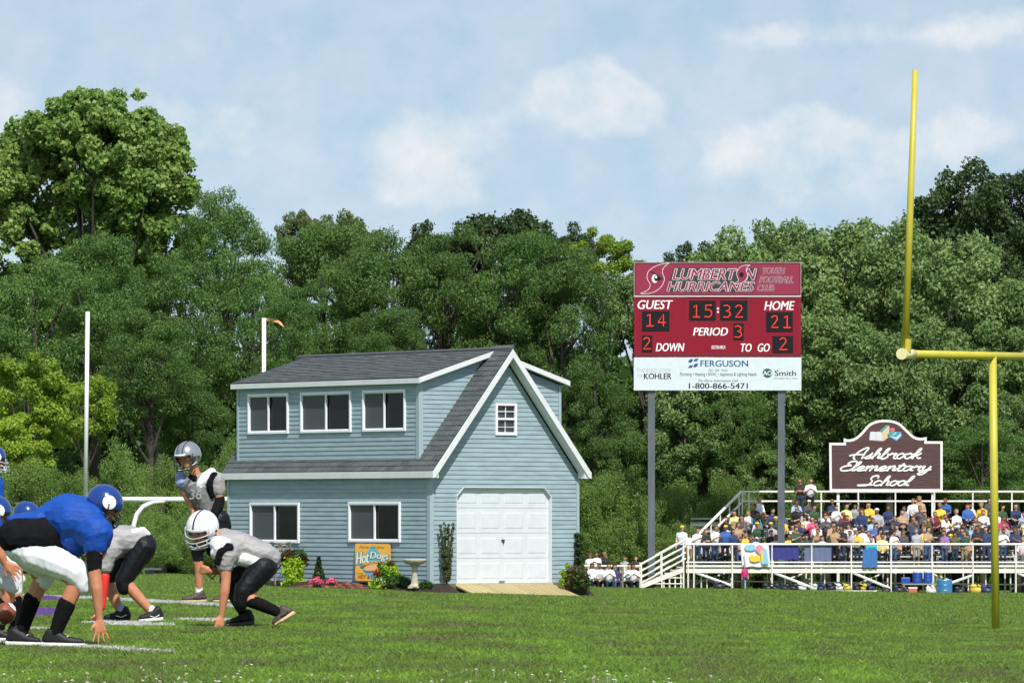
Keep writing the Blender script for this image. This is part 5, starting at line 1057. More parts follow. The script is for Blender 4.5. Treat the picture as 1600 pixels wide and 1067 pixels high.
# ------------------------------------------------------------------ garden along the building
def bed_z(p):
    """height of the mulch at a point: from the wall base down to the turf over 1.3 m"""
    d = min((p-HO).dot(nL) if (p-HO).dot(HB) > 0 and (p-HO).dot(HA) < 0 else (p-HO).dot(nG), 1.2); t = max(0, min(1, d/1.2))
    return (HO.z-.02)*(1-t)+(gz(p.x, p.y)+.0)*t
def side_pt(px, d): q = hit(px, 905, HO+nL*d, nL); return Vector((q.x, q.y, bed_z(q)))
def gable_pt(px, d):
    q = hit(px, 912, HO+nG*d, nG); return Vector((q.x, q.y, bed_z(q)))
def build_beds():
    m = mat('dark_mulch', (.030, .019, .013), .95, .35, 25, bump=1.0, gpos=True)
    def bed(name, O_, U, n_, u0, u1, mounds, wide, label):
        V, Fc = [], []; nu, nv = int((u1-u0)/.12), 11
        for i in range(nu+1):
            u = u0+(u1-u0)*i/nu; w_ = wide*(1+.18*math.sin(u*2.1)+.1*math.sin(u*5.3)); endt = min(1, (u-u0)/.5, (u1-u)/.5)
            for j in range(nv+1):
                d = -.05+(w_*max(.15, endt**.5)+.05)*j/nv; q = O_+U*u+n_*d; t = j/nv
                z = (HO.z+.03)*(1-t)**1.2+(gz(q.x, q.y)-.03)*(1-(1-t)**1.2)+.035*noise.noise(Vector((q.x*5, q.y*5, 0)))*(1-t*.5)
                for (mu, md, mh, mr) in mounds: z += mh*math.exp(-((u-mu)**2+(d-md)**2)/mr**2)*(1-t**3)
                ge_ = min(1, endt)**.6; z = z*ge_+(gz(q.x, q.y)-.03)*(1-ge_); V.append(Vector((q.x, q.y, z)))
        for i in range(nu):
            for j in range(nv): a = i*(nv+1)+j; Fc.append((a, a+1, a+nv+2, a+nv+1))
        o = mesh_obj(name, V, Fc, m, smooth=True); tag(o, label, 'mulch', kind='stuff')
    ux = lambda px: (hit(px, 905, HO, nL)-HO).dot(HB)
    bed('mulch_bed', HO, HB, nL, -.35, HL+.5, [(ux(497), .6, .10, .35), (ux(518), .35, .12, .3), (ux(640), .5, .05, .5)], 1.15, 'dark mulch bed along the long blue wall')
    gx = lambda px: (hit(px, 912, HO, nG)-HO).dot(HA)
    bed('mulch_bed', HO, HA, nG, -.5, gx(712), [(gx(697), .25, .14, .2)], .95, 'dark mulch mound left of the white garage door')
    bed('mulch_bed', HO, HA, nG, gx(868), HW+.45, [(gx(905), .35, .08, .4)], .8, 'dark mulch bed at the right corner of the building')
build_beds()
GL = dict(lime=leafmat('potato_vine_leaf', (.22, .40, .02), (.42, .58, .04), big=3), burg=leafmat('coleus_leaf', (.05, .035, .018), (.16, .10, .035), big=6), green=leafmat('shrub_leaf', (.03, .085, .018), (.08, .17, .03), big=4), spruce=leafmat('spruce_needle', (.018, .045, .012), (.05, .095, .022), big=5, transl=.1),
          holly=leafmat('holly_leaf', (.05, .075, .02), (.15, .18, .06), big=6), pink=leafmat('azalea_petal', (.65, .06, .16), (.80, .20, .33), big=8, transl=.2), red=leafmat('red_petal', (.42, .01, .02), (.6, .03, .04), big=8, transl=.1), whitep=leafmat('white_petal', (.6, .62, .5), (.7, .72, .62), big=8, transl=.1))
def puff(base, items, name, label, cat, stem=None, group=None):
    """items: (part, material, [(dx, dy, z, r)], n, leaf size, flat)"""
    root = empty(name, base, label=label, cat=cat, group=group)
    for k, (pn, m, cl, n, size, flat) in enumerate(items):
        V = leaves_np([(c[0], c[1], c[2]) for c in cl], [c[3] for c in cl], flat, n, size, .3, .9, k+int(base.x*10) % 50+3, .4, .75); leaf_obj(pn, V, GL[m], root)
    if stem:
        t = MB()
        for s in stem: t.tube([Vector(q) for q in s[0]], s[1], 5)
        t.build('stem', bark, root)
    return root
def cone(base, h, r, label, seed):
    cl = []; g = random.Random(seed)
    for i in range(46):
        t = i/46; rr = r*(1-t)**.85; a = g.random()*6.28; cl.append((rr*.62*math.cos(a), rr*.62*math.sin(a), .05+h*t*.96, max(.035, rr*.48)))
    return puff(base, [('foliage', 'spruce', cl, 4200, .045, 1.2)], 'dwarf_spruce', label, 'conifer', [([(0, 0, 0), (0, 0, h*.8)], [.02, .005])])
def build_garden():
    px = 70.
    cone(side_pt(498, .35), .62, .165, 'small dark conical spruce between the pink azaleas', 1); cone(side_pt(377, .25), 1.12, .15, 'narrow dark conical spruce left of the lower left window', 2)
    az = 'pink azaleas below the conical spruce'
    for (p, d, r, lb) in ((494.5, .75, .15, 'larger pink azalea in front of the small conical spruce'), (518, .55, .125, 'smaller pink azalea right of the small conical spruce')):
        b = side_pt(p, d); puff(b, [('petals', 'pink', [(0, 0, r*.95, r*.8), (-r*.6, 0, r*.7, r*.5), (r*.6, 0, r*.8, r*.5)], 900, .038, .75), ('leaves', 'green', [(0, 0, r*.6, r*.7)], 300, .035, .7)], 'azalea', lb, 'flower', [([(0, 0, 0), (0, 0, r)], .01)], az)
    # planter with lime and burgundy foliage
    b = side_pt(459, .55); r = puff(b, [('trailing_leaves', 'lime', [(-.08, -.05, .52, .17), (.08, -.05, .50, .16), (-.12, -.1, .32, .15), (.10, -.1, .30, .14), (-.05, -.15, .14, .16), (.12, -.12, .08, .12), (-.2, -.1, .06, .10), (.22, -.05, .08, .08)], 1500, .075, 1.0), ('dark_leaves', 'burg', [(-.16, 0, .70, .14), (.0, .02, .72, .13), (-.22, 0, .6, .1), (.2, .02, .62, .12), (.22, 0, .5, .1)], 700, .085, .8), ('pale_leaves', 'whitep', [(.07, -.05, .70, .08)], 26, .09, 1.0), ('green_leaves', 'green', [(.1, 0, .74, .14), (.2, .0, .7, .1)], 300, .07, .8)], 'potted_plant', 'potted plant with trailing lime leaves and burgundy foliage beside the garden chair', 'potted plant')
    MB().lathe((0, 0, 0), [(.10, 0), (.11, .03), (.07, .07), (.13, .2), (.17, .33), (.18, .35)], 18).build('urn', mat('terracotta_brown', (.20, .13, .09), .8), r, smooth=True)
    # yellow-green shrub with red and white flowers
    b = side_pt(601, .7); puff(b, [('leaves', 'lime', [(.0, 0, .40, .20), (.16, 0, .42, .15), (-.05, 0, .2, .2), (-.2, -.05, .1, .13), (.2, 0, .25, .16), (-.25, 0, .05, .08)], 1100, .08, 1.0), ('dark_leaves', 'burg', [(.12, 0, .56, .1)], 120, .07, .8), ('green_leaves', 'green', [(0, 0, .3, .22), (-.08, 0, .5, .1)], 500, .06, 1), ('red_petals', 'red', [(-.15, -.12, .40, .07), (-.22, -.1, .36, .05)], 130, .04, .9), ('white_petals', 'whitep', [(-.1, -.15, .22, .09), (0, -.15, .16, .07)], 60, .035, .9)], 'flowering_shrub', 'yellow-green shrub with red and white flowers before the hot dog sign', 'shrub', [([(0, 0, 0), (0, 0, .4)], .015)])
    b = side_pt(624, .55); puff(b, [('foliage', 'green', [(-.12, 0, .13, .15), (.1, 0, .14, .16), (0, 0, .22, .13), (.2, 0, .1, .1)], 2600, .04, .85)], 'low_juniper', 'wide low green juniper left of the bird bath', 'shrub', [([(0, 0, 0), (0, 0, .15)], .015)])
    b = side_pt(666, .55); puff(b, [('foliage', 'green', [(-.07, 0, .1, .1), (.07, 0, .1, .1), (0, 0, .14, .08)], 1300, .04, .85)], 'low_juniper', 'small low green juniper right of the bird bath', 'shrub', [([(0, 0, 0), (0, 0, .1)], .012)])
    # upright holly
    b = gable_pt(698, .25); b.z += .1; g = random.Random(9); cl = []
    for s in (-.09, -.03, .03, .10):
        h = 1.15+.2*g.random(); 
        for k in range(16): t = k/16; cl.append((s*(.5+t)+g.uniform(-.015, .015), g.uniform(-.05, .05), .08+h*t, .055-.02*t))
    puff(b, [('foliage', 'holly', cl, 2300, .045, 1.3)], 'upright_holly', 'tall narrow upright holly left of the garage door', 'shrub', [([(0, 0, -.1), (s*.4, 0, .5), (s*1.4, 0, 1.15)], [.014, .01, .004]) for s in (-.09, -.03, .03, .1)])
    # right corner
    b = gable_pt(897, .55); puff(b, [('foliage', 'burg', [(.0, 0, .38, .19), (.15, 0, .3, .19), (-.05, 0, .22, .2), (.2, 0, .15, .16)], 1900, .06, .95), ('leaves', 'green', [(.1, 0, .25, .3)], 700, .06, .9), ('lime_leaves', 'lime', [(-.24, 0, .38, .09), (-.26, -.03, .18, .1), (-.2, 0, .28, .08), (-.15, 0, .55, .06)], 240, .075, 1.0)], 'barberry_shrub', 'round burgundy and green shrub at the right corner of the building', 'shrub', [([(0, 0, 0), (0, 0, .4)], .015)])
    b = gable_pt(905, .12); cl = [(.06*math.cos(k*.7), .06*math.sin(k*.7), .45+k*.022, .06) for k in range(32)]; puff(b, [('foliage', 'spruce', cl, 2600, .04, 1.0)], 'spiral_topiary', 'thin spiral evergreen at the far right wall corner', 'conifer', [([(0, 0, 0), (0, 0, 1.1)], [.015, .006])])
    # bird bath
    b = side_pt(648, .62); st = mat('cast_stone', (.46, .42, .32), .85, .15, 12, bump=.4); root = empty('bird_bath', b, label='cast stone bird bath on a fluted pedestal by the wall', cat='bird bath'); b.z -= .03
    MB().lathe((0, 0, 0), [(.13, -.02), (.135, .02), (.12, .05), (.085, .07), (.075, .12), (.058, .28), (.062, .40), (.085, .47), (.11, .49)], 20).build('pedestal', st, root, smooth=True)
    MB().lathe((0, 0, .49), [(.09, 0), (.20, .03), (.245, .07), (.265, .11), (.262, .135), (.235, .13), (.20, .10), (.05, .08)], 28).build('bowl', st, root, smooth=True)
    MB().box((0, 0, .0), (.30, .24, .04)).build('base_slab', st, root)
    # brick edging
    bm_ = mat('brick_red', (.27, .10, .065), .85, .15, 12, bump=.3, objvar=.15); g = random.Random(2); k = 0
    root = empty('brick_edging', side_pt(545, .8), label='loose red bricks edging the mulch under the hot dog sign', cat='bricks')
    for px_, d, ly in ((508, .95, 0), (521, .9, 0), (534, .95, 0), (548, .9, 0), (562, .93, 0), (575, .9, 0), (529, .55, 0), (544, .5, 0), (560, .55, 0), (541, .7, .055), (556, .75, .05), (468, 1.05, 0), (481, 1.0, .02)):
        p = side_pt(px_, d); o = MB().box((0, 0, 0), (.20, .10, .055)).build('brick', bm_, root, bevel=.006); o.location = p-root.location+UP*(.035+ly); o.rotation_euler = (g.uniform(-.05, .05), g.uniform(-.08, .08), math.atan2(HB.y, HB.x)+g.uniform(-.2, .2))
    # wrought iron chair
    b = side_pt(441, .45); gm = mat('bronze_iron', (.26, .21, .13), .5, .2, 10, metal=.4); root = empty('garden_chair', b, label='bronze wrought iron garden chair with scrolled back beside the potted plant', cat='chair')
    ux_ = Vector((1, .25, 0)).normalized(); uy = Vector((-.25, 1, 0)).normalized(); Cp = lambda x, y, z: ux_*x+uy*y+UP*z
    t = MB(); t.lathe(Cp(0, 0, .46), [(.20, 0), (.21, .02), (.18, .03)], 16); t.build('seat', gm, root)
    t = MB(); t.tube([Cp(-.19, .15, .46), Cp(-.22, .2, .8), Cp(-.24, .22, .98)], .017, 6); t.tube([Cp(.19, .15, .46), Cp(.22, .2, .8), Cp(.24, .22, .98)], .017, 6); t.tube([Cp(-.24, .22, .98), Cp(0, .24, .93), Cp(.24, .22, .98)], .017, 6)
    for (cx, cz, r_) in ((-.09, .84, .075), (.09, .84, .075), (-.09, .68, .075), (.09, .68, .075), (0, .76, .07), (0, .58, .06), (-.13, .57, .05), (.13, .57, .05)): t.tube([Cp(cx+r_*math.cos(a*math.pi/5), .2, cz+r_*math.sin(a*math.pi/5)) for a in range(11)], .014, 5)
    t.build('back', gm, root)
    for sx in (-1, 1):
        t = MB(); t.tube([Cp(sx*.03, 0, .45), Cp(sx*.16, -.05, .30), Cp(sx*.19, -.12, 0)], .018, 6); t.build('leg', gm, root); t = MB(); t.tube([Cp(sx*.03, .04, .45), Cp(sx*.13, .1, .3), Cp(sx*.16, .18, 0)], .018, 6); t.build('leg', gm, root)
        t = MB(); t.tube([Cp(sx*.2, .16, .66), Cp(sx*.24, -.05, .66), Cp(sx*.2, -.12, .48)], .017, 6); t.build('armrest', gm, root)
    b = side_pt(331, .8); root = empty('garden_stool', b, label='low wooden folding stool on the grass near the far wall corner', cat='stool'); wd = mat('stool_wood', (.20, .12, .07), .7)
    MB().box((0, 0, .24), (.3, .25, .025)).build('seat', wd, root)
    for sx in (-1, 1): t = MB(); t.tube([(sx*.13, 0, .24), (-sx*.12+.02, 0, 0)], .018, 6); t.build('leg', wd, root)
build_garden()
def build_hotdog_sign():
    # tin sign leaning on the wall; drawing units are zoomed pixels
    z2p = lambda x, y: (540+x/11.86, 835+y/11.86)
    cb, ct = hit(583, 908, HO+nL*.20, nL), hit(583, 849, HO+nL*.045, nL); U = -HB; upv = (ct-cb); hgt = upv.length; upv.normalize(); n_ = U.cross(upv).normalized(); 
    if n_.dot(nL) < 0: n_ = -n_
    wid = ((hit(611, 880, HO+nL*.1, nL)-hit(556, 880, HO+nL*.1, nL)).length)
    pt = lambda x, y: cb+U*((x-520)/650*wid)+upv*((880-y)/735*hgt)
    root = empty('hot_dog_sign', cb, label='orange tin hot dog sign with a hot dog picture leaning on the blue wall', cat='sign')
    Mx = dict(o=plainm('sign_orange', (.80, .40, .035), .45), b=plainm('sign_turquoise', (.10, .42, .52), .45), w=plainm('sign_cream', (.80, .78, .62)), t=plainm('sign_teal_print', (.04, .22, .22)), g=plainm('sign_green_print', (.22, .34, .08)), r=plainm('sign_rust_print', (.35, .07, .02)), s=plainm('sausage_brown', (.36, .09, .025)), n=plainm('bun_tan', (.78, .42, .18)), m=plainm('mustard', (.75, .55, .03)), d=plainm('bun_light', (.82, .58, .34)))
    c = 25; o_ = [(190+c, 145), (840-c, 150), (840, 150+c), (845, 880-c), (845-c, 880), (200+c, 870), (195, 870-c), (190, 145+c)]
    t = MB(); t.prism([pt(*p) for p in o_], n_*.008); b = t.build('panel', Mx['o']); b.parent = root; b.matrix_parent_inverse = Matrix.Translation(-cb)
    p = Print(pt, n_)
    p.poly('b', [(510, 175), (840, 540), (490, 850), (240, 560)], .011)
    W = lambda x, y: (x, y-.22*(x-215)*(1-(x-215)/900)+0)
    p.text('t', 'Plump and Juicy', 275, 190, 735, 245, .25, .02, lift=.014)
    p.text('w', 'Hot', 222, 330, 455, 560, .15, .03, 't', .05, .016, W); p.text('w', 'Dogs', 478, 330, 815, 510, .15, .03, 't', .05, .016, lambda x, y: (x, y-30+.05*(x-480)))
    ell = lambda cx, cy, rx, ry, a, k=24: [(cx+rx*math.cos(6.283*i/k)*math.cos(a)-ry*math.sin(6.283*i/k)*math.sin(a), cy+rx*math.cos(6.283*i/k)*math.sin(a)+ry*math.sin(6.283*i/k)*math.cos(a)) for i in range(k)]
    p.poly('d', ell(525, 545, 190, 55, -.16), .022); p.poly('s', ell(512, 552, 215, 48, -.2), .026); p.poly('n', ell(535, 612, 175, 62, -.22), .030)
    p.stroke('m', [(350, 575), (385, 540), (420, 568), (455, 530), (490, 558), (525, 520), (560, 545), (595, 505), (630, 530), (665, 500)], 14, .034)
    p.text('g', 'always', 220, 700, 355, 745, .3, .01, lift=.014); p.text('r', 'HOT & FRESH', 245, 755, 690, 830, .15, .03, lift=.016)
    p.build('print', b, Mx)
build_hotdog_sign()
# ------------------------------------------------------------------ football players
MJ = dict(
 blue=mat('blue_jersey', (.006, .062, .34), .65, .12, 12, bump=.5, spec=.25, stretch=(1, 1, 1.8), gpos=True), black=mat('black_cloth', (.007, .007, .009), .9, .2, 14, bump=.4, spec=.12, gpos=True), bpants=mat('black_stretch_pants', (.007, .007, .010), .5, .2, 10, bump=.5, gpos=True, spec=.25), wpants=mat('white_stretch_pants', (.72, .73, .77), .6, .05, 8, bump=.4, stretch=(1.5, 1, .8), gpos=True),
 grey=mat('grey_jersey', (.31, .30, .305), .65, .12, 9, bump=.6, stretch=(1, 1, 1.6), gpos=True), grey_shade=mat('grey_jersey_in_shade', (.15, .145, .155), .6, .12, 9, gpos=True), white=mat('white_jersey', (.74, .75, .78), .6, .05, 15, bump=.5, gpos=True), red=mat('red_sleeve', (.72, .03, .02), .5, .08, 8), sock=mat('black_sock', (.008, .007, .008), .9, .2, 40, spec=.1), wsock=mat('white_sock', (.72, .73, .76), .8, .08, 30), bluesock=mat('pale_blue_sock', (.35, .42, .60), .8),
 shoe=mat('black_shoe_leather', (.010, .010, .011), .55, .2, 10, spec=.3), shoeb=mat('brown_shoe_leather', (.050, .036, .027), .6, .2, 10), sole=mat('white_sole', (.70, .70, .68), .5), tan=mat('tan_sole', (.50, .36, .19), .6), hb=mat('blue_helmet_shell', (.005, .036, .20), .2, .03, 3, coat=.5), hw=mat('white_helmet_shell', (.78, .78, .80), .18, .02, 3, coat=.6),
 hs=mat('silver_helmet_shell', (.42, .43, .45), .22, .05, 3, metal=.75, coat=.5), mk=mat('black_facemask', (.015, .015, .018), .35), mg=mat('grey_facemask', (.45, .47, .50), .35), num=mat('faded_number', (.27, .27, .28), .6), dec=mat('white_decal', (.78, .80, .82), .3), lip=mat('lip', (.35, .10, .07), .5), eye=mat('dark_eye', (.02, .012, .01), .2), pad=mat('dark_helmet_lining', (.02, .02, .022), .8))
def hand(pr, W, D, S_, k=1.0, curl=.35, spread=.28, tag_='skin', bend=None):
    D = D.normalized(); S_ = (S_-D*S_.dot(D)).normalized(); Nn = D.cross(S_) if bend is None else bend.normalized()
    pr.append((tag_, [(W, .023*k), (W+D*.075*k+S_*.028*k, .014*k), (W+D*.072*k-S_*.030*k, .013*k), (W+D*.03*k+S_*.024*k, .015*k)]))
    for i, L in enumerate((.068, .076, .070, .056)):
        b = W+D*.078*k+S_*(.031-.0205*i)*k; d1 = (D+S_*spread*(1.5-i)/1.5+Nn*curl*.5).normalized(); d2 = (d1+Nn*curl).normalized(); m = b+d1*L*.5*k; e = m+d2*L*.5*k
        pr.append((tag_, [(b, .0088*k), (m, .0082*k)])); pr.append((tag_, [(m, .0082*k), (e, .0068*k)]))
    b = W+D*.02*k+S_*.026*k; d = (D*.6+S_*.8+Nn*.2).normalized(); m = b+d*.034*k; pr.append((tag_, [(b, .012*k), (m, .0098*k)])); pr.append((tag_, [(m, .0098*k), (m+(d+D*.5).normalized()*.028*k, .0078*k)]))
def fist(pr, W, D, S_, k=1.0):
    D = D.normalized(); S_ = (S_-D*S_.dot(D)).normalized(); Nn = D.cross(S_)
    pr.append(('skin', [(W, .023*k), (W+D*.07*k+S_*.026*k, .016*k), (W+D*.07*k-S_*.026*k, .016*k)]))
    for i in range(4):
        b = W+D*.075*k+S_*(.030-.020*i)*k; m = b+(D*.4+Nn).normalized()*.03*k; e = m-D*.035*k+Nn*.004*k; pr.append(('skin', [(b, .0105*k), (m, .0105*k)])); pr.append(('skin', [(m, .0105*k), (e, .009*k)]))
    b = W+D*.02*k+S_*.028*k; pr.append(('skin', [(b, .012*k), (b+D*.03*k+Nn*.02*k, .011*k)])); pr.append(('skin', [(b+D*.03*k+Nn*.02*k, .011*k), (b+D*.04*k+Nn*.04*k-S_*.02*k, .009*k)]))
def head(pr, C, f, u, r=.10):
    f = f.normalized(); u = (u-f*u.dot(f)).normalized(); s = f.cross(u)
    pr.append(('skin', [(C+u*.01, r*.93), (C-f*.01+u*.02, r*.95), (C+f*.03-u*.07, r*.55)])); pr.append(('skin', [(C+f*.055-u*.085, r*.34), (C+f*.05-u*.06, r*.5)]))
    pr.append(('skin', [(C+f*.092+u*.01, r*.10), (C+f*.113-u*.025, r*.15)])); pr.append(('lip', [(C+f*.088-u*.056+s*.018, r*.07), (C+f*.088-u*.056-s*.018, r*.07), (C+f*.094-u*.058, r*.08)]))
    for k in (-1, 1): pr.append(('eye', [(C+f*.086+u*.012+s*.034*k, r*.12)])); pr.append(('skin', [(C+f*.09+u*.03+s*.05*k, r*.1), (C+f*.095+u*.028+s*.018*k, r*.1)])); pr.append(('skin', [(C+s*.098*k-u*.01, (.02, .02, .03))]))
def helmet(root, C, f, u, R_, shell, maskm, stripes=(), stripem='black', decal=None, plate=None, strap='white'):
    f = f.normalized(); u = (u-f*u.dot(f)).normalized(); s = f.cross(u); L0 = root.location
    def W3(a, b, c, k=1): return C-L0+(s*a*.93+f*b*1.06+u*c)*R_*k
    n, m = 44, 30
    def patch(test, k=1.0):
        V, Fc, ix = [], [], {}
        def vid(i, j):
            key = (i % n, j)
            if key not in ix:
                a = 2*math.pi*i/n; t = math.pi*j/m; ix[key] = len(V); V.append(W3(math.sin(t)*math.cos(a), math.sin(t)*math.sin(a), math.cos(t), k))
            return ix[key]
        for i in range(n):
            for j in range(m):
                a = 2*math.pi*(i+.5)/n; t = math.pi*(j+.5)/m; d = (math.sin(t)*math.cos(a), math.sin(t)*math.sin(a), math.cos(t))
                if test(*d): Fc.append((vid(i, j), vid(i+1, j), vid(i+1, j+1), vid(i, j+1)) if 0 < j < m-1 else ((vid(i, j), vid(i+1, j+1), vid(i, j+1)) if j == 0 else (vid(i, j), vid(i+1, j), vid(i, j+1))))
        return V, Fc
    def keep(x, y, z):
        if z < -.80: return False
        if y > .28 and z < .12: return abs(x) > .74 and z > -.72 and y < .62
        if z < -.62: return abs(x) > .5 and y > -.25
        return True
    V, Fc = patch(keep); a_, b_, c_ = (V[q] for q in Fc[len(Fc)//2][:3]); nn = (b_-a_).cross(c_-a_)
    if nn.dot(a_-(C-L0)) < 0: Fc = [q[::-1] for q in Fc]
    o = mesh_obj('helmet', V, Fc, MJ[shell], root, smooth=True); md = o.modifiers.new('thick', 'SOLIDIFY'); md.thickness = .014; md.offset = -1
    sb = o.modifiers.new('sub', 'SUBSURF'); sb.levels = 1; sb.render_levels = 1
    V, Fc = patch(lambda x, y, z: z > -.6 and not (y > .2 and z < .15), .90); mesh_obj('helmet_lining', V, Fc, MJ['pad'], o, smooth=True)
    if stripes:
        for c, wd in stripes:
            V, Fc = [], []; K = 26
            for i in range(K+1):
                a = math.radians(12+i*(150/K)); y, z = math.cos(a), math.sin(a)
                for q in (-wd, wd): xx = c+q; l = math.sqrt(max(0, 1-xx*xx)); V.append(W3(xx, y*l, z*l, 1.012))
            Fc = [(2*i, 2*i+1, 2*i+3, 2*i+2) for i in range(K)]; mesh_obj('stripe', V, Fc, MJ[stripem], o, smooth=True)
    for d_, rad in (decal or []):
        d_ = d_-L0*0; dl = Vector((d_.dot(s)/.93, d_.dot(f)/1.06, d_.dot(u))).normalized(); e1 = dl.orthogonal().normalized(); e2 = dl.cross(e1); K = 22
        V = [W3(*dl, 1.014)]; Rg = [.5, 1]
        for q in Rg:
            for i in range(K): v = (dl+(e1*math.cos(6.283*i/K)+e2*math.sin(6.283*i/K))*rad*q).normalized(); V.append(W3(*v, 1.014))
        Fc = [(0, 1+i, 1+(i+1) % K) for i in range(K)]+[(1+i, 1+K+i, 1+K+(i+1) % K, 1+(i+1) % K) for i in range(K)]; mesh_obj('decal', V, Fc, MJ['dec'], o, smooth=True)
    t = MB(); rad = .0055 if R_ < .2 else .006
    for h, k in ((-.10, 1.20), (-.36, 1.30), (-.62, 1.28), (-.80, 1.18)):
        A_ = 75 if h > -.7 else 50; t.tube([W3(math.sin(a)*1.02, math.cos(a)*k, h-(.10*(1-abs(math.sin(a))))) for a in [math.radians(x) for x in range(-A_, A_+1, 15)]], rad, 6)
    for a in (-50, -18, 18, 50):
        a = math.radians(a); t.tube([W3(math.sin(a)*1.02, math.cos(a)*k, h-.1*(1-abs(math.sin(a)))) for h, k in ((-.36, 1.30), (-.62, 1.28), (-.80, 1.18))], rad, 6)
    for a in (-60, 60):
        a = math.radians(a); t.tube([W3(math.sin(a)*1.0, math.cos(a)*1.02, .2), W3(math.sin(a)*1.02, math.cos(a)*1.25, -.05), W3(math.sin(a)*1.02, math.cos(a)*1.3, -.4)], rad, 6)
    t.build('facemask', MJ[maskm], o, smooth=True)
    for k in (-1, 1):
        t = MB(); t.tube([W3(k*1.0, .05, -.15), W3(k*1.035, .05, -.15)], .012, 10); t.build('ear_hole', MJ['pad'], o)
        t = MB(); t.tube([W3(k*.95, .3, -.45), W3(k*.6, .95, -.78), W3(0, 1.1, -.86)], .006, 6); t.build('chin_strap', MJ[strap], o)
    if plate:
        t = MB(); t.tube([W3(math.sin(a)*.98, math.cos(a)*1.0, .2) for a in [math.radians(x) for x in range(-28, 29, 8)]], .012, 6); t.build('brow_plate', MJ[plate], o)
    return o
def shoe(root, heel, toe, ankle, up, um='shoe', sm='sole', lace='white'):
    L0 = root.location; up = up.normalized(); d = (toe-heel).normalized(); s = d.cross(up).normalized(); L = (toe-heel).length; q = lambda t, h, x=0: heel+d*(L*t)+up*h+s*x
    pr = [('a', [(q(.12, .045), .036), (q(.62, .038), .037), (q(.90, .030), .027), (q(.30, .05), .036)]), ('a', [(q(.12, .05), .034), (q(.2, .095), .033), (ankle, .040), (q(.50, .055), .034)])]
    u = body_obj('shoe', pr, {'a': MJ[um]}, .008, root, 3, .0015, 30, L0)
    pr = [('a', [(q(.10, .012, x), .011) for x in (-.022, .022)]+[(q(.0, .014, x), .009) for x in (-.012, .012)]), ]
    pr = [('a', [(q(.03, z_, sx*w_), .010) for z_ in (.006, .022) for sx, w_ in ((-1, .022), (1, .022))]+[(q(.3, z_, sx*.032), .010) for z_ in (.006, .016) for sx in (-1, 1)]+[(q(.7, z_, sx*.040), .009) for z_ in (.006, .014) for sx in (-1, 1)]+[(q(.98, z_, sx*.016), .009) for z_ in (.008, .014) for sx in (-1, 1)])]
    body_obj('sole', pr, {'a': MJ[sm]}, .006, u, 1, 0, 1, L0)
    t = MB()
    for k in range(4): b = .36+.08*k; t.tube([q(b, .088-.09*(b-.36), -.022)-L0, q(b+.02, .097-.09*(b-.36), 0)-L0, q(b, .088-.09*(b-.36), .022)-L0], .0035, 5)
    t.tube([q(.15, .05, -.037)-L0, q(.35, .03, -.040)-L0, q(.55, .045, -.041)-L0], .004, 5); t.build('lace', MJ[lace], u)
    return u
class Player:
    def __init__(s, label, px, Y, group):
        s.Y = Y; X = sc(px, Y); s.root = empty('person', (X, Y, gz(X, Y)), label=label, cat='person', group=group); s.b = []
    def J(s, x, y, dd=0): return P(x, y, s.Y+dd)
    def G(s, x, dd, h=0): X = sc(x, s.Y+dd); return Vector((X, s.Y+dd, gz(X, s.Y+dd)+h+.012))
    def part(s, name, pr, m, voxel=.009, smooth=4, wr=.004, ws=14, st=(1, 1, 1)):
        mats = m if isinstance(m, dict) else {t: MJ[m] for t in {p[0] for p in pr}}; return body_obj(name, pr, mats, voxel, s.root, smooth, wr, ws, s.root.location, st)
    def body(s): body_obj('body', s.b, {k: v for k, v in dict(skin=skin, lip=MJ['lip'], eye=MJ['eye']).items() if any(p[0] == k for p in s.b)}, .007, s.root, 2, 0, 1, s.root.location, fac=.4)
    def limb(s, *jr, tag_='skin'):
        for a, b in zip(jr[:-1], jr[1:]): s.b.append((tag_, [a, b]))
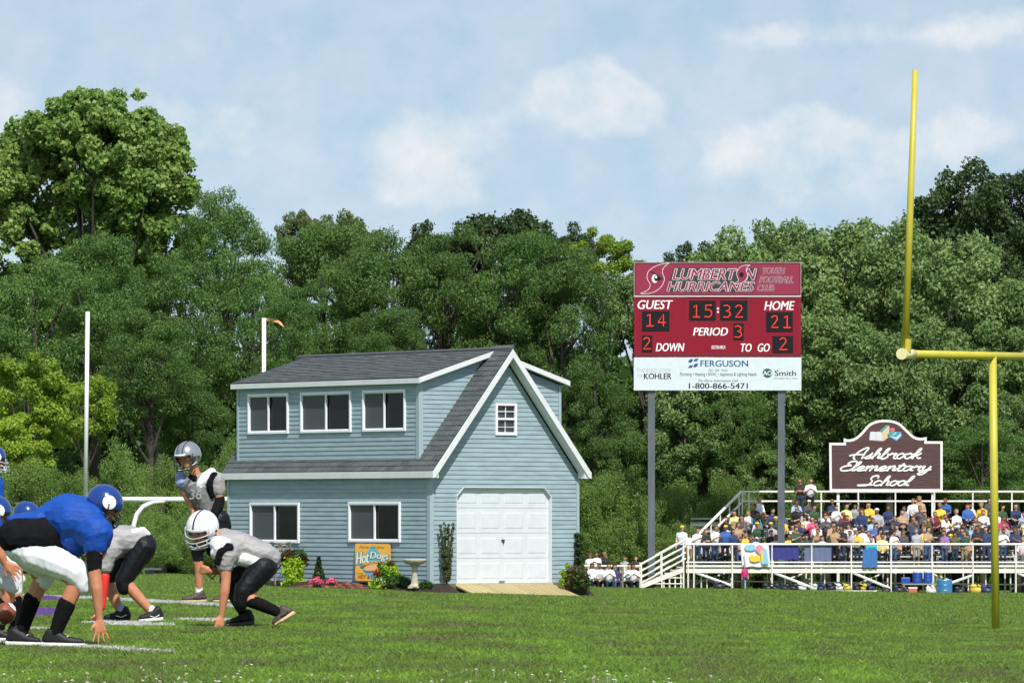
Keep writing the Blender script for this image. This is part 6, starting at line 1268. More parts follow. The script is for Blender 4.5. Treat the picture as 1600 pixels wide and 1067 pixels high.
def build_players():
    GR = 'young football players at the line of scrimmage'
    # ---- blue lineman in front
    p = Player('football player in blue jersey and helmet bent low with one hand on the grass', 90, 36.0, GR); J, G = p.J, p.G
    n_, f_ = -.17, .17
    p.limb((J(36, 845, 0), .12), (J(120, 812, 0), .13), (J(150, 800, 0), .07)); p.b[0] = ('skin', [(J(40, 842, -.1), .10), (J(40, 842, .1), .10), (J(80, 826, 0), .11)]); p.limb((J(145, 806, 0), .06), (J(162, 795, 0), .07))
    head(p.b, J(166, 790, 0), V3(.72, -.12, -.55), V3(.6, 0, .7), .095)
    for dd, hip, kn, ca, an in ((n_, (48, 862), (122, 905), (108, 936), (86, 988)), (f_, (46, 862), (66, 902), (54, 930), (33, 988))):
        p.limb((J(*hip, dd*.7), .10), (J(*kn, dd), .060), (J(*ca, dd), .058), (J(*an, dd), .034))
    p.limb((J(150, 838, -.22), .062), (J(148, 895, -.25), .045), (J(151, 918, -.26), .044), (J(155, 966, -.25), .025)); hand(p.b, J(155.5, 968, -.25), J(158, 1000, -.26)-J(155.5, 968, -.25), V3(-1, -.25, 0), 1.05, .12, .42, bend=V3(0.2, -.6, -.4))
    p.limb((J(158, 818, .2), .06), (J(158, 860, .24), .045), (J(140, 893, .2), .03)); fist(p.b, J(138, 896, .2), V3(-1, -.2, -.5), V3(0, 0, 1))
    p.body()
    p.part('undershirt', [('a', [(J(25, 838, -.11), .132), (J(25, 838, .11), .130), (J(64, 838, -.11), .134), (J(66, 836, .10), .130)]), ('a', [(J(66, 832, -.1), .12), (J(66, 832, .1), .12), (J(100, 836, 0), .13)])], 'black', wr=.006, ws=7, st=(1, 1, 2.2))
    p.part('jersey', [('a', [(J(110, 811, -.09), .155), (J(110, 806, .10), .16), (J(135, 815, -.1), .145), (J(138, 805, .12), .13), (J(84, 815, 0), .14)]), ('a', [(J(104, 803, 0), .15), (J(62, 806, -.06), .055), (J(62, 806, .06), .055)]), ('a', [(J(62, 810, -.1), .045), (J(18, 812, -.08), .035), (J(18, 812, .1), .035), (J(62, 806, .1), .045)]),
                     ('a', [(J(112, 835, -.08), .11), (J(116, 850, 0), .10), (J(100, 830, .1), .12)]), ('a', [(J(151, 833, -.19), .122), (J(130, 822, -.1), .13)]), ('a', [(J(151, 833, -.19), .118), (J(149, 852, -.21), .090)]), ('a', [(J(150, 815, .18), .11), (J(130, 815, .1), .12)]), ('a', [(J(150, 815, .18), .10), (J(158, 845, .22), .075)])], 'blue', wr=.007, ws=6, st=(1, 1, 1.6))
    p.part('undersleeve', [('a', [(J(148, 848, -.22), .068), (J(147.5, 888, -.245), .052)])], 'black', wr=.003)
    p.part('pants', [('a', [(J(32, 852, -.09), .122), (J(32, 852, .10), .118), (J(58, 864, -.11), .120), (J(58, 862, .1), .11)]), ('a', [(J(54, 866, -.12), .120), (J(92, 880, -.15), .106), (J(118, 893, -.17), .092)]), ('a', [(J(118, 893, -.17), .098), (J(128, 904, -.17), .078), (J(131, 917, -.17), .060)]), ('a', [(J(48, 866, .12), .12), (J(72, 893, .17), .088)]), ('a', [(J(72, 893, .17), .086), (J(67, 908, .17), .068)])], 'wpants', wr=.007, ws=9, st=(1.6, 1, .8))
    p.part('sock', [('a', [(J(104, 944, n_), .066), (J(94, 966, n_), .055), (J(86, 990, n_), .046)])], 'sock', wr=.002); p.part('sock', [('a', [(J(50, 936, f_), .065), (J(42, 962, f_), .054), (J(33, 990, f_), .045)])], 'sock', wr=.002)
    shoe(p.root, G(64, n_), G(133, n_-.03), J(82, 988, n_), UP); shoe(p.root, G(10, f_), G(64, f_-.06), J(32, 987, f_), UP)
    helmet(p.root, J(163.5, 785, -.02), V3(.72, -.25, -.55), V3(.62, -.1, .72), .128, 'hb', 'mk', decal=[(V3(.36, -.93, .02), .40)], strap='black')
    # ---- grey player behind him
    p = Player('football player in grey jersey with a red arm sleeve, bent behind the blue lineman', 205, 44.0, GR); J, G = p.J, p.G
    p.limb((J(222, 850, 0), .11), (J(180, 850, 0), .12), (J(160, 850, 0), .06)); p.limb((J(165, 850, 0), .06), (J(152, 846, .05), .07)); head(p.b, J(148, 846, .05), V3(-1, -.1, -.3), V3(-.3, 0, 1), .095)
    p.limb((J(224, 855, -.1), .09), (J(195, 908, -.13), .055), (J(212, 928, -.13), .050), (J(238, 957, -.13), .034)); p.limb((J(218, 856, .1), .09), (J(168, 906, .15), .052), (J(176, 928, .15), .050), (J(190, 958, .15), .034))
    p.limb((J(166, 868, -.18), .055), (J(163, 895, -.2), .043), (J(160, 945, -.2), .028), (J(154, 958, -.2), .024)); hand(p.b, J(153, 959, -.2), J(142, 974, -.22)-J(153, 959, -.2), V3(-.4, -1, 0), 1.0, .1, .3, bend=V3(-.4, 0, -1)); p.body()
    p.part('jersey', [('a', [(J(180, 845, -.08), .125), (J(180, 842, .1), .125), (J(206, 845, -.07), .115), (J(206, 842, .08), .115)]), ('a', [(J(206, 843, -.07), .11), (J(206, 842, .08), .11), (J(222, 842, -.07), .085), (J(222, 842, .08), .085)]), ('a', [(J(167, 862, -.17), .105), (J(182, 850, -.05), .12)]), ('a', [(J(167, 862, -.17), .10), (J(163, 886, -.2), .072)])], 'grey', wr=.009, ws=9, st=(1, 1, 1.5))
    p.part('hip_pad', [('a', [(J(208, 832, -.12), .035), (J(224, 826, -.12), .02), (J(232, 834, -.1), .02)])], 'white', wr=.001, voxel=.007)
    p.part('arm_sleeve', [('a', [(J(163.5, 899, -.2), .047), (J(161, 928, -.2), .040), (J(159.5, 948, -.2), .033)])], 'red', wr=.002)
    p.part('pants', [('a', [(J(226, 852, -.08), .108), (J(224, 850, .08), .108), (J(218, 868, -.1), .10)]), ('a', [(J(225, 855, -.1), .108), (J(193, 906, -.13), .076)]), ('a', [(J(193, 906, -.13), .076), (J(194, 918, -.13), .066)]), ('a', [(J(216, 858, .1), .10), (J(170, 902, .15), .068)])], 'bpants', wr=.005, ws=9)
    p.part('sock', [('a', [(J(236, 952, -.13), .042), (J(239, 960, -.13), .042)])], 'wsock', wr=.001, voxel=.007); p.part('sock', [('a', [(J(188, 948, .15), .044), (J(190, 960, .15), .044)])], 'bluesock', wr=.001, voxel=.007)
    shoe(p.root, G(254, -.13, .012), G(217, -.17), J(240, 960, -.13), UP); shoe(p.root, G(204, .15, .006), G(162, .12), J(193, 961, .15), UP, sm='shoe')
    helmet(p.root, J(149, 843, .05), V3(-1, -.1, -.3), V3(-.3, 0, 1), .125, 'hs', 'mk')
    # ---- white helmet, grey jersey, three point stance
    p = Player('football player in white helmet and grey jersey, one hand on the grass, facing left', 385, 42.0, GR); J, G = p.J, p.G
    p.limb((J(412, 880, 0), .10), (J(355, 850, 0), .11), (J(335, 838, 0), .06)); p.limb((J(340, 840, 0), .06), (J(322, 830, 0), .07)); head(p.b, J(314, 828, -.02), V3(-.5, -.75, -.42), V3(-.2, -.3, .9), .10)
    p.limb((J(412, 886, -.1), .09), (J(382, 932, -.16), .056), (J(406, 944, -.16), .050), (J(440, 958, -.16), .034)); p.limb((J(402, 888, .1), .09), (J(356, 910, .14), .055), (J(372, 936, .14), .045), (J(384, 964, .14), .034))
    p.limb((J(352, 868, -.2), .055), (J(353, 905, -.22), .042), (J(351, 925, -.23), .041), (J(346, 962, -.22), .024)); hand(p.b, J(345.5, 963, -.22), J(342, 981, -.24)-J(345.5, 963, -.22), V3(-1, -.4, 0), .98, .15, .35, bend=V3(-.5, -.3, -.3))
    p.limb((J(340, 862, .15), .05), (J(348, 890, .02), .038), (J(330, 893, -.12), .026)); fist(p.b, J(329, 892, -.13), V3(-1, -.2, .15), V3(0, -.3, 1), .95); p.body()
    p.part('jersey', [('g', [(J(357, 850, -.06), .118), (J(350, 845, .12), .11), (J(378, 852, -.05), .108), (J(374, 850, .1), .105)]), ('g', [(J(378, 853, -.05), .106), (J(374, 850, .1), .105), (J(414, 868, -.07), .098), (J(414, 866, .09), .095)]), ('g', [(J(414, 868, -.07), .095), (J(414, 866, .09), .09), (J(424, 872, -.06), .080), (J(424, 870, .08), .08)]),
                      ('w', [(J(366, 872, -.11), .050), (J(408, 880, -.13), .050), (J(385, 872, -.12), .052)]), ('g', [(J(353, 866, -.19), .098), (J(366, 856, -.06), .105)]), ('w', [(J(341, 850, -.15), .072), (J(347, 852, -.18), .075)]), ('k', [(J(358, 855, -.245), .040), (J(347, 861, -.262), .036)]), ('k', [(J(347, 861, -.262), .036), (J(341, 876, -.25), .034)]), ('w', [(J(345, 856, -.21), .070), (J(338, 864, -.2), .05)]), ('g', [(J(353, 868, -.19), .096), (J(352, 884, -.205), .070)]), ('g', [(J(333, 848, .16), .09), (J(350, 848, .1), .10)]), ('k', [(J(336, 848, -.05), .072), (J(332, 858, 0), .06)])],
           dict(g=MJ['grey'], w=MJ['white'], k=MJ['black']), wr=.010, ws=9, st=(.8, 1, 1.6))
    p.part('pants', [('a', [(J(414, 884, -.07), .110), (J(412, 884, .09), .110), (J(404, 892, -.1), .105)]), ('a', [(J(411, 887, -.1), .112), (J(380, 924, -.16), .080)]), ('a', [(J(380, 924, -.16), .080), (J(377, 940, -.16), .064)]), ('a', [(J(402, 888, .1), .10), (J(355, 905, .14), .068)]), ('a', [(J(355, 905, .14), .068), (J(366, 930, .14), .054), (J(378, 952, .14), .045)])], 'bpants', wr=.006, ws=9)
    p.part('sock', [('a', [(J(391, 938, -.16), .057), (J(412, 946, -.16), .053), (J(441, 959, -.16), .040)])], 'sock', wr=.002); p.part('sock', [('a', [(J(374, 944, .14), .044), (J(384, 966, .14), .040)])], 'sock', wr=.002)
    hl = J(462, 958, -.16); shoe(p.root, hl, G(431, -.18, .012), J(445, 958, -.15), V3(-.7, 0, .55), um='shoeb', sm='tan', lace='black'); shoe(p.root, G(397, .14, .02), G(353, .10), J(386, 967, .14), UP, um='shoe', sm='shoeb', lace='black')
    helmet(p.root, J(316.5, 823, -.03), V3(-.46, -.78, -.42), V3(-.12, -.38, .92), .140, 'hw', 'mg', stripes=[(0, .055)], plate='mg')
    # ---- standing silver helmet
    p = Player('football player in silver helmet and grey jersey standing half upright behind the white helmet', 330, 53.5, GR); J, G = p.J, p.G
    p.limb((J(340, 812, 0), .11), (J(318, 770, 0), .12), (J(306, 745, 0), .06)); p.limb((J(308, 748, 0), .055), (J(298, 722, -.02), .06)); head(p.b, J(293, 715, -.04), V3(-.48, -.82, -.25), V3(-.2, -.2, 1), .10)
    p.limb((J(342, 815, -.08), .10), (J(346, 868, -.1), .06), (J(350, 900, 0), .05), (J(351, 932, .05), .034)); p.limb((J(334, 818, .05), .10), (J(308, 864, -.1), .058), (J(311, 888, -.1), .050), (J(311, 928, -.08), .033))
    p.limb((J(337, 752, -.1), .06), (J(344, 782, -.1), .045), (J(331, 810, -.22), .032), (J(322, 820, -.28), .026)); hand(p.b, J(322, 821, -.28), V3(-.5, -.3, -.7), V3(-1, 0, .5), 1, .2, .2); p.limb((J(283, 756, .12), .055), (J(300, 790, .02), .040), (J(306, 815, -.15), .028)); hand(p.b, J(306, 817, -.16), V3(.1, -.3, -.8), V3(1, 0, .2), 1, .2, .2); p.body()
    p.part('jersey', [('d', [(J(312, 770, -.07), .11), (J(303, 765, .04), .10), (J(325, 796, -.06), .10)]), ('g', [(J(318, 768, .05), .13), (J(328, 765, -.02), .12), (J(330, 800, .03), .115)]), ('g', [(J(334, 803, -.04), .10), (J(330, 806, .05), .11), (J(326, 800, -.06), .10)]), ('g', [(J(337, 751, -.08), .100), (J(318, 754, 0), .11)]), ('g', [(J(337, 753, -.08), .098), (J(341, 765, -.09), .080)]), ('w', [(J(321, 746, -.10), .058), (J(331, 737, -.07), .045), (J(313, 757, -.12), .045)]),  # darker grey on the chest is shading put into the cloth colour
                      ('k', [(J(335, 742, -.14), .036), (J(327, 757, -.165), .034)]), ('k', [(J(327, 757, -.165), .034), (J(331, 773, -.13), .034)]), ('g', [(J(286, 755, .10), .080), (J(304, 756, .02), .10)]), ('b', [(J(284, 754, .05), .072), (J(283, 745, .06), .06)]), ('k', [(J(304, 748, -.06), .036), (J(300, 745, -.02), .040)])], dict(g=MJ['grey'], d=MJ['grey_shade'], w=MJ['white'], k=MJ['black'], b=mat('grey_cloth_blue_shade', (.20, .27, .46), .6)), wr=.007, ws=10)  # bluish left shoulder: grey cloth with blue shade painted into its colour
    p.part('arm_sleeve', [('a', [(J(344, 780, -.1), .054), (J(342, 792, -.13), .052), (J(330, 811, -.22), .038)])], 'black', wr=.003)
    p.part('pants', [('a', [(J(342, 812, -.08), .118), (J(338, 814, .08), .115), (J(346, 822, 0), .11)]), ('a', [(J(342, 818, -.08), .112), (J(346, 866, -.1), .072)]), ('a', [(J(334, 820, .05), .11), (J(308, 860, -.1), .072)]), ('a', [(J(308, 860, -.1), .072), (J(309.5, 874, -.1), .058)]), ('a', [(J(346, 864, -.1), .072), (J(348, 880, -.05), .058)])], 'bpants', wr=.005, ws=9)
    p.part('sock', [('a', [(J(311, 913, -.08), .040), (J(311, 930, -.08), .042)])], 'wsock', wr=.001, voxel=.007); p.part('sock', [('a', [(J(351, 908, .05), .042), (J(351, 934, .05), .04)])], 'sock', wr=.001, voxel=.008)
    shoe(p.root, G(323, -.08), G(283, -.14), J(312, 931, -.08), UP, um='shoeb', sm='tan', lace='black'); shoe(p.root, G(364, .05), G(333, 0), J(352, 933, .05), UP, um='shoeb', sm='tan', lace='black')
    helmet(p.root, J(293.5, 711, -.04), V3(-.46, -.82, -.22), V3(-.16, -.16, 1), .146, 'hs', 'mk', stripes=[(-.22, .028), (.28, .028)], plate='white')
    pr = Print(lambda x, y: J(x, y, -.205)+V3(0, 0, 0), V3(-.45, -.9, 0)); pr.text('n', '36', 296, 764, 315, 780, .1, .0, lift=.002); 
    pr.g = {k: ([v-p.root.location for v in V], F_) for k, (V, F_) in pr.g.items()}
    pr.build('jersey_number', p.root, dict(n=MJ['num']))
    # ---- left edge: crouched blue player with hand on knee
    p = Player('crouched football player in blue helmet and white pants, hand on knee, cut by left edge', 0, 37.4, GR); J, G = p.J, p.G
    p.limb((J(-60, 868, 0), .12), (J(-25, 832, 0), .13), (J(-12, 812, 0), .06)); head(p.b, J(-8, 803, 0), V3(1, -.3, -.2), V3(.2, 0, 1), .095)
    p.limb((J(-52, 875, -.1), .10), (J(12, 902, -.1), .058), (J(12, 934, -.1), .055), (J(-3, 985, -.1), .035)); p.limb((J(-50, 872, .12), .10), (J(20, 905, .16), .056), (J(25, 930, .16), .05), (J(24, 980, .16), .034))
    p.limb((J(-14, 822, -.18), .06), (J(-3, 852, -.24), .050), (J(2, 868, -.25), .036), (J(7, 878, -.24), .030)); hand(p.b, J(8, 879, -.24), V3(.75, -.25, -.55), V3(-.4, 0, -1), 1.05, .3, .25, bend=V3(.1, .1, -1)); p.body()
    p.part('jersey', [('a', [(J(-30, 835, -.1), .14), (J(-30, 835, .1), .14), (J(-55, 862, 0), .13), (J(-16, 826, .05), .12)]), ('a', [(J(-16, 822, -.16), .10), (J(-10, 836, -.2), .08)])], 'blue', wr=.006, ws=8)
    p.part('pants', [('a', [(J(-62, 872, -.08), .12), (J(-62, 872, .08), .12)]), ('a', [(J(-52, 876, -.1), .112), (J(8, 898, -.1), .092)]), ('a', [(J(8, 898, -.1), .092), (J(16, 915, -.1), .070)]), ('a', [(J(-50, 874, .12), .11), (J(18, 900, .16), .080)]), ('a', [(J(18, 900, .16), .080), (J(23, 922, .16), .060)])], 'wpants', wr=.007, ws=10, st=(1.4, 1, .8))
    p.part('sock', [('a', [(J(6, 942, -.1), .055), (J(-3, 986, -.1), .044)])], 'sock', wr=.002); p.part('sock', [('a', [(J(25, 930, .16), .050), (J(24, 980, .16), .042)])], 'sock', wr=.002)
    shoe(p.root, G(-20, -.1), G(22, -.14), J(-5, 984, -.1), UP); shoe(p.root, G(12, .16), G(52, .12), J(24, 978, .16), UP)
    helmet(p.root, J(-9, 799, -.02), V3(1, -.35, -.25), V3(.25, 0, 1), .125, 'hb', 'mk', decal=[(V3(.35, -.93, .05), .40)], strap='black')
    o = body_obj('american_football', [('a', [(P(0, 966, 36.75), .022), (P(8, 958, 36.75), .082), (P(16, 950, 36.75), .022)]), ('b', [(P(3.5, 962, 36.75), .064), (P(4.5, 961, 36.75), .069)]), ('b', [(P(12.5, 954, 36.75), .060), (P(11.5, 955, 36.75), .066)])], dict(a=mat('football_leather', (.22, .055, .025), .5, .15, 40, bump=.3), b=MJ['white']), .006); tag(o, 'brown leather football with white stripes held low at the left edge', 'football')
    # ---- helmet seen above the lineman's back
    p = Player('blue football player crouching behind the lineman, only blue helmet seen over his back', 30, 50.0, GR); J, G = p.J, p.G
    p.limb((J(10, 880, 0), .12), (J(32, 840, 0), .12), (J(38, 815, 0), .06)); head(p.b, J(40, 806, 0), V3(1, -.3, -.2), V3(.1, 0, 1), .095)
    p.limb((J(10, 884, -.1), .09), (J(30, 905, -.12), .055), (J(22, 942, -.12), .035)); p.limb((J(8, 884, .1), .09), (J(26, 905, .12), .055), (J(14, 942, .12), .035)); p.limb((J(30, 830, -.16), .05), (J(40, 865, -.2), .04), (J(32, 892, -.18), .028)); hand(p.b, J(32, 893, -.18), V3(-.2, 0, -1), V3(-1, 0, 0), 1, .2, .2); p.body()
    p.part('jersey', [('a', [(J(30, 838, -.1), .13), (J(30, 838, .1), .13), (J(15, 870, 0), .12)]), ('a', [(J(30, 830, -.16), .09), (J(36, 850, -.18), .07)])], 'blue'); p.part('pants', [('a', [(J(10, 880, -.06), .11), (J(10, 880, .06), .11)]), ('a', [(J(10, 884, -.1), .10), (J(29, 905, -.12), .07)]), ('a', [(J(8, 884, .1), .10), (J(26, 905, .12), .07)])], 'wpants')
    p.part('sock', [('a', [(J(27, 920, -.12), .045), (J(22, 942, -.12), .038)]), ], 'sock'); p.part('sock', [('a', [(J(21, 920, .12), .045), (J(14, 942, .12), .038)])], 'sock'); shoe(p.root, G(14, -.12), G(46, -.15), J(22, 943, -.12), UP); shoe(p.root, G(6, .12), G(36, .1), J(14, 943, .12), UP)
    helmet(p.root, J(41, 803, -.02), V3(1, -.3, -.15), V3(.1, 0, 1), .128, 'hb', 'mk', strap='black')
    # ---- player standing at the very left edge
    p = Player('tall standing football player in blue jersey almost wholly cut by the left edge', -14, 46.0, GR); J, G = p.J, p.G
    p.limb((J(-18, 835, 0), .11), (J(-16, 770, 0), .12), (J(-14, 742, 0), .06)); head(p.b, J(-14, 722, 0), V3(1, -.5, -.1), V3(0, 0, 1), .095)
    p.limb((J(-24, 838, 0), .09), (J(-20, 900, 0), .055), (J(-26, 958, 0), .035)); p.limb((J(-12, 838, .15), .09), (J(-6, 900, .18), .055), (J(-14, 958, .2), .035)); p.limb((J(-12, 758, -.18), .05), (J(-8, 800, -.22), .04), (J(-12, 838, -.24), .028)); hand(p.b, J(-12, 840, -.24), V3(.2, -.3, -1), V3(-1, 0, 0), 1, .2, .2); p.body()
    p.part('jersey', [('a', [(J(-16, 765, -.1), .125), (J(-16, 765, .1), .125), (J(-18, 822, 0), .12)]), ('a', [(J(-10, 757, -.16), .10), (J(-8, 775, -.19), .085)])], 'blue'); p.part('pants', [('a', [(J(-18, 834, -.06), .11), (J(-18, 834, .08), .11)]), ('a', [(J(-24, 838, 0), .10), (J(-20, 898, 0), .07)]), ('a', [(J(-12, 838, .15), .10), (J(-6, 898, .18), .07)])], 'wpants')
    for x0, x1, dd in ((-21, -26, 0), (-8, -14, .2)): p.part('sock', [('a', [(J(x0, 915, dd), .05), (J(x1, 960, dd), .04)])], 'sock'); shoe(p.root, G(x1-8, dd), G(x1+28, dd-.03), J(x1, 960, dd), UP)
    helmet(p.root, J(-13, 716, -.02), V3(1, -.5, -.15), V3(.1, 0, 1), .128, 'hb', 'mg', decal=[(V3(.5, -.85, .1), .3)], strap='white')
build_players()
# ------------------------------------------------------------------ painted field lines
LINES = []; PAINT = []
def build_lines():
    lw = mat('field_line_chalk', (.60, .61, .58), .9, .22, 30, gpos=True); pw = mat('field_line_purple', (.17, .08, .32), .9, .2, 30, gpos=True)
    def line(pts, w_, m, label):
        Q = []
        for (a, b) in zip(pts[:-1], pts[1:]):
            for k in range(14): t = k/14; Q.append(ground_at(a[0]+(b[0]-a[0])*t, a[1]+(b[1]-a[1])*t))
        Q.append(ground_at(*pts[-1])); P_ = []; rl = random.Random(len(LINES))
        for a_, b_ in zip(Q[:-1], Q[1:]):
            d = b_-a_; L_ = d.length; nv = Vector((-d.y, d.x, 0)).normalized()
            for k in range(max(1, int(L_*w_*300))):
                x = a_+d*rl.random()+nv*(rl.uniform(-.5, .5)*w_); P_.append((x.x, x.y, gz(x.x, x.y)))
        LINES.append(([(q.x, q.y) for q in Q], w_)); PAINT.append((P_, m, label))
    line([(-60, 1001), (40, 1006), (140, 1013), (246, 1022)], .16, lw, 'white line under the blue lineman'); line([(-40, 925), (30, 931.5), (200, 939), (410, 951)], .28, lw, 'white line behind the grey players')
    line([(308, 969.5), (348, 972)], .35, lw, 'short white hash left of the kneeling player shoe'); line([(160, 974), (236, 978)], .35, lw, 'short white hash under the grey player shoes'); line([(44, 984), (66, 985)], .25, lw, 'short white hash behind the lineman shoes')
    line([(60, 934), (95, 939)], .22, pw, 'purple line far part'); line([(46, 964), (64, 959), (86, 953)], .22, pw, 'purple line near part')
build_lines()
# ------------------------------------------------------------------ grass
def build_grass():
    g = np.random.default_rng(3)
    gm = bpy.data.materials.new('grass_blade'); gm.use_nodes = True; nt = gm.node_tree; L = nt.links.new; b = nt.nodes['Principled BSDF']; out = nt.nodes['Material Output']; b.inputs['Roughness'].default_value = .55; b.inputs['Specular IOR Level'].default_value = .3
    ge = N(nt, 'ShaderNodeNewGeometry'); mp = N(nt, 'ShaderNodeMapping'); mp.inputs['Scale'].default_value = (1, .4, 0); L(ge.outputs['Position'], mp.inputs[0])
    a = N(nt, 'ShaderNodeTexNoise', i_Scale=1.15, i_Detail=5.0, i_Roughness=.62); L(mp.outputs[0], a.inputs[0]); c = N(nt, 'ShaderNodeTexNoise', i_Scale=7.0, i_Detail=3.0); L(mp.outputs[0], c.inputs[0])
    f = math_(nt, 'ADD', math_(nt, 'ADD', math_(nt, 'MULTIPLY', a.outputs[0], .75), math_(nt, 'MULTIPLY', c.outputs[0], .22)), math_(nt, 'MULTIPLY', ge.outputs['Random Per Island'], .14))
    r = N(nt, 'ShaderNodeValToRGB'); e = r.color_ramp.elements; e[0].position = .42; e[0].color = (.215, .205, .095, 1); e[1].position = .72; e[1].color = (.270, .430, .055, 1)
    x = e.new(.46); x.color = (.150, .195, .058, 1); x = e.new(.54); x.color = (.172, .270, .052, 1); x = e.new(.64); x.color = (.220, .360, .052, 1)
    L(f, r.inputs[0]); L(r.outputs[0], b.inputs['Base Color']); tr = N(nt, 'ShaderNodeBsdfTranslucent'); L(r.outputs[0], tr.inputs[0]); ms = N(nt, 'ShaderNodeMixShader'); ms.inputs[0].default_value = .35; L(b.outputs[0], ms.inputs[1]); L(tr.outputs[0], ms.inputs[2]); L(ms.outputs[0], out.inputs[0])
    def clump(name, n, size, h, wd, lean):
        V = np.zeros((n, 4, 3)); x = g.uniform(-size/2, size/2, n); y = g.uniform(-size/2, size/2, n); hh = h*g.uniform(.45, 1.25, n); an = g.uniform(0, 6.28, n); ln = lean*hh*g.random(n)*1.4; la = g.uniform(0, 6.28, n); w_ = wd*g.uniform(.7, 1.3, n)
        V[:, 0] = np.stack([x-np.cos(an)*w_, y-np.sin(an)*w_, np.zeros(n)-.01], 1); V[:, 1] = np.stack([x+np.cos(an)*w_, y+np.sin(an)*w_, np.zeros(n)-.01], 1)
        V[:, 2] = np.stack([x+np.cos(la)*ln*.4+np.cos(an)*w_*.6, y+np.sin(la)*ln*.4+np.sin(an)*w_*.6, hh*.6], 1); V[:, 3] = np.stack([x+np.cos(la)*ln, y+np.sin(la)*ln, hh], 1)
        o = leaf_obj(name, V.reshape(-1, 3), gm); COL.objects.unlink(o); return o
    cl = [clump('grass_tuft', 560, .5, .017, .0022, .9), clump('grass_tuft', 560, .5, .021, .0022, 1.1), clump('grass_tuft', 460, .5, .030, .0026, 1.0)]
    far = [clump('grass_tuft', 420, 1.0, .034, .006, .7), clump('grass_tuft', 380, 1.0, .045, .006, .8)]
    def scatter(name, pts, protos, smin, smax, label, zs=1.0):
        me = bpy.data.meshes.new(name); me.from_pydata([tuple(p) for p in pts], [], []); o = bpy.data.objects.new(name, me); link(o); tag(o, label, 'grass' if 'flower' not in name else 'flowers', kind='stuff')
        ng = bpy.data.node_groups.new(name, 'GeometryNodeTree'); ng.interface.new_socket('Geometry', in_out='INPUT', socket_type='NodeSocketGeometry'); ng.interface.new_socket('Geometry', in_out='OUTPUT', socket_type='NodeSocketGeometry')
        gi = ng.nodes.new('NodeGroupInput'); go = ng.nodes.new('NodeGroupOutput'); jn = ng.nodes.new('GeometryNodeJoinGeometry'); K = len(protos)
        rv = ng.nodes.new('FunctionNodeRandomValue'); rv.data_type = 'INT'; rv.inputs['Min'].default_value = 0; rv.inputs['Max'].default_value = K-1
        rr = ng.nodes.new('FunctionNodeRandomValue'); rr.data_type = 'FLOAT_VECTOR'; rr.inputs[0].default_value = (0, 0, 0); rr.inputs[1].default_value = (0, 0, 6.283)
        rs = ng.nodes.new('FunctionNodeRandomValue'); rs.data_type = 'FLOAT'; rs.inputs[2].default_value = smin; rs.inputs[3].default_value = smax; rs.inputs['Seed'].default_value = 5
        for k, pr in enumerate(protos):
            oi = ng.nodes.new('GeometryNodeObjectInfo'); oi.inputs[0].default_value = pr; oi.inputs['As Instance'].default_value = True
            ip = ng.nodes.new('GeometryNodeInstanceOnPoints'); eq = ng.nodes.new('FunctionNodeCompare'); eq.data_type = 'INT'; eq.operation = 'EQUAL'; eq.inputs[3].default_value = k
            ng.links.new(rv.outputs[2], eq.inputs[2]); ng.links.new(eq.outputs[0], ip.inputs['Selection']); ng.links.new(gi.outputs[0], ip.inputs['Points']); ng.links.new(oi.outputs['Geometry'], ip.inputs['Instance']); ng.links.new(rr.outputs[0], ip.inputs['Rotation']); ng.links.new(rs.outputs[1], ip.inputs['Scale']); ng.links.new(ip.outputs[0], jn.inputs[0])
        ng.links.new(jn.outputs[0], go.inputs[0]); md = o.modifiers.new('scatter', 'NODES'); md.node_group = ng; return o
    def field(y0, y1, step, margin=1.6):
        pts = []; y = y0
        while y < y1:
            hw = .1*y+margin; n = int(2*hw/step)+1; xs = np.linspace(-hw, hw, n)+g.uniform(-.4, .4, n)*step; ys = y+g.uniform(-.4, .4, n)*step; zz = CZ-hdrop(xs, ys); pts.append(np.stack([xs, ys, zz], 1)); y += step
        return np.concatenate(pts)
    def keepout(P_):
        rel = P_[:, :2]-np.array([HO.x, HO.y]); u = rel @ np.array([HA.x, HA.y]); v = rel @ np.array([HB.x, HB.y]); k = (u > -1.25) & (u < HW+.8) & (v > -1.1) & (v < HL+.7)
        return P_[~k]
    A = field(24, 62, .30); 
    nz = np.array([noise.noise(Vector((p[0]*.9, p[1]*.45, 3))) for p in A.tolist()]); A = A[nz > -.42]
    keep = np.ones(len(A), bool)
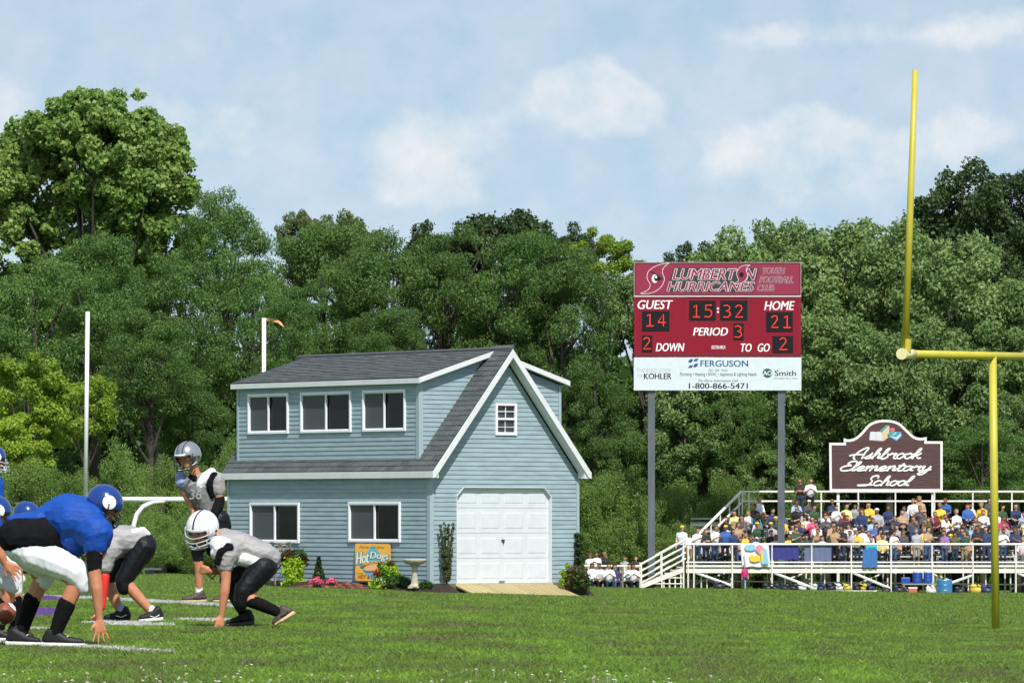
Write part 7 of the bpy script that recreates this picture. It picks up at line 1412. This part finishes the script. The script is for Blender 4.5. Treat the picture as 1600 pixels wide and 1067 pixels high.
    for ln, lw_ in LINES:
        q = np.array(ln); q = np.concatenate([q[:-1]+(q[1:]-q[:-1])*t for t in (0, .33, .66)]+[q[-1:]]); dd = np.hypot(A[:, None, 0]-q[None, :, 0], A[:, None, 1]-q[None, :, 1]).min(1); keep &= dd > lw_*.5+.1
    A = A[keep]
    scatter('grass', A, cl, .7, 1.15, 'short green grass of the near field')
    for k, (P_, m_, lb) in enumerate(PAINT):
        t = clump('painted_grass_tuft', 60, .14, .030, .003, .9); t.data.materials.clear(); t.data.materials.append(m_)
        o = scatter('yard_line', P_, [t], .7, 1.1, lb); o['kind'] = 'structure'; o['category'] = 'field marking'
    B_ = keepout(field(62, 128, .62, 2.5)); scatter('far_grass', B_, far, .7, 1.2, 'green grass of the far field')
    C_ = field(128, 215, 1.5, 3); scatter('far_lawn_grass', keepout(C_), far, 1.2, 2.2, 'long grass at the foot of the trees and bleachers')
    # rank tufts at the near edge and here and there
    T_ = clump('grass_tuft', 70, .22, .055, .0018, 1.0); near = field(25, 33, .4); near = near[g.random(len(near)) < .35]; nx = field(33, 62, .7); nx = nx[(g.random(len(nx)) < .10) & (nx[:, 0] > -1.6)]; scatter('tall_grass', np.concatenate([near, nx]), [T_], .5, 1.1, 'taller grass tufts in the foreground')
    # clover heads
    wm = mat('clover_flower', (.50, .50, .36), .9, .25, 90); st = gm; t = MB(); t.sphere((0, 0, .052), (.009, .009, .006), 6, 4); t.sphere((.006, .004, .047), (.005, .005, .004), 5, 4); t.tube([(0, 0, 0), (.004, 0, .05)], .0012, 4); fl = t.build('clover', wm); COL.objects.unlink(fl)
    Fp = field(25, 33, .16, .8); w_ = np.clip((31.0+.6*np.sin(Fp[:, 0]*2.3)-Fp[:, 1])/4.2, 0, 1)**1.1; nz = np.array([noise.noise(Vector((p[0]*1.6, p[1]*.8, 9))) for p in Fp.tolist()]); Fp = Fp[(g.random(len(Fp)) < w_*np.clip(.45+nz*1.3, .02, 1))]
    scatter('clover_flowers', Fp, [fl], .4, 1.1, 'small white clover flowers along the near edge of the grass')
build_grass()
